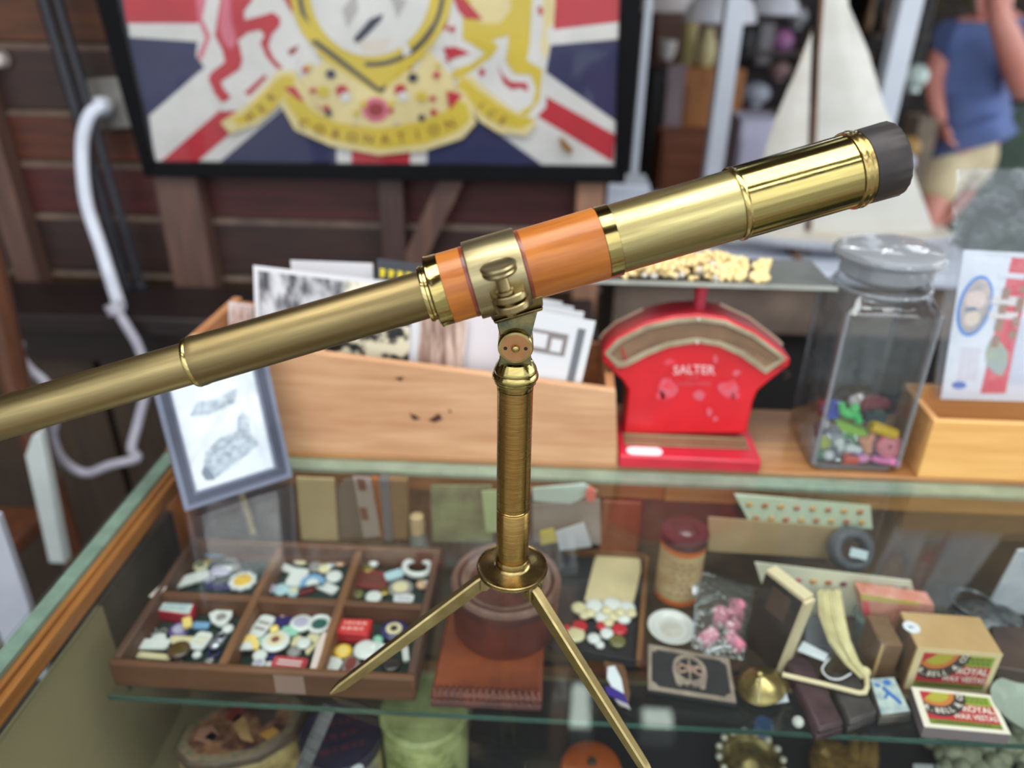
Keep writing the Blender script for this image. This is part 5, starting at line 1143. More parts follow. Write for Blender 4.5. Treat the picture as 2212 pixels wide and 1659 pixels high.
# two matchboxes with a printed label
def label_on(t, f, parent):
    """printed face; f(u, v, e) maps 0..1 to the face with e metres of lift"""
    L = lambda nm, pts, c, e, r_=.5: obj(nm, MB().prism([f(u, v, e) for u, v in pts], f(.5, .5, 0) - f(.5, .5, .0002)), plain(c, r_), parent, smooth=False)
    L('label_red', [(.09, .12), (.93, .12), (.93, .90), (.09, .90)], (184, 44, 56), .0003)
    L('label_green', [(.56, .66), (.93, .66), (.93, .90), (.56, .90)], (146, 166, 60), .0005)
    L('label_green', [(.09, .10), (.93, .10), (.93, .22), (.09, .22)], (118, 128, 48), .0005)
    asp = 1.75
    def sec(r0, r1, a0=-92, a1=6, n_=18):
        def q_(r_, a_): return (min(.93, max(.09, .26 + r_ * math.cos(R(a_)) / asp)), min(.90, max(.12, .98 + r_ * math.sin(R(a_)))))
        return [q_(r1, a0 - 40 + (a1 - a0 + 40) * i / n_) for i in range(n_ + 1)] + [q_(r0, a1 - (a1 - a0 + 40) * i / n_) for i in range(n_ + 1)]
    L('label_ground', [(.09, .22), (.34, .22), (.34, .90), (.09, .90)], (184, 44, 56), .0006)
    L('label_ring', sec(.44, .68), (60, 50, 50), .0008); L('label_orange', sec(.34, .44), (196, 116, 60), .0008); L('label_yellow', sec(0.02, .34), (176, 166, 62), .0008)
    mb = MB()
    for i, ch in enumerate("R.BELL & CO"):
        a_ = -118 + i * 11.0
        if ch == ' ': continue
        cx_, cy_ = .26 + .56 * math.cos(R(a_)) / asp, .98 + .56 * math.sin(R(a_))
        t_ = R(a_ + 90)
        mb.text(ch, lambda x, y: f(cx_ + (x * math.cos(t_) - y * math.sin(t_)) * .17 / asp, cy_ + (x * math.sin(t_) + y * math.cos(t_)) * .17, .0011), 1.0, bold=.02)
    mb.text('ROYAL', lambda x, y: f(.725 + x * .205 / asp, .54 + y * .22, .0008), 1.0, bold=.025).text('WAX VESTAS', lambda x, y: f(.655 + x * .150 / asp, .335 + y * .18, .0008), 1.0, bold=.02)
    obj('lettering', mb, plain((232, 222, 210), .5), parent, smooth=False)
    mb = marks(marks(MB(), lambda u, v: f(.10 + .82 * u, .125 + .08 * v, .0008), 1, 22, 4), lambda u, v: f(.58 + .33 * u, .70 + .17 * v, .0008), 2, 8, 5)
    obj('small_print', mb, plain((66, 76, 34), .5), parent, smooth=False)
kraft = mat('kraft_card', (196, 160, 112), .7, 0, (178, 142, 98), 14); kraftd = mat('kraft_side', (122, 90, 60), .7, 0, (96, 70, 48), 14); mcr = plain((224, 202, 158), .6)
bl_ = atz(1952, 1486, S2); br_ = atz(2129, 1500, S2)
ztp = aty(1976, 1398, bl_.y).z; ex = br_ - bl_; ez = UP * (ztp - bl_.z); ey = Vector((0, 0, 1)).cross(ex).normalized() * .052
ey = ey if ey.y > 0 else -ey
mbx = thing('large_matchbox', 'large matchbox standing on edge with a sticker on top', 'matchbox', bl_ + ex / 2)
obj('sleeve', MB().prism([bl_, br_, br_ + ez, bl_ + ez], ey), kraft, mbx, bevel=.0015)
obj('striker', MB().prism([bl_ - ex * .004 + ey * .06, bl_ - ex * .004 + ey * .94, bl_ - ex * .004 + ey * .94 + ez * .96, bl_ - ex * .004 + ey * .06 + ez * .96], ex * .003), kraftd, mbx)
ny = -ey.normalized()
fM = lambda u, v, e=0: bl_ + ex * u + ez * v + ny * (.0004 + e)
obj('label_border', MB().prism([fM(0.0, .0), fM(1, .0), fM(1, 1), fM(0, 1)], -ny * .0003), mcr, mbx)
label_on(mbx, fM, mbx)
sp_ = atz(1969, 1355, bl_.z + ez.z + .0003)
obj('round_sticker', MB().lathe([(.0085, -.0001), (.0085, .0004), (0, .0004)], Matrix.Translation((sp_.x, sp_.y, bl_.z + ez.z + .0002)), 24), plain((222, 224, 236), .5), mbx)
obj('sticker_figure', marks(MB(), lambda u, v: Vector((sp_.x + (u - .5) * .008, sp_.y + (v - .5) * .006, bl_.z + ez.z + .0008)), 1, 3, 2), plain((70, 80, 110), .5), mbx, smooth=False)
side = thing('kraft_box', 'brown card box behind the left side of the large matchbox', 'box', (.386, .625, S2))
obj('body', MB().span((.366, .606, S2), (.389, .650, .868)), kraftd, side, bevel=.001); obj('edge', MB().span((.3655, .604, S2), (.3685, .6058, .868)), kraft, side)
tq = [(1996, 1571), (2185, 1588), (2143, 1502), (1967, 1483)]
mf_h = .0145
F2 = quadmap(tq, S2 + mf_h)
mb2 = thing('flat_matchbox', 'matchbox lying flat in front of the large matchbox', 'matchbox', F2(.5, .5) - UP * mf_h)
obj('sleeve', MB().prism([F2(0, 0), F2(1, 0), F2(1, 1), F2(0, 1)], (0, 0, -mf_h)), plain((126, 112, 116), .7), mb2, bevel=.001)
obj('label_border', MB().prism([F2(.005, .01, .0003), F2(.995, .01, .0003), F2(.995, .99, .0003), F2(.005, .99, .0003)], (0, 0, -.0003)), plain((232, 222, 206), .6), mb2)
label_on(mb2, lambda u, v, e=0: F2(u, v, e + .0003), mb2)

# spotted cards of small studs and other things at the back of the shelf
stud_b = [mat('stud_%d' % i, c, .4) for i, c in enumerate(((168, 96, 66), (190, 140, 76), (176, 106, 110), (120, 60, 70)))]
def stud_card(tl_, tr_, br_, bl_2, y, n_, label, basec, cols, rows=1, off=.3):
    P_ = [aty(*q_, y) for q_ in (bl_2, br_, tr_, tl_)]
    f = lambda u, v, e=0: (P_[0] * (1 - u) + P_[1] * u) * (1 - v) + (P_[3] * (1 - u) + P_[2] * u) * v + Vector((0, -e, 0))
    t = thing('stud_card', label, 'card', (P_[0] + P_[1]) / 2, 'cards of small studs')
    obj('card', MB().prism([f(0, 0), f(1, 0), f(1, 1), f(0, 1)], (0, .0008, 0)), mat('stud_card_%d' % basec[2], basec, .6), t)
    mb = MB()
    for j in range(rows):
        for i in range(n_):
            p = f((i + .6) / (n_ + .3), .28 + .42 * j if rows > 1 else .74); mb.ball(p + Vector((0, -.001, 0)), (.0042, .002, .0036), seg=10, rings=6, mi=(i * 7 + j) % cols)
    obj('studs', mb, stud_b, t)
    return t
stud_card((1630, 1214), (1968, 1254), (1990, 1330), (1668, 1330), .685, 10, 'cream card with one row of small brown studs behind the dark folder', (226, 222, 198), 4)
stud_card((1586, 1066), (1880, 1092), (1885, 1142), (1624, 1138), .755, 8, 'pale green card of studs at the back under the rail', (196, 206, 180), 2, 2)
tanc = mat('tan_card', (176, 150, 112), .7, 0, (158, 132, 98), 9)
a, b, c, d = [aty(x, y, .75) for x, y in ((1530, 1118), (1810, 1140), (1815, 1208), (1530, 1190))]
tag(obj('tan_card', MB().prism([a, b, c, d], (0, .002, 0)), tanc, None, d), 'plain tan card behind the cream stud card', 'card')
cp = aty(1838, 1186, .735)
coil = thing('coiled_strap', 'dark grey coiled strap with a pale tag at the back of the shelf', 'strap', cp)
CM_ = frame(cp, (1, 0, 0), (0, .5, .86))
obj('coil', MB().torus(CM_, .0195, .0082, 32, 10).torus(CM_ @ Matrix.Translation((0, 0, .006)), .019, .006, 32, 10), mat('strap_grey', (84, 84, 90), .5, 0, (60, 60, 66), 40), coil)
obj('tag', MB().prism([CM_ @ Vector((x, y, .016)) for x, y in ((-.008, -.006), (.012, -.010), (.014, .000), (-.006, .004))], (0, .0006, 0)), plain((178, 190, 198), .5), coil)
yr = thing('small_carton', 'small yellow and red printed carton right of the raffia', 'carton', aty(1935, 1368, .655))
P_ = [aty(x, y, .655) for x, y in ((1872, 1378), (2016, 1372), (2018, 1306), (1858, 1282))]
obj('carton', MB().prism(P_, (0, .02, 0)), mat('carton_print', (190, 112, 92), .5, 0, (214, 150, 130), 40), yr, bevel=.001)
f = lambda u, v: (P_[0] * (1 - u) + P_[1] * u) * (1 - v) + (P_[3] * (1 - u) + P_[2] * u) * v + Vector((0, -.0005, 0))
obj('band', MB().prism([f(0, .86), f(.8, .9), f(.8, 1), f(0, 1)], (0, .0003, 0)), plain((186, 168, 70), .5), yr); obj('band', MB().prism([f(.02, .05), f(.28, .08), f(.30, .45), f(.05, .5)], (0, .0003, 0)), plain((186, 156, 40), .5), yr)
obj('band', MB().prism([f(.01, .5), f(.10, .5), f(.10, .86), f(.01, .86)], (0, .0003, 0)), plain((204, 70, 76), .5), yr)
# glass paperweight, trinkets and silver mesh to the right
slv = mat('silver_mesh', (120, 124, 128), .35, .7, (64, 66, 70), 90, bump=.6)
p = atz(2125, 1345, S2 + .01); tag(obj('mesh_purse', MB().ball(p + UP * .006, (.042, .030, .014), seg=20, rings=10).torus(Matrix.Translation(p + Vector((-.012, .012, .018))), .022, .0025, 24, 8), slv, None, (p.x, p.y, S2)), 'crumpled silver mesh purse at the right edge of the shelf', 'purse')
p = aty(2180, 1260, .70); tag(obj('plastic_pouch', MB().prism([aty(x, y, .70) for x, y in ((2130, 1318), (2300, 1340), (2330, 1180), (2200, 1190))], (0, .004, 0)), mat('pouch_white', (206, 208, 216), .3, 0, (176, 180, 188), 20, bump=.3), None, p, bevel=.001), 'whitish plastic pouch at the right end of the shelf', 'pouch')
p = atz(2178, 1545, S2); tag(obj('glass_dish', MB().lathe([(0, .0005), (.022, .0005), (.034, .010), (.0365, .016), (.034, .015), (.021, .004), (0, .003)], Matrix.Translation((p.x + .018, p.y, S2)), 32), mat('dish_green', (160, 168, 156), .2, 0, (140, 150, 140), 8), None, (p.x + .018, p.y, S2)), 'pale green pressed glass dish right of the flat matchbox', 'dish')
mb = MB()
for k in range(3): mb.tube([atz(2120 + 12 * k, 1475 - 4 * k, S2 + .004), atz(2160, 1462 + 10 * k, S2 + .008), atz(2200, 1470 + 9 * k, S2 + .006), atz(2260, 1490 + 8 * k, S2 + .004)], .0011, 8)
o = obj('wire_loop', mb, plain((110, 106, 100), .4, .5), None, atz(2160, 1470, S2)); tag(o, 'loop of thin grey wire beside the large matchbox', 'wire')
dkb = mat('dark_box', (84, 64, 56), .5, 0, (60, 46, 42), 14)
q_ = [atz(x, y, S2 + .03) for x, y in ((2150, 1440), (2330, 1470), (2330, 1360), (2140, 1350))]
tag(obj('brown_case', MB().prism(q_, (0, 0, -.0295)), dkb, None, up_z(q_[0], S2), bevel=.002), 'dark brown case behind the wire loop', 'case')
p = atz(1562, 1405, S2 + .012); tag(obj('hat_pin', MB().tube([atz(1520, 1412, S2 + .004), atz(1552, 1398, S2 + .008), atz(1580, 1396, S2 + .010)], .0014, 8).ball(atz(1530, 1408, S2 + .007), .0042, seg=12, rings=8), plain((196, 196, 198), .3, .6), None, atz(1530, 1408, S2)), 'small silver bar pin above the plaque', 'pin')
p = atz(1724, 1560, S2 + .006); tag(obj('pearl_bead', MB().ball((p.x, p.y, S2 + .0062), .006, seg=16, rings=10).torus(Matrix.Translation((p.x, p.y, S2 + .0122)), .0018, .0006, 12, 6), plain((196, 194, 190), .25), None, (p.x, p.y, S2)), 'single pearl bead at the shelf edge left of the plum case', 'bead')
wc = [atz(x, y, S2 + .026) for x, y in ((1735, 1385), (1790, 1412), (1782, 1428), (1722, 1405))]
tag(obj('price_card', MB().prism(wc, (0, 0, -.0008)), plain((220, 226, 234), .6), None, wc[0]), 'white price card propped inside the raffia loop', 'card')
q_ = [atz(x, y, S2 + .020) for x, y in ((1738, 1390), (1800, 1400), (1806, 1330), (1742, 1328))]
tag(obj('grey_box', MB().prism(q_, (0, 0, -.0195)), plain((110, 112, 122), .5), None, up_z(q_[0], S2), bevel=.002), 'small grey box under the raffia bundle', 'box')
p = atz(1900, 1390, S2); tag(obj('glass_stopper', MB().lathe([(0, 0), (.012, .0005), (.016, .014), (.020, .032), (.016, .038), (0, .040)], Matrix.Translation((p.x - .012, p.y + .01, S2)), 24), mat('stopper_green', (120, 134, 132), .15, 0, (90, 104, 102), 12, coat=.5), None, (p.x - .012, p.y + .01, S2)), 'greenish glass stopper right of the raffia bundle', 'stopper')

# things standing along the back of the case
def stand(name, pts, y, th, m, label, cat, group=None, **k):
    P_ = [aty(*q_, y) for q_ in pts]; zz = min(p.z for p in P_)
    o = obj(name, MB().prism(P_, (0, th, 0)), m, None, P_[-1], **k); return tag(o, label, cat, group)
stand('cream_envelope', ((640, 1032), (722, 1035), (730, 1168), (652, 1166)), .752, .003, mat('old_cream', (166, 148, 108), .7, 0, (150, 132, 94), 12), 'tall cream envelope at the back behind the tray', 'envelope')
stand('grey_card', ((726, 1058), (742, 1036), (770, 1034), (786, 1160), (734, 1166)), .756, .003, plain((92, 82, 72), .7), 'dark grey card with a cut corner behind the tray', 'card')
bc_ = stand('picture_card', ((762, 1030), (800, 1032), (822, 1158), (786, 1162)), .750, .002, plain((140, 128, 120), .6), 'narrow pale card with two brown pictures behind the tray', 'card')
for pts in (((770, 1034), (788, 1036), (792, 1060), (776, 1060)), ((776, 1096), (792, 1097), (797, 1124), (782, 1124))):
    obj('print', MB().prism([aty(*q_, .7495) for q_ in pts], (0, .0003, 0)), plain((98, 58, 40), .6), bc_)
stand('oak_slat', ((798, 1034), (818, 1034), (836, 1164), (822, 1164)), .758, .006, oakz, 'narrow oak slat standing behind the tray', 'slat', bevel=.001)
stand('blue_grey_book', ((818, 1036), (838, 1036), (850, 1168), (830, 1172)), .752, .012, plain((92, 92, 96), .6), 'thin blue grey book standing behind the tray', 'book', bevel=.001)
stand('brown_book', ((838, 1036), (880, 1038), (882, 1166), (850, 1164)), .754, .010, mat('brown_cloth', (124, 96, 62), .7, 0, (104, 78, 50), 14), 'brown cloth book standing behind the tray', 'book', bevel=.001)
fig = aty(900, 1140, .752)
mb = MB().lathe([(0, 0), (.010, .001), (.0115, .02), (.010, .045), (.0085, .050), (.0095, .060), (.0085, .074), (0, .079)], Matrix.Translation((fig.x, .756, S2)), 20, [0, 0, 0, 0, 1, 1, 1])
tag(obj('small_figurine', mb, [plain((104, 108, 100), .5), plain((176, 150, 112), .5)], None, (fig.x, .756, S2)), 'small figurine with a tan head behind the tray', 'figurine')
stand('green_print', ((930, 1050), (1062, 1050), (1064, 1172), (934, 1170)), .765, .003, mat('green_print', (104, 100, 80), .6, 0, (138, 146, 104), 22), 'greenish printed card left of the brass pillar at the back', 'card')
stand('pale_green_card', ((1040, 1062), (1078, 1060), (1078, 1150), (1050, 1150)), .760, .002, mat('pale_green', (176, 186, 140), .6, 0, (150, 164, 120), 20), 'pale green card partly hidden by the brass pillar', 'card')
stand('mint_sleeve', ((1150, 1056), (1262, 1046), (1290, 1062), (1232, 1088), (1152, 1082)), .758, .003, plain((176, 190, 180), .4), 'pale mint folded paper right of the brass pillar at the back', 'paper')
stand('mauve_card', ((1150, 1090), (1296, 1080), (1298, 1176), (1152, 1170)), .766, .003, mat('mauve', (134, 122, 112), .6, 0, (160, 146, 140), 12), 'mauve grey card right of the brass pillar at the back', 'card')
stand('yellow_card', ((1166, 1150), (1196, 1142), (1204, 1170), (1168, 1178)), .75, .002, plain((196, 176, 76), .5), 'small yellow card right of the brass pillar', 'card')
stand('white_card', ((1200, 1150), (1262, 1130), (1278, 1180), (1210, 1190)), .748, .002, plain((190, 190, 196), .5), 'small white card behind the button tray', 'card')
stand('coral_disc', tuple((1276 + 12 * math.cos(k * .628), 1070 + 16 * math.sin(k * .628)) for k in range(10)), .752, .003, plain((206, 104, 92), .5), 'small coral disc beside the centre post', 'disc')
# framed dark plate leaning in the left back corner
dpq = [aty(x, y, .762) for x, y in ((446, 1092), (598, 1062), (606, 1168), (466, 1188))]
dpt = thing('dark_picture', 'dark picture with a pale stick in front in the left back corner', 'picture', up_z((dpq[2] + dpq[3]) / 2, S2))
obj('board', MB().prism(dpq, (0, .004, 0)), mat('dark_picture', (92, 66, 60), .4, 0, (120, 110, 112), 24), dpt)
obj('stick', MB().tube([aty(522, 1066, .757), aty(548, 1152, .752)], .0042, 8), plain((166, 146, 112), .6), dpt)

# ------------------------------------------------------------------ on the floor of the case
FZ = .6148
ot = thing('octagonal_tin', 'ornate octagonal tin with a figure scene on the lid below the tray', 'tin', (-.33, .55, FZ))
oz = .715
oq = [atz(x, y, oz) for x, y in ((372, 1618), (396, 1570), (470, 1524), (560, 1500), (640, 1494), (668, 1520), (640, 1580), (560, 1630), (470, 1650), (400, 1650))]
oc = sum(oq, Vector()) / len(oq)
orn = mat('tin_ornate', (108, 86, 70), .4, .2, (84, 72, 64), 70); orn2 = mat('tin_scene', (72, 36, 32), .45, 0, (168, 120, 84), 44, lo=.42, hi=.68); orn3 = mat('tin_border', (150, 122, 98), .4, 0, (104, 106, 84), 120)
obj('body', MB().prism([oc + (p - oc) * .97 - UP * .016 for p in oq], (0, 0, FZ - oz + .0165)), mat('tin_ornate_side', (196, 172, 116), .5, 0, (130, 110, 70), 40), ot, bevel=.003)
ol = obj('lid', MB().prism(oq, (0, 0, -.0155)), orn, ot, bevel=.004)
obj('lid_border', MB().prism([oc + (p - oc) * .93 + UP * .0009 for p in oq], (0, 0, -.0008)), orn3, ol)
def OT(x, y): return Vector((*atz(x, y, oz + .0024).xy, oz + .0024))
for nm_, c_, pts_ in (('scene_gown', (196, 152, 102), ((520, 1596), (500, 1560), (512, 1540), (530, 1550), (540, 1585), (548, 1604))), ('scene_gown', (124, 40, 36), ((486, 1552), (505, 1522), (530, 1518), (524, 1548), (506, 1562))), ('scene_flowers', (176, 124, 106), ((418, 1598), (430, 1572), (460, 1566), (474, 1590), (450, 1606))), ('scene_flowers', (206, 150, 70), ((560, 1586), (590, 1570), (604, 1580), (578, 1598))), ('scene_figure', (66, 52, 50), ((552, 1540), (580, 1516), (604, 1520), (590, 1556), (566, 1570))), ('scene_leaf', (88, 100, 88), ((440, 1594), (456, 1580), (472, 1588), (462, 1602)))):
    obj(nm_, MB().prism([OT(*p_) for p_ in pts_], (0, 0, -.0003)), plain(c_, .5), ol)
obj('lid_scene', MB().prism([oc + (p - oc) * .78 + UP * .002 for p in oq], (0, 0, -.001)), orn2, ol, bevel=.0004)
nt_ = thing('navy_tin', 'round navy blue biscuit tin with a white price dot', 'tin', (-.22, .5, FZ))
nz_ = .720; nc = atz(735, 1585, nz_); NR = .046
NM = Matrix.Translation((nc.x, nc.y, 0))
nav = mat('navy_tin', (40, 42, 70), .4, 0, (56, 44, 60), 20)
obj('body', MB().lathe([(0, FZ + .0002), (NR - .001, FZ + .0004), (NR - .001, nz_ - .0165), (0, nz_ - .0163)], NM, 48), mat('navy_tin_side', (206, 190, 128), .45, 0, (60, 64, 120), 24), nt_)
nl = obj('lid', MB().lathe([(NR, nz_ - .016), (NR, nz_ - .001), (NR - .001, nz_), (NR - .004, nz_ - .0005), (NR - .006, nz_ - .002), (0, nz_ - .002)], NM, 48), nav, nt_)
a_ = atz(800, 1618, nz_ - .006)
obj('price_dot', MB().lathe([(.0085, 0), (.0085, .0006), (0, .0006)], frame(Vector((nc.x + (NR + .0002) * math.cos(R(-55)), nc.y + (NR + .0002) * math.sin(R(-55)), nz_ - .0085)), (math.cos(R(35)), math.sin(R(35)), 0), (0, 0, 1)), 20), plain((206, 212, 220), .5), nl)
obj('red_letters', marks(MB(), lambda u, v: Vector((nc.x + (u - .5) * .055 - (v - .5) * .018, nc.y + (v - .5) * .05 + (u - .5) * .022, nz_ - .0014)), 3, 6, 8), plain((88, 46, 62), .5), nl, smooth=False)
gt = thing('green_tin', 'round pale green tin with a garden scene under the shelf', 'tin', (-.13, .52, FZ))
gc = atz(905, 1555, .735); GM = Matrix.Translation((gc.x + .004, gc.y + .012, 0)); GR = .050
obj('body', MB().lathe([(0, FZ + .0002), (GR - .006, FZ + .0004), (GR - .001, FZ + .02), (GR, .70), (GR - .001, .728), (0, .7282)], GM, 48), mat('green_tin', (186, 192, 132), .4, 0, (112, 122, 66), 26, lo=.4, hi=.6), gt)
obj('lid', MB().lathe([(GR + .001, .7284), (GR + .001, .738), (GR - .003, .741), (0, .7415)], GM, 48), mat('green_tin_lid', (182, 188, 130), .4, 0, (130, 138, 84), 20), gt)
mb = MB()
for k, (t0, z_, s_) in enumerate(((-70, .665, .006), (-62, .652, .005), (-84, .672, .005), (-100, .660, .005), (-112, .675, .006), (-56, .678, .005))):
    mb.ball((gc.x + .004 + GR * math.cos(R(t0)), gc.y + .012 + GR * math.sin(R(t0)), z_), (s_, s_, s_), seg=10, rings=6, mi=k % 3)
obj('painted_flowers', mb, [plain((196, 92, 80)), plain((120, 160, 190)), plain((206, 150, 60))], gt)
ru = [atz(x, y, .745) for x, y in ((664, 1545), (706, 1530), (722, 1530), (668, 1659), (630, 1659))]
kn = thing('steel_ruler', 'flat steel ruler propped between the octagonal and navy tins', 'ruler', ru[0])
a, b = atz(712, 1525, .790), atz(640, 1690, .735); dd = (b - a).normalized(); ss_ = dd.cross(UP).normalized() * .0085
obj('blade', MB().prism([a - ss_, a + ss_, b + ss_, b - ss_], (0, 0, -.0012)), mat('steel', (150, 152, 156), .3, .8, (110, 112, 116), 20, (1, 1, 12)), kn)
def _grad(mb):
    for i in range(30):
        c = a.lerp(b, i / 30) + UP * .0002; mb.prism([c + ss_ * .4, c + ss_ * .95, c + ss_ * .95 + dd * .0008, c + ss_ * .4 + dd * .0008], (0, 0, -.0001))
    return mb
obj('graduations', _grad(MB()), plain((60, 60, 64), .5), kn)
p = atz(1278, 1650, .675); wb = thing('wooden_ball', 'round orange-brown turned wooden bowl at the bottom edge', 'bowl', (p.x, p.y, FZ))
obj('bowl', MB().lathe([(0, FZ + .0002), (.02, FZ + .001), (.036, FZ + .02), (.039, FZ + .04), (.034, FZ + .056), (.020, FZ + .063), (0, FZ + .064)], Matrix.Translation((p.x, p.y, 0)), 36), wood('turned_wood', (172, 84, 38), (130, 58, 26), 0, 5, rough=.35, s=6), wb)
obj('finial', MB().lathe([(.006, FZ + .064), (.005, FZ + .067), (0, FZ + .068)], Matrix.Translation((p.x, p.y, 0)), 14), plain((60, 40, 34), .5), wb)
gold = mat('gilt', (180, 160, 108), .3, .8, (110, 96, 60), 60, bump=.3)
p = atz(1622, 1640, .66); gb = thing('gilt_brooch', 'ornate round gilt dish with beaded rim at the bottom', 'dish', (p.x, p.y, FZ))
GB = Matrix.Translation((p.x, p.y, 0))
obj('dish', MB().lathe([(0, FZ + .0002), (.03, FZ + .002), (.036, FZ + .035), (.040, FZ + .045), (.037, FZ + .046), (.028, FZ + .040), (.018, FZ + .044), (.008, FZ + .050), (0, FZ + .051)], GB, 40), gold, gb)
for k in range(16):
    q_ = 2 * math.pi * k / 16; obj('bead', MB().ball((p.x + .038 * math.cos(q_), p.y + .038 * math.sin(q_), FZ + .047), .004, seg=10, rings=6), plain((206, 200, 184), .3), gb)
p = atz(1665, 1570, .70); tag(obj('blue_brooch', MB().lathe([(0, FZ + .0002), (.012, FZ + .001), (.006, FZ + .045), (.013, FZ + .060), (.011, FZ + .066), (0, FZ + .064)], Matrix.Translation((p.x, p.y + .02, 0)), 24, [0, 0, 1, 1, 1]), [gold, plain((58, 88, 138), .35)], None, (p.x, p.y + .02, FZ)), 'blue topped trinket stand behind the gilt dish', 'trinket stand')
gl_ = thing('mesh_glove', 'gold mesh glove lying at the bottom edge', 'glove', atz(1830, 1650, FZ))
gm = mat('gold_mesh', (168, 134, 76), .45, .5, (112, 86, 44), 140, bump=.5)
obj('palm', MB().ball(atz(1812, 1668, FZ + .022), (.034, .045, .018), seg=20, rings=10), gm, gl_)
for k, (x0_, y0_, x1_, y1_) in enumerate(((1840, 1655, 1846, 1592), (1862, 1658, 1868, 1594), (1880, 1662, 1886, 1602), (1795, 1650, 1766, 1600))):
    obj('finger', MB().tube([atz(x0_, y0_, FZ + .028), atz((x0_ + x1_) / 2, (y0_ + y1_) / 2, FZ + .034), atz(x1_, y1_, FZ + .030)], [.0085, .0085, .0055], 12), gm, gl_)
r7 = random.Random(11); mb = MB()
p = atz(2135, 1640, .66); pq = thing('coral_piece', 'pale green-white coral piece at the lower right corner', 'coral', (p.x, p.y, FZ))
for k in range(40):
    q_ = Vector((r7.uniform(-.05, .06), r7.uniform(-.02, .04), r7.uniform(.020, .055))); mb.ball(Vector((p.x, p.y, FZ)) + q_, [r7.uniform(.008, .016) for _ in range(3)], seg=9, rings=6)
obj('branches', mb, mat('coral', (170, 170, 146), .7, 0, (120, 122, 100), 60, bump=.4), pq); obj('foot', MB().lathe([(0, FZ + .0002), (.05, FZ + .0004), (.045, FZ + .012), (0, FZ + .013)], Matrix.Translation((p.x, p.y, 0)), 20), plain((60, 56, 52), .7), pq)
for i, (x, lab_) in enumerate(((1995, 'small white ticket on the dark cloth, left of a pair'), (2045, 'small white ticket on the dark cloth, right of a pair'))):
    q_ = [atz(x + dx, y, FZ + .03) for dx, y in ((-22, 1650), (22, 1652), (24, 1690), (-20, 1690))]
    tag(obj('price_ticket', MB().prism(q_, (0, 0, -.0006)).prism([p_ - UP * .0008 for p_ in (q_[0].lerp(q_[2], .3), q_[1].lerp(q_[3], .3), q_[2].lerp(q_[0], .3), q_[3].lerp(q_[1], .3))], (0, 0, FZ + .0002 - q_[0].z + .001)), plain((206, 210, 214), .6), None, up_z(q_[0], FZ)), lab_, 'ticket')
# ------------------------------------------------------------------ framed flag on the plank wall
P0_ = Vector((0, 1.545, 1.115)); tl8 = R(8); PN = Vector((0, math.cos(tl8), math.sin(tl8)))
def FQ(px, py, e=0):
    r = ray(px, py); return CAM + r * ((P0_ - CAM).dot(PN) / r.dot(PN)) - PN * e
ff = thing('framed_flag', 'black framed flag with a coat of arms hanging on the plank wall', 'picture', FQ(830, 380))
bfm = mat('frame_black', (9, 9, 13), .6, 0, (7, 7, 10), 10, spec=.15)
O4 = [(97, -420), (1423, -405), (1349, 392), (317, 378)]; I4 = [(176, -390), (1350, -378), (1327, 357), (337, 347)]
for i in range(4):
    j = (i + 1) % 4
    obj('frame_bar', MB().prism([FQ(*O4[i], .012), FQ(*O4[j], .012), FQ(*I4[j], .008), FQ(*I4[i], .008)], PN * .030), bfm, ff, bevel=.002)
obj('backing', MB().prism([FQ(*p, -.012) for p in I4], PN * .004), plain((60, 50, 44), .9), ff)
fmats = {}
names = dict(N=(44, 48, 86), W=(216, 214, 210), R=(184, 46, 58), Y=(208, 184, 66), C=(222, 206, 150), K=(50, 52, 70), D=(146, 48, 52), P=(206, 110, 128), B=(152, 104, 44), G=(176, 172, 168), T=(214, 204, 190))
fl_order = list(names); flm = [mat('flag_' + k, names[k], .6, 0, tuple(int(v * .93) for v in names[k]), 9) for k in fl_order]
FM_ = MB(); lay_ = [0]
def fp(k, pts, e=None):
    lay_[0] += 1
    FM_.flat([FQ(x, y, lay_[0] * .00012) for x, y in pts][::-1] if False else [FQ(x, y, lay_[0] * .00012) for x, y in pts], fl_order.index(k))
fp('N', [(170, -395), (1356, -385), (1330, 360), (334, 350)])
# diagonals: white bands with the red stripe, mirrored above the centre
fp('W', [(322, 250), (335, 350), (472, 352), (700, 160), (700, -80)]); fp('W', [(1332, 264), (1330, 360), (1180, 362), (900, 160), (900, -40)])
fp('W', [(170, -395), (310, -395), (760, -40), (640, 0)]); fp('W', [(1356, -385), (1210, -385), (860, -40), (1000, 0)])
fp('R', [(348, 348), (426, 350), (640, 166), (600, 130)]); fp('R', [(1329, 291), (1324, 350), (960, 130), (985, 100)])
fp('R', [(170, -390), (215, -392), (740, -40), (700, -30)]); fp('R', [(1356, -380), (1310, -384), (900, -40), (940, -30)])
fp('W', [(246, -165), (1345, -150), (1337, 84), (1189, 97), (700, 105), (428, 90), (281, 80)]); fp('R', [(250, -120), (1343, -110), (1337, 47), (1202, 63), (800, 66), (415, 50), (274, 50)])
fp('W', [(700, -395), (950, -392), (922, 357), (728, 354)]); fp('R', [(742, -395), (905, -392), (886, 357), (760, 355)])
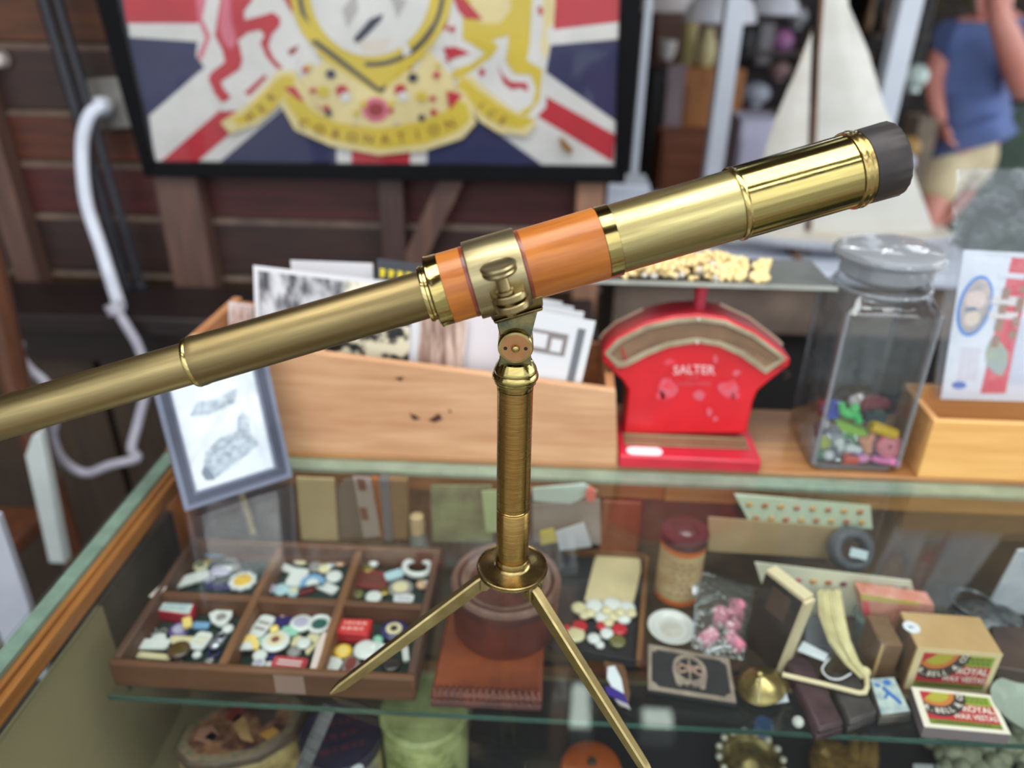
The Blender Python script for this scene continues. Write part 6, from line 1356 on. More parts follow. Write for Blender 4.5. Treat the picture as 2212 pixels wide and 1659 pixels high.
# white ground behind the beasts, tail
fp('W', [(428, -60), (640, -60), (660, 60), (640, 160), (560, 235), (480, 240), (446, 190), (446, 150), (424, 120), (430, 70)])
fp('P', [(434, -30), (446, 0), (438, 40), (456, 78), (440, 120), (432, 134), (428, 118), (444, 82), (428, 40), (424, 0)])
fp('W', [(980, -60), (1200, -60), (1196, 60), (1180, 150), (1180, 230), (1150, 262), (1080, 232), (1000, 170), (960, 120)])
fp('C', [(1172, -20), (1200, 0), (1196, 50), (1180, 66), (1186, 110), (1176, 130), (1168, 100), (1174, 60)]); fp('R', [(1160, 16), (1170, 12), (1174, 28), (1166, 36)])
lion = [(476, -60), (476, 0), (470, 41), (465, 76), (481, 108), (487, 133), (457, 156), (451, 170), (465, 203), (481, 222), (492, 216), (500, 208), (492, 200), (484, 190), (478, 176), (519, 149), (525, 129), (519, 100), (515, 87), (536, 70), (563, 64), (572, 76), (563, 92), (576, 122), (600, 149), (612, 146), (592, 125), (580, 100), (587, 76), (606, 54), (606, 38), (590, 26), (563, 34), (530, 43), (528, 24), (546, 0), (560, -60)]
fp('R', lion); fp('P', [(480, -40), (496, -40), (500, 40), (512, 88), (500, 108), (484, 90), (474, 60)])
fp('R', [(528, 200), (572, 160), (578, 166), (540, 206)]); fp('R', [(600, -40), (640, -40), (646, 20), (630, 26), (616, 0)]); fp('D', [(622, 108), (646, 96), (640, 112), (628, 120)])
uni = [(1000, -60), (1000, 0), (1000, 60), (999, 83), (1021, 96), (1048, 114), (1021, 136), (981, 150), (972, 168), (1000, 166), (1062, 122), (1078, 100), (1062, 86), (1100, 75), (1093, 132), (1111, 158), (1147, 161), (1158, 190), (1150, 225), (1120, 243), (1138, 250), (1165, 215), (1172, 150), (1138, 129), (1144, 96), (1150, 0), (1150, -60)]
fp('Y', uni); fp('C', [(1020, -40), (1100, -40), (1104, 20), (1080, 50), (1040, 50), (1016, 20)])
fp('R', [(974, -20), (990, -20), (1044, 42), (1006, 40), (990, 22)]); fp('R', [(958, 102), (984, 100), (1016, 114), (990, 122), (968, 130)]); fp('R', [(1074, 136), (1086, 160), (1104, 176), (1138, 178), (1142, 196), (1124, 188), (1106, 192), (1088, 178)])
fp('R', [(1034, 150), (1046, 146), (1048, 160), (1038, 164)]); fp('R', [(968, 58), (982, 54), (984, 66), (972, 70)])
# shield ovals and the pointed garter
fp('C', [(640, 40), (700, 130), (640, 180), (640, 240), (760, 300), (880, 300), (990, 240), (980, 170), (930, 110), (980, 20), (900, 150), (760, 160)])
E4 = lambda k, a, b: fp(k, ell(803, -25, a, b, 44))
E4('Y', 176, 178); E4('K', 160, 170); E4('Y', 150, 160)
fp('Y', [(652, 30), (690, 120), (822, 206), (850, 176), (930, 110), (880, 120), (800, 150), (720, 110)]); fp('K', [(672, 88), (684, 84), (822, 190), (836, 178), (830, 200), (814, 196), (692, 104)]); fp('Y', [(700, 96), (822, 182), (880, 146), (800, 138)])
fp('K', ell(803, -25, 158, 168, 20, 30, 95) + ell(803, -25, 148, 158, 20, 30, 95)[::-1])
fp('W', ell(801, -25, 130, 145, 40)); fp('K', [(764, 82), (800, 40), (830, 28), (824, 44), (796, 74), (772, 96)]); fp('G', [(740, 20), (770, -20), (776, 20), (752, 60)]); fp('G', [(840, -20), (880, 0), (860, 40)]); fp('T', [(770, 90), (850, 80), (830, 112), (790, 112)])
fp('W', [(866, 92), (880, 90), (890, 112), (874, 122)])
# flowers between the garter and the ribbon
for x, y, r_, k in ((813, 235, 30, 'P'), (813, 235, 18, 'D'), (740, 194, 14, 'R'), (748, 208, 12, 'W'), (866, 192, 13, 'R'), (872, 206, 12, 'W'), (700, 196, 14, 'Y'), (678, 194, 7, 'R'), (716, 158, 11, 'K'), (716, 158, 5, 'N'), (893, 166, 11, 'K'), (706, 232, 8, 'R'), (712, 242, 8, 'K'), (684, 232, 8, 'P'), (912, 252, 8, 'K'), (938, 240, 8, 'R'), (912, 206, 12, 'Y'), (936, 210, 7, 'R'), (662, 148, 8, 'R'), (670, 142, 7, 'Y'), (944, 160, 8, 'R'), (948, 140, 6, 'Y'), (768, 270, 8, 'G'), (858, 268, 8, 'G'), (786, 222, 8, 'Y'), (846, 222, 8, 'Y'), (846, 236, 6, 'R'), (772, 240, 7, 'Y')):
    fp(k, ell(x, y, r_, r_ * .9, 14))
# ribbon with its white edge
fp('C', [(604, 150), (640, 150), (650, 172), (700, 250), (820, 284), (930, 262), (985, 216), (990, 166), (1020, 162), (1050, 190), (1110, 236), (1160, 262), (1140, 290), (1076, 284), (1036, 258), (1022, 232), (1030, 262), (1000, 296), (920, 322), (820, 332), (716, 312), (640, 278), (608, 222), (560, 266), (500, 286), (480, 262), (540, 220)])
fp('Y', [(622, 200), (640, 200), (684, 240), (732, 262), (820, 274), (912, 260), (962, 238), (990, 214), (1010, 222), (1018, 256), (984, 284), (920, 308), (820, 320), (720, 300), (652, 266), (618, 216)])
fp('Y', [(598, 172), (618, 158), (640, 164), (636, 184), (618, 206), (586, 240), (542, 262), (508, 274), (520, 262), (496, 256), (530, 242), (560, 212)])
fp('Y', [(990, 172), (1008, 166), (1036, 194), (1080, 224), (1120, 246), (1156, 254), (1128, 276), (1080, 268), (1046, 248), (1020, 222), (1006, 196), (992, 190)])
fp('R', [(614, 186), (640, 184), (662, 218), (646, 212)]); fp('R', [(966, 192), (1000, 202), (972, 236)]); fp('B', [(1206, 292), (1216, 296), (1238, 320), (1232, 330), (1214, 316)])
Lz = lay_[0] * .00012
obj('print', FM_, flm, ff, smooth=False)
mb = MB()
word = 'CORONATION'
for i, ch in enumerate(word):
    t_ = -1 + 2 * (i + .5) / len(word); x0_ = 816 + t_ * 176; y0_ = 300 - 40 * t_ * t_ - 2; a_ = -t_ * .42
    mb.text(ch, lambda x, y: FQ(x0_ + x * math.cos(a_) + y * math.sin(a_) * 1, y0_ + x * math.sin(a_) - y * math.cos(a_), Lz + .0004), 30, bold=.3)
for word, pts, rot in (('HER', ((543, 250), (569, 232), (590, 208)), -.75), ('ICE', ((1040, 226), (1062, 244), (1086, 258)), .62)):
    for ch, (x0_, y0_) in zip(word, pts):
        mb.text(ch, lambda x, y: FQ(x0_ + x * math.cos(rot) + y * math.sin(rot), y0_ + x * math.sin(rot) - y * math.cos(rot), Lz + .0004), 26, bold=.3)
obj('ribbon_letters', mb, plain((128, 84, 48), .7), ff, smooth=False)
obj('glazing', MB().prism([FQ(*p, Lz + .0025) for p in I4], PN * .001), glassy('picture_glass', (252, 252, 252), .04, 1.5, 0, gain=.8), ff)

# ------------------------------------------------------------------ wall fittings and cords at the left
ou = thing('power_outlet', 'grey metal power outlet on the plank wall left of the framed flag', 'outlet', aty(235, 225, 1.58))
opl = [(180, 170), (262, 166), (288, 277), (206, 284)]
gm_ = mat('outlet_grey', (150, 146, 140), .4, .5, (120, 116, 112), 14)
obj('plate', MB().prism([aty(*p, 1.574) for p in opl], (0, .025, 0)), gm_, ou, bevel=.004)
obj('socket', MB().lathe([(.020, 0), (.020, .006), (.016, .008), (0, .008)], frame(aty(230, 228, 1.574), (1, 0, 0), (0, 0, 1)), 24), gm_, ou)
wp = mat('white_plastic', (206, 210, 220), .4, 0, (190, 194, 206), 9)
pw_ = thing('power_lead', 'white plug and cord running down from the grey power outlet', 'power cord', aty(222, 236, 1.55))
obj('plug', MB().lathe([(0, .0), (.019, .0), (.021, .010), (.018, .026), (.010, .034), (0, .035)], frame(aty(224, 230, 1.566), (1, 0, 0), (0, 0, 1)), 24), wp, pw_)
def pth(pts): return [aty(x, y, Y_) for x, y, Y_ in pts]
obj('cord', MB().tube(smooth(pth([(222, 228, 1.532), (196, 246, 1.515), (181, 285, 1.505), (177, 330, 1.50), (180, 390, 1.49), (190, 452, 1.48), (216, 530, 1.46), (238, 600, 1.43), (258, 662, 1.36)])), .0125, 10), wp, pw_)
gc2 = mat('grey_cord', (170, 168, 180), .45, 0, (150, 146, 156), 8)
ext = thing('extension_cord', 'grey white extension cord looping down past the bench at the left', 'cord', aty(300, 740, 1.33))
obj('cord', MB().tube(smooth(pth([(246, 660, 1.345), (272, 702, 1.335), (300, 752, 1.33), (318, 820, 1.31), (300, 905, 1.28), (284, 968, 1.24), (296, 990, 1.22), (240, 1004, 1.20), (185, 1022, 1.19), (138, 996, 1.18), (113, 946, 1.17), (118, 890, 1.17), (100, 832, 1.17), (66, 800, 1.17), (44, 772, 1.17), (40, 740, 1.17)])), .0092, 10), gc2, ext)
obj('connector', MB().tube(pth([(242, 655, 1.345), (254, 676, 1.343)]), .017, 12), gc2, ext)
bp_ = mat('pole_black', (46, 46, 52), .45, .2, (32, 32, 38), 6)
for (x0_, x1_, r_, l_) in ((94, 292, .0115, 'taller black pole leaning beside the power outlet, left of a pair'), (124, 322, .009, 'thin black pole leaning beside the power outlet, right of a pair')):
    a, b = aty(x0_, 0, 1.525), aty(x1_, 680, 1.525); d_ = (b - a).normalized()
    t = thing('metal_pole', l_, 'pole', b + d_ * ((.887 - b.z) / d_.z) if False else b)
    bot = a + d_ * ((.8862 - a.z) / d_.z); bot.y = 1.525
    obj('tube', MB().tube([a - d_ * 1.0, bot], r_, 12), bp_, t); obj('foot', MB().lathe([(0, 0), (r_ * 1.6, 0), (r_ * 1.6, .008), (r_, .012)], Matrix.Translation(bot - UP * .0005), 14), bp_, t)
kb = aty(6, 128, 1.597); k_ = thing('wall_hook', 'small white hook knob on the plank wall at the left edge', 'hook', kb)
obj('knob', MB().lathe([(.006, 0), (.006, .010), (.013, .014), (.015, .020), (.011, .027), (0, .029)], frame(kb, (1, 0, 0), (0, 0, 1)), 20), plain((196, 184, 180), .4), k_)
obj('rose', MB().lathe([(.016, 0), (.016, .003), (0, .003)], frame(kb, (1, 0, 0), (0, 0, 1)), 20), plain((140, 130, 126), .4), k_)

# chair, pipe and board beside the case
ch = thing('wooden_chair', 'brown wooden chair half out of frame left of the display case', 'chair', (-1.05, 1.05, 0))
cwm = wood('chair_wood', (96, 56, 34), (64, 38, 27), 2, 4, rough=.4, coat=.2)
a, b = aty(-14, 600, 1.13), aty(28, 806, 1.13)
zs_ = .62
obj('back_post', MB().tube([a + (a - b) * .6, b, Vector((b.x + .01, 1.12, .02))], [.020, .024, .018], 12), cwm, ch)
obj('seat', MB().prism([(b.x - .42, .82, zs_), (b.x - .0, .80, zs_), (b.x + .02, 1.09, zs_), (b.x - .42, 1.09, zs_)], (0, 0, -.035)), cwm, ch, bevel=.008)
for x_, y_ in ((b.x - .01, .84), (b.x - .40, .84), (b.x - .40, 1.06)):
    obj('leg', MB().tube([(x_, y_, zs_ - .036), (x_, y_, .0)], [.02, .015], 10), cwm, ch)
obj('back_rail', MB().tube([b + Vector((-.40, 0, .02)), b + Vector((-.022, 0, .02))], .016, 10), cwm, ch)
q_ = [aty(x, y, .98) for x, y in ((52, 985), (66, 945), (84, 932), (136, 1200), (100, 1206))]
tz_ = q_[3].z - .02
pv_ = MB().prism(q_[:3] + [Vector((q_[3].x, .98, tz_)), Vector((q_[4].x, .98, tz_))], (0, .02, 0))
tag(obj('white_trunking', pv_, mat('white_pipe', (188, 196, 192), .4, 0, (170, 178, 176), 7), None, (q_[3].x, .98, tz_), bevel=.004), 'white plastic trunking standing on the dark chest left of the display case', 'trunking')
q_ = [aty(x, y, .74) for x, y in ((-120, 1080), (-6, 1118), (58, 1300))]
q_ += [Vector((q_[2].x - .01, .74, tz_)), Vector((q_[0].x, .74, tz_))]
tag(obj('white_board', MB().prism(q_, (0, .012, 0)), mat('white_board', (176, 180, 190), .5, 0, (160, 164, 176), 7), None, q_[3], bevel=.002), 'pale painted board standing on the dark chest at the left edge', 'board')
tk = thing('travel_chest', 'dark travelling chest on the floor left of the display case', 'chest', (-.74, .9, 0)); tkm = mat('trunk_dark', (40, 28, 26), .6, 0, (26, 19, 19), 9)
obj('body', MB().span((-.80, .55, 0), (-.515, 1.04, tz_ - .1005)), tkm, tk, bevel=.006); obj('lid', MB().span((-.805, .545, tz_ - .10), (-.51, 1.045, tz_ - .0003)), tkm, tk, bevel=.008)
# ------------------------------------------------------------------ white table, posts and model yacht behind the counter
wt_ = thing('white_table', 'white table behind the counter carrying the model yacht', 'table', (.9, 2.0, 0))
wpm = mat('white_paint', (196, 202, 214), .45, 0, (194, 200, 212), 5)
TT = .915
obj('top', MB().span((.135, 1.66, TT - .026), (1.02, 2.4, TT)), wpm, wt_, bevel=.004)
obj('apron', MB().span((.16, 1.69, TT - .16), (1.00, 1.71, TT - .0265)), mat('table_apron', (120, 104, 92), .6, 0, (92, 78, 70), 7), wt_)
obj('back_panel', MB().span((.17, 1.73, .0), (1.00, 1.74, TT - .028)), mat('table_gap_shade', (22, 18, 18), .9), wt_)  # near-black sheet added to stand for the shaded gap under the table
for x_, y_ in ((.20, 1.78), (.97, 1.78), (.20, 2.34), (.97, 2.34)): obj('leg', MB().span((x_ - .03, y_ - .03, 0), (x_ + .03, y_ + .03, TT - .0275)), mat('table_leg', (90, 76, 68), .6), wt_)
dp_ = MB().span((.12, 1.62, 0), (.124, 2.6, .0)); 
post = mat('post_white', (200, 206, 216), .4, 0, (188, 194, 206), 3)
for x_, w_, l_ in ((.2345, .020, 'thin white post right beside the framed flag'), (.4525, .048, 'white square post left of the model yacht'), (.885, .054, 'white square post right of the model yacht')):
    t = thing('white_post', l_, 'post', (x_, 2.2, TT))
    obj('shaft', MB().span((x_ - w_ / 2, 2.2 - w_ / 2, TT + .006), (x_ + w_ / 2, 2.2 + w_ / 2, 2.3)), post, t, bevel=.003)
    obj('base_plate', MB().span((x_ - w_, 2.2 - w_, TT + .0002), (x_ + w_, 2.2 + w_, TT + .006)), post, t)
ya = thing('model_yacht', 'large model yacht with cream canvas sails on the white table', 'model boat', (.72, 1.8, TT))
YS = 1.80
canv = mat('canvas', (208, 208, 202), .8, 0, (198, 196, 188), 5, (1, 1, 3)); canv2 = mat('canvas_jib', (198, 196, 188), .8, 0, (184, 180, 170), 5, (1, 1, 3))
ywd = wood('mast_wood', (126, 96, 74), (98, 74, 58), 2, 6)
def sail(name, pts, m, belly, y=YS):
    P_ = [aty(*p, y) for p in pts]; c = sum(P_, Vector()) / len(P_)
    mb = MB(); n_ = len(P_)
    for s_ in (0, .0016):
        rings = [[c + (p - c) * k + Vector((0, -belly * (1 - k * k) + s_, 0)) for p in P_] for k in (1, .7, .4, .12)]
        b0 = len(mb.v)
        for rg in rings: mb.v += rg
        for i in range(3):
            for k in range(n_): k2 = (k + 1) % n_; mb.f.append([b0 + i * n_ + k, b0 + i * n_ + k2, b0 + (i + 1) * n_ + k2, b0 + (i + 1) * n_ + k]); mb.m.append(0)
        mb.f.append([b0 + 3 * n_ + k for k in range(n_)]); mb.m.append(0)
    return obj(name, mb, m, ya, ang=180)
sail('mainsail', [(1806, -260), (1781, 0), (1768, 120), (1763, 279), (1752, 400), (1749, 522), (1840, 524), (1930, 518), (2022, 508), (1968, 359), (1908, 223), (1876, 112), (1828, 0)], canv, .025)
sail('jib', [(1754, 70), (1713, 167), (1673, 263), (1649, 335), (1606, 440), (1572, 522), (1660, 525), (1734, 525), (1742, 400), (1746, 299), (1750, 180)], canv2, .018, YS - .03)
a, b = aty(1790, -260, YS + .004), aty(1745, 545, YS + .004)
obj('mast', MB().tube([a, b], [.004, .0075], 10), ywd, ya)
a, b = aty(1742, 526, YS), aty(2026, 513, YS); obj('boom', MB().tube([a, b], .005, 8), ywd, ya)
a, b = aty(1755, 60, YS - .03), aty(1580, 520, YS - .03); obj('forestay', MB().tube([a, b], .0012, 6), ywd, ya)
x0_, x1_ = aty(1540, 540, YS).x, aty(2040, 540, YS).x; L_ = x1_ - x0_
rings = []
for i in range(13):
    t = i / 12; wd_ = .085 * math.sin(math.pi * min(1, .10 + t * .80)) ** .7; dz = .040 * math.sin(math.pi * min(.97, .08 + t * .85)) ** .6
    zz = TT + .058 + .010 * (2 * t - 1) ** 2
    rings.append([Vector((x0_ + L_ * t, YS + wd_ * math.cos(R(a_)), zz - (dz * math.sin(R(a_)) if a_ <= 180 else 0))) for a_ in range(0, 181, 18)])
mb = MB(); nn = len(rings[0])
for rg in rings: mb.v += rg
for i in range(12):
    for k in range(nn - 1): mb.f.append([i * nn + k, (i + 1) * nn + k, (i + 1) * nn + k + 1, i * nn + k + 1]); mb.m.append(0)
    mb.f.append([i * nn, i * nn + nn - 1, (i + 1) * nn + nn - 1, (i + 1) * nn]); mb.m.append(1)
mb.f += [list(range(nn)), list(range(12 * nn, 13 * nn))[::-1]]; mb.m += [0, 0]
obj('hull', mb, [mat('hull_white', (212, 214, 218), .4, 0, (202, 204, 208), 4), wood('deck', (204, 198, 186), (192, 184, 170), 0)], ya)
for t_ in (.35, .65): obj('stand', MB().prism([(x0_ + L_ * t_ - .006, YS - .06, TT + .0003), (x0_ + L_ * t_ - .006, YS + .06, TT + .0003), (x0_ + L_ * t_ - .006, YS + .03, TT + .022), (x0_ + L_ * t_ - .006, YS - .03, TT + .022)], (.012, 0, 0)), ywd, ya)
p = aty(1352, 430, 1.9)
bxw = thing('white_carton', 'white carton on the table just right of the framed flag', 'carton', (p.x, 1.9, TT))
a = aty(1308, 398, 1.86); b = aty(1402, 398, 1.86)
obj('body', MB().span((a.x, 1.86, TT + .0003), (b.x, 1.98, a.z - .02)), wpm, bxw, bevel=.003); obj('lid', MB().span((a.x - .003, 1.857, a.z - .0198), (b.x + .003, 1.983, a.z)), wpm, bxw, bevel=.002)

# ------------------------------------------------------------------ the room behind
def fbox(name, px0, py0, px1, py1, Y_, d_, m, label, cat, z0=None, doors=0, m2=None, bev=.006, shelf=0):
    pm_ = (py0 + py1) / 2; a, b = aty(px0, pm_, Y_), aty(px1, pm_, Y_); a.z = aty(px0, py0, Y_).z; b.z = aty(px0, py1, Y_).z; zlo = b.z if z0 is None else z0
    t = thing(name, label, cat, ((a.x + b.x) / 2, Y_ + d_ / 2, zlo))
    obj('carcass', MB().span((a.x, Y_, zlo), (b.x, Y_ + d_, a.z)), m, t, bevel=bev)
    w_ = b.x - a.x
    for i in range(doors):
        obj('door', MB().span((a.x + w_ * (i + .05) / doors, Y_ - .014, zlo + (a.z - zlo) * .06), (a.x + w_ * (i + .95) / doors, Y_ - .0005, a.z - (a.z - zlo) * .06)), m2 or m, t, bevel=bev * .6)
    for i in range(shelf):
        zz = zlo + (a.z - zlo) * (i + 1) / (shelf + 1); obj('shelf_board', MB().span((a.x, Y_ - (.30 if 'dark_shelving' == name else .14), zz - .012), (b.x, Y_ - .0005, zz + .012)), m2 or m, t)
    return t, a, b
w1, w2, w3 = mat('dresser_brown', (98, 60, 38), .5, 0, (70, 42, 30), 3), wood('cupboard_orange', (176, 116, 60), (146, 90, 44), 2, 2), wood('chest_red', (140, 82, 56), (108, 60, 44), 0, 2)
fbox('dresser', 1400, 20, 1560, 420, 4.3, .3, w1, 'dark brown dresser in the room behind, left of the white post', 'dresser', .0, 2)
t, a, b = fbox('cupboard', 1472, 148, 1600, 330, 3.5, .35, w2, 'orange wooden cupboard behind the left white post', 'cupboard', .0, 2, w2)
ctz = a.z
fbox('wooden_chest', 1425, 290, 1600, 430, 3.1, .2, w3, 'reddish brown chest in front of the orange cupboard', 'chest', .0, 1, w3)
fbox('lilac_screen', 1431, 140, 1470, 390, 3.35, .05, mat('lilac_cloth', (150, 136, 142), .8, 0, (130, 116, 122), 4), 'narrow lilac grey screen left of the orange cupboard', 'screen', .0, 1)
fbox('dark_cabinet', 1400, 150, 1432, 380, 3.6, .2, plain((54, 56, 60), .5), 'narrow dark cabinet right of the thin white post', 'cabinet', .0, 1)
def vase(name, px, py, Y_, prof, m, label, cat='ornament', z0=None):
    p = aty(px, py, Y_); z_ = p.z if z0 is None else z0
    return tag(obj(name, MB().lathe([(r_, h) for r_, h in prof], Matrix.Translation((p.x, Y_, z_)), 24), m, None, (p.x, Y_, z_)), label, cat)
vz = ctz + .0005
vase('cream_vase', 1522, 148, 3.62, [(0, 0), (.032, 0), (.042, .04), (.038, .09), (.020, .13), (.018, .15), (0, .15)], mat('vase_cream', (196, 186, 140), .4), 'cream vase standing on the orange cupboard', 'vase', vz)
vase('green_candle', 1482, 148, 3.7, [(0, 0), (.030, 0), (.031, .17), (.026, .18), (0, .18)], mat('candle_green', (178, 166, 110), .6), 'pale olive candle left of the cream vase', 'candle', vz)
sh_ = fbox('wall_shelf', 1395, 132, 1450, 140, 3.5, .2, w1, 'small brown shelf under the white cup', 'shelf')
vase('white_cup', 1438, 132, 3.58, [(0, 0), (.025, 0), (.038, .03), (.042, .075), (.038, .076), (.034, .03), (0, .01)], plain((204, 200, 198), .35), 'white cup on the small brown shelf', 'cup', sh_[1].z + .0005)
fbox('dark_shelving', 1590, -20, 1770, 300, 4.8, .3, mat('shelving_dark', (48, 38, 40), .7, 0, (30, 26, 28), 3), 'dark shelving full of crockery behind the yacht', 'shelving', .0, 0, plain((70, 58, 56), .6), shelf=4)
def hang(name, px, py, Y_, rr, m, label, cat):
    p = aty(px, py, Y_); t = thing(name, label, cat, p)
    obj('shade', MB().lathe([(rr * .25, rr * .55), (rr * .5, rr * .5), (rr * .85, rr * .2), (rr, -rr * .25), (rr * .96, -rr * .28), (rr * .8, .1 * rr), (rr * .2, rr * .5)], Matrix.Translation(p), 32), m, t)
    obj('flex', MB().tube([p + UP * rr * .5, Vector((p.x, p.y, 2.72))], .004, 6), plain((60, 60, 60)), t)
    return t
whg = mat('white_glass', (226, 228, 236), .25, 0, (206, 208, 220), 6, coat=.4)
hang('pendant_shade', 1556, 24, 2.9, .125, whg, 'white glass pendant shade crossing the left white post', 'lamp')
hang('pendant_shade', 1672, 14, 3.3, .10, whg, 'white glass pendant shade left of the yacht mast', 'lamp')
hang('pendant_shade', 1450, 2, 3.2, .13, mat('white_glass2', (222, 216, 218), .3), 'pinkish white pendant shade above the dresser', 'lamp')
def ball_on(name, px, py, Y_, rr, m, label, cat, squash=1.0):
    p = aty(px, py, Y_)
    t = thing(name, label, cat, p - UP * rr)
    obj('bowl', MB().ball(p, (rr, rr, rr * squash), seg=24, rings=12), m, t); obj('foot', MB().lathe([(rr * .5, -rr * squash - .01), (rr * .45, -rr * squash * .9), (0, -rr * squash * .9)], Matrix.Translation(p), 20), m, t)
    return t
ball_on('pink_vase', 1690, 90, 4.595, .058, mat('pink_lilac', (176, 112, 164), .4, 0, (150, 104, 150), 5), 'round pinkish lilac vase on the dark shelving', 'vase', 1.1)
ball_on('blush_bowl', 1684, 150, 4.595, .056, mat('blush', (164, 134, 134), .5, 0, (140, 112, 114), 5), 'dusky pink bowl below the lilac vase', 'bowl', .8)
ball_on('blue_white_dish', 1632, 202, 4.57, .08, mat('blue_white', (166, 174, 192), .35, 0, (186, 192, 206), 6), 'pale blue rounded dish on the dark shelving', 'dish', .75)
ball_on('grey_globe', 1724, 36, 4.595, .05, mat('grey_globe', (146, 150, 156), .3), 'small grey globe near the yacht mast', 'globe')
fbox('small_screen', 1604, 62, 1634, 128, 4.58, .05, plain((30, 30, 36), .3), 'small dark screen right of the left white post', 'screen', None, 1)
fbox('grey_box', 1637, 50, 1670, 140, 4.56, .09, plain((128, 126, 130), .5), 'grey upright box beside the small dark screen', 'box', None, 1)
fbox('lavender_crate', 1596, 258, 1690, 350, 2.75, .2, mat('lavender_paper', (190, 188, 212), .6, 0, (176, 172, 196), 4), 'pale lavender crate low behind the yacht jib', 'crate', .0, 1)
t, a, b = fbox('black_bookcase', 1850, -40, 1985, 330, 4.6, .35, mat('bookcase_black', (40, 36, 38), .6, 0, (26, 24, 26), 4), 'black bookcase of dim brown ornaments right of the yacht sail', 'bookcase', .0, 0, plain((58, 46, 40), .6), shelf=5)
r8 = random.Random(2)
for i in range(9):
    px_, py_ = 1862 + (i % 3) * 34, 40 + (i // 3) * 84
    hz = [(a.z) * (k + 1) / 6 for k in range(5)]; p = aty(px_, py_, 4.52); zz = sorted(hz, key=lambda q__: abs(q__ - 1.16))[0] - (i // 3 - 1) * a.z / 6 + .0125
    hh = r8.uniform(.12, .19); rr = r8.uniform(.026, .038)
    tag(obj('bronze_jug', MB().lathe([(0, 0), (rr * .7, 0), (rr, hh * .35), (rr * .5, hh * .7), (rr * .6, hh), (0, hh)], Matrix.Translation((p.x, 4.54, zz)), 16), mat('bronze_%d' % (i % 3), ((96, 72, 44), (74, 58, 48), (116, 88, 46))[i % 3], .4, .4), None, (p.x, 4.54, zz)), 'dim brown jug in the black bookcase, row %s, %s' % (('top', 'middle', 'bottom')[i // 3], ('left', 'centre', 'right')[i % 3]), 'jug', 'brown jugs in the black bookcase')
t = ball_on('glass_float', 1980, 165, 3.0, .042, mat('pale_glass', (186, 206, 200), .2, coat=.5), 'small pale green glass float hanging beside the right white post', 'float')
p = aty(1980, 165, 3.0); obj('hanger', MB().tube([p + UP * .04, Vector((p.x, p.y, 2.72))], .003, 6), plain((60, 60, 60)), t)
fbox('beige_sack', 1962, 255, 2004, 470, 3.2, .15, mat('sack', (142, 128, 110), .9, 0, (116, 104, 92), 6), 'beige grey sack standing left of the man', 'sack', .0, 1)
for nm_, px_, py_, Y_, rr_, m_, l1_, l2_, cat_ in (('ochre_pot', 1962, 318, 3.05, .045, mat('ochre', (166, 128, 66), .5), 'ochre pot in front of the beige sack', 'tall thin stand under the ochre pot', 'pot'), ('lilac_ball', 1955, 350, 2.85, .035, mat('lilac_white', (190, 192, 210), .5), 'pale lilac ball below the ochre pot', 'tall thin stand under the pale lilac ball', 'ball')):
    ball_on(nm_, px_, py_, Y_, rr_, m_, l1_, cat_, .9)
    p = aty(px_, py_, Y_); zt_ = p.z - rr_ * .9 - .0105
    t = thing('plant_stand', l2_, 'stand', (p.x, Y_, 0))
    obj('top', MB().lathe([(0, zt_ - .012), (rr_ * 1.1, zt_ - .012), (rr_ * 1.1, zt_), (0, zt_)], Matrix.Translation((p.x, Y_, 0)), 20), w1, t); obj('pole', MB().tube([(p.x, Y_, .02), (p.x, Y_, zt_ - .0125)], .012, 10), w1, t)
    obj('base', MB().lathe([(0, 0), (.11, 0), (.10, .018), (0, .02)], Matrix.Translation((p.x, Y_, 0)), 20), w1, t)
# olive foliage at the back, hanging plant
hp = thing('hanging_plant', 'dim olive plant hanging at the back above the man', 'plant', aty(2020, 0, 5.2))
mb = MB(); c_ = aty(2010, 0, 5.2)
for k in range(260):
    q_ = c_ + Vector((r8.uniform(-.55, .5), r8.uniform(-.2, .2), r8.uniform(-.16, .35))); d_ = Vector((r8.uniform(-1, 1), r8.uniform(-1, 1), r8.uniform(-1, .3))).normalized() * r8.uniform(.06, .10); s_ = d_.cross(Vector((r8.random(), r8.random(), 1))).normalized() * .02
    mb.flat([q_, q_ + d_ * .5 + s_, q_ + d_, q_ + d_ * .5 - s_], k % 2)
lf = obj('foliage', mb, [plain((120, 112, 74), .6), plain((76, 72, 52), .6)], hp, smooth=False); lf['kind'] = 'stuff'
obj('pot', MB().lathe([(0, -.02), (.10, 0), (.14, .18), (.13, .18), (0, .12)], Matrix.Translation(c_ + UP * .28), 20), plain((90, 60, 44), .7), hp)
hang('amber_shade', 0, 0, 1, .1, whg, 'x', 'lamp') if False else None
p = Vector((-1.93, 1.9, 2.42)); t = thing('amber_pendant', 'lit amber glass pendant lamp mirrored in the glass at the left', 'lamp', p)
obj('shade', MB().lathe([(.05, .12), (.12, .09), (.20, .02), (.225, -.06), (.215, -.07), (.0, -.075)], Matrix.Translation(p), 40), mat('amber_glow', (206, 158, 70), .4, emit=11), t)
obj('flex', MB().tube([p + UP * .12, Vector((p.x, p.y, 2.72))], .004, 6), plain((60, 60, 60)), t)
gcr = thing('green_armchair', 'dark green armchair behind the man at the right edge', 'armchair', (2.4, 4.3, 0))
a, b = aty(2085, 235, 4.2), aty(2400, 400, 4.2); gr_ = mat('green_cloth', (74, 92, 80), .8, 0, (54, 70, 62), 5)
obj('back', MB().span((a.x, 4.35, .35), (b.x, 4.44, a.z)), gr_, gcr, bevel=.03); obj('seat', MB().span((a.x, 3.85, .25), (b.x, 4.345, .45)), gr_, gcr, bevel=.03)
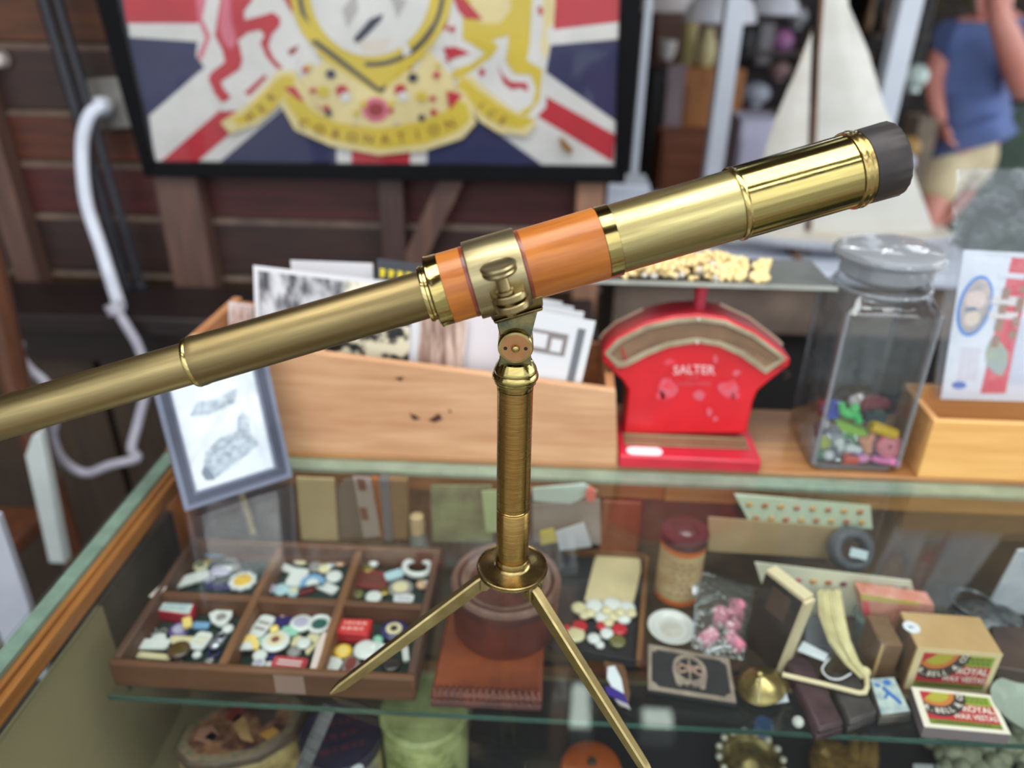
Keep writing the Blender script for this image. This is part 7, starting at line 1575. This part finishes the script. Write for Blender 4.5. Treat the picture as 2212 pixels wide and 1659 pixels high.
obj('arm', MB().span((a.x - .12, 3.85, .1), (a.x - .002, 4.4, .62)), gr_, gcr, bevel=.03); obj('base', MB().span((a.x, 3.9, .0), (b.x, 4.4, .249)), plain((50, 44, 40)), gcr)
# ------------------------------------------------------------------ the man in the blue shirt
man = thing('person', 'person in a blue polo shirt and cream shorts with one arm raised', 'person', (1.75, 3.5, 0))
ORGM = ORG[man.name]
def skin(name, joints, edges, m, root, sub=2):
    me = bpy.data.meshes.new(name); me.from_pydata([tuple(Vector(j[0]) - ORGM) for j in joints], edges, [])
    o = bpy.data.objects.new(name, me); C.objects.link(o); o.parent = man; ORG[o.name] = ORGM
    md = o.modifiers.new('skin', 'SKIN'); md.use_smooth_shade = True
    lay = me.skin_vertices[0] if me.skin_vertices else None
    if lay is None:
        bpy.context.view_layer.objects.active = o
        me.skin_vertices  # created with the modifier on evaluation
    for i, j in enumerate(joints):
        sv = me.skin_vertices[0].data[i]; sv.radius = j[1] if isinstance(j[1], tuple) else (j[1], j[1]); sv.use_root = (i == root)
    s_ = o.modifiers.new('sub', 'SUBSURF'); s_.levels = sub; s_.render_levels = sub
    me.materials.append(m)
    return o
J = dict(pel=(aty(2088, 300, 3.5), (.15, .11)), spi=(aty(2100, 190, 3.52), (.15, .11)), che=(aty(2122, 95, 3.5), (.165, .12)), nek=(aty(2146, 20, 3.47), .060), hea=(aty(2152, -38, 3.44), (.075, .09)), top=(aty(2156, -92, 3.44), (.072, .085)),
         ls=(aty(2052, 80, 3.47), .062), le=(aty(2014, 170, 3.44), .043), lw=(aty(2026, 246, 3.38), .030), lh=(aty(2032, 272, 3.36), (.042, .018)),
         rs=(aty(2204, 78, 3.44), .068), re=(aty(2216, 205, 3.22), .052), rm=(aty(2186, 110, 3.16), .056), rw=(aty(2152, 18, 3.12), .036), rh=(aty(2140, -18, 3.11), (.046, .020)),
         lt=(aty(2056, 330, 3.47), .088), lk=(aty(2008, 452, 3.36), .058), rt=(aty(2116, 330, 3.55), .088), rk=(aty(2064, 432, 3.62), .056))
def add(k, p, r_): J[k] = (Vector(p), r_)
lk, rk = J['lk'][0], J['rk'][0]
add('lc', (lk.x + .01, lk.y + .05, lk.z * .62), .056); add('la', (lk.x + .01, lk.y + .08, .085), .034); add('lf', (lk.x - .02, lk.y - .10, .030), (.040, .030))
add('rc', (rk.x - .07, rk.y + .10, rk.z * .66), .056); add('ra', (rk.x - .10, rk.y + .16, .085), .034); add('rf', (rk.x - .14, rk.y + .0, .030), (.040, .030))
keys = list(J); ix = {k: i for i, k in enumerate(keys)}
E_ = [('pel', 'spi'), ('spi', 'che'), ('che', 'nek'), ('nek', 'hea'), ('hea', 'top'), ('che', 'ls'), ('ls', 'le'), ('le', 'lw'), ('lw', 'lh'), ('che', 'rs'), ('rs', 're'), ('re', 'rm'), ('rm', 'rw'), ('rw', 'rh'), ('pel', 'lt'), ('lt', 'lk'), ('lk', 'lc'), ('lc', 'la'), ('la', 'lf'), ('pel', 'rt'), ('rt', 'rk'), ('rk', 'rc'), ('rc', 'ra'), ('ra', 'rf')]
skm = mat('skin', (222, 154, 140), .5, 0, (206, 132, 118), 5, sub=.1)
body_ = skin('body', [J[k] for k in keys], [(ix[a], ix[b]) for a, b in E_], skm, ix['pel'])
# fingers: each its own short tapering chain from the palm
def fingers(palm, dirv, side, curl):
    d = dirv.normalized(); s_ = side.normalized(); n_ = d.cross(s_).normalized()
    mb = MB()
    for k, (off, L_) in enumerate(((-.027, .072), (-.009, .080), (.009, .075), (.026, .060))):
        b0 = palm + s_ * off + d * .015
        mb.tube([b0, b0 + d * L_ * .45 + n_ * curl * .2 * L_, b0 + d * L_ * .8 + n_ * curl * .5 * L_, b0 + d * L_ + n_ * curl * .9 * L_], [.0095, .009, .008, .006], 8)
    b0 = palm - s_ * .034 - d * .012
    mb.tube([b0, b0 - s_ * .020 + d * .022, b0 - s_ * .022 + d * .050 + n_ * .01], [.011, .010, .007], 8)
    return mb
obj('fingers', fingers(J['lh'][0], J['lh'][0] - J['lw'][0], Vector((0, 1, 0)), .5), skm, man, ang=180)
obj('fingers', fingers(J['rh'][0], J['rh'][0] - J['rw'][0], Vector((.7, .7, 0)), .6), skm, man, ang=180)
shirt = mat('shirt_blue', (104, 124, 178), .85, 0, (90, 110, 164), 3, bump=.1)
def gr(k, f): 
    p, r_ = J[k]; r_ = r_ if isinstance(r_, tuple) else (r_, r_); return (p, (r_[0] + f, r_[1] + f))
pe_, ls_, rs_ = J['pel'][0], J['ls'][0], J['rs'][0]
shj = [(pe_ + Vector((.0, 0, .075)), (.178, .130)), (pe_.lerp(J['spi'][0], .6), (.178, .130)), gr('spi', .028), gr('che', .022), (J['che'][0].lerp(J['nek'][0], .62), .078), gr('ls', .022), (ls_.lerp(J['le'][0], .62), .064), gr('rs', .02), (rs_.lerp(J['re'][0], .55), .074)]
skin('shirt', shj, [(0, 1), (1, 2), (2, 3), (3, 4), (3, 5), (5, 6), (3, 7), (7, 8)], shirt, 1)
shorts = mat('shorts_cream', (226, 212, 176), .85, 0, (206, 190, 152), 3, bump=.1)
skin('shorts', [(pe_ + Vector((0, 0, .03)), (.165, .122)), (pe_ - Vector((0, 0, .03)), (.165, .122)), gr('lt', .022), (J['lt'][0].lerp(lk, .92), .086), gr('rt', .022), (J['rt'][0].lerp(rk, .80), .086)], [(0, 1), (1, 2), (2, 3), (1, 4), (4, 5)], shorts, 1)
hd, tp_ = J['hea'][0], J['top'][0]; fwd = Vector((-.3, -.95, 0)).normalized(); rt_ = UP.cross(fwd)
hr = MB().ball(tp_ + UP * .015 - fwd * .02, (.082, .095, .070), seg=20, rings=12); obj('hair', hr, plain((120, 110, 100), .8), man)
fc = (hd + tp_) / 2
for s_ in (-1, 1):
    obj('eye', MB().ball(fc + fwd * .082 + rt_ * .032 * s_ + UP * .01, .011, seg=12, rings=8), plain((60, 50, 46), .3), man)
    obj('ear', MB().ball(fc + rt_ * .080 * s_ - UP * .005, (.012, .020, .030), seg=12, rings=8), skm, man)
obj('nose', MB().tube([fc + fwd * .080 + UP * .005, fc + fwd * .104 - UP * .028, fc + fwd * .082 - UP * .036], [.008, .012, .010], 10), skm, man)
obj('mouth', MB().tube([fc + fwd * .080 - rt_ * .022 - UP * .060, fc + fwd * .088 - UP * .058, fc + fwd * .080 + rt_ * .022 - UP * .060], .005, 8), plain((160, 84, 80), .5), man)
for k in ('lf', 'rf'):
    p = J[k][0]; obj('shoe', MB().ball((p.x, p.y + .06, .045), (.050, .135, .044), seg=20, rings=10), plain((70, 66, 66), .7), man)
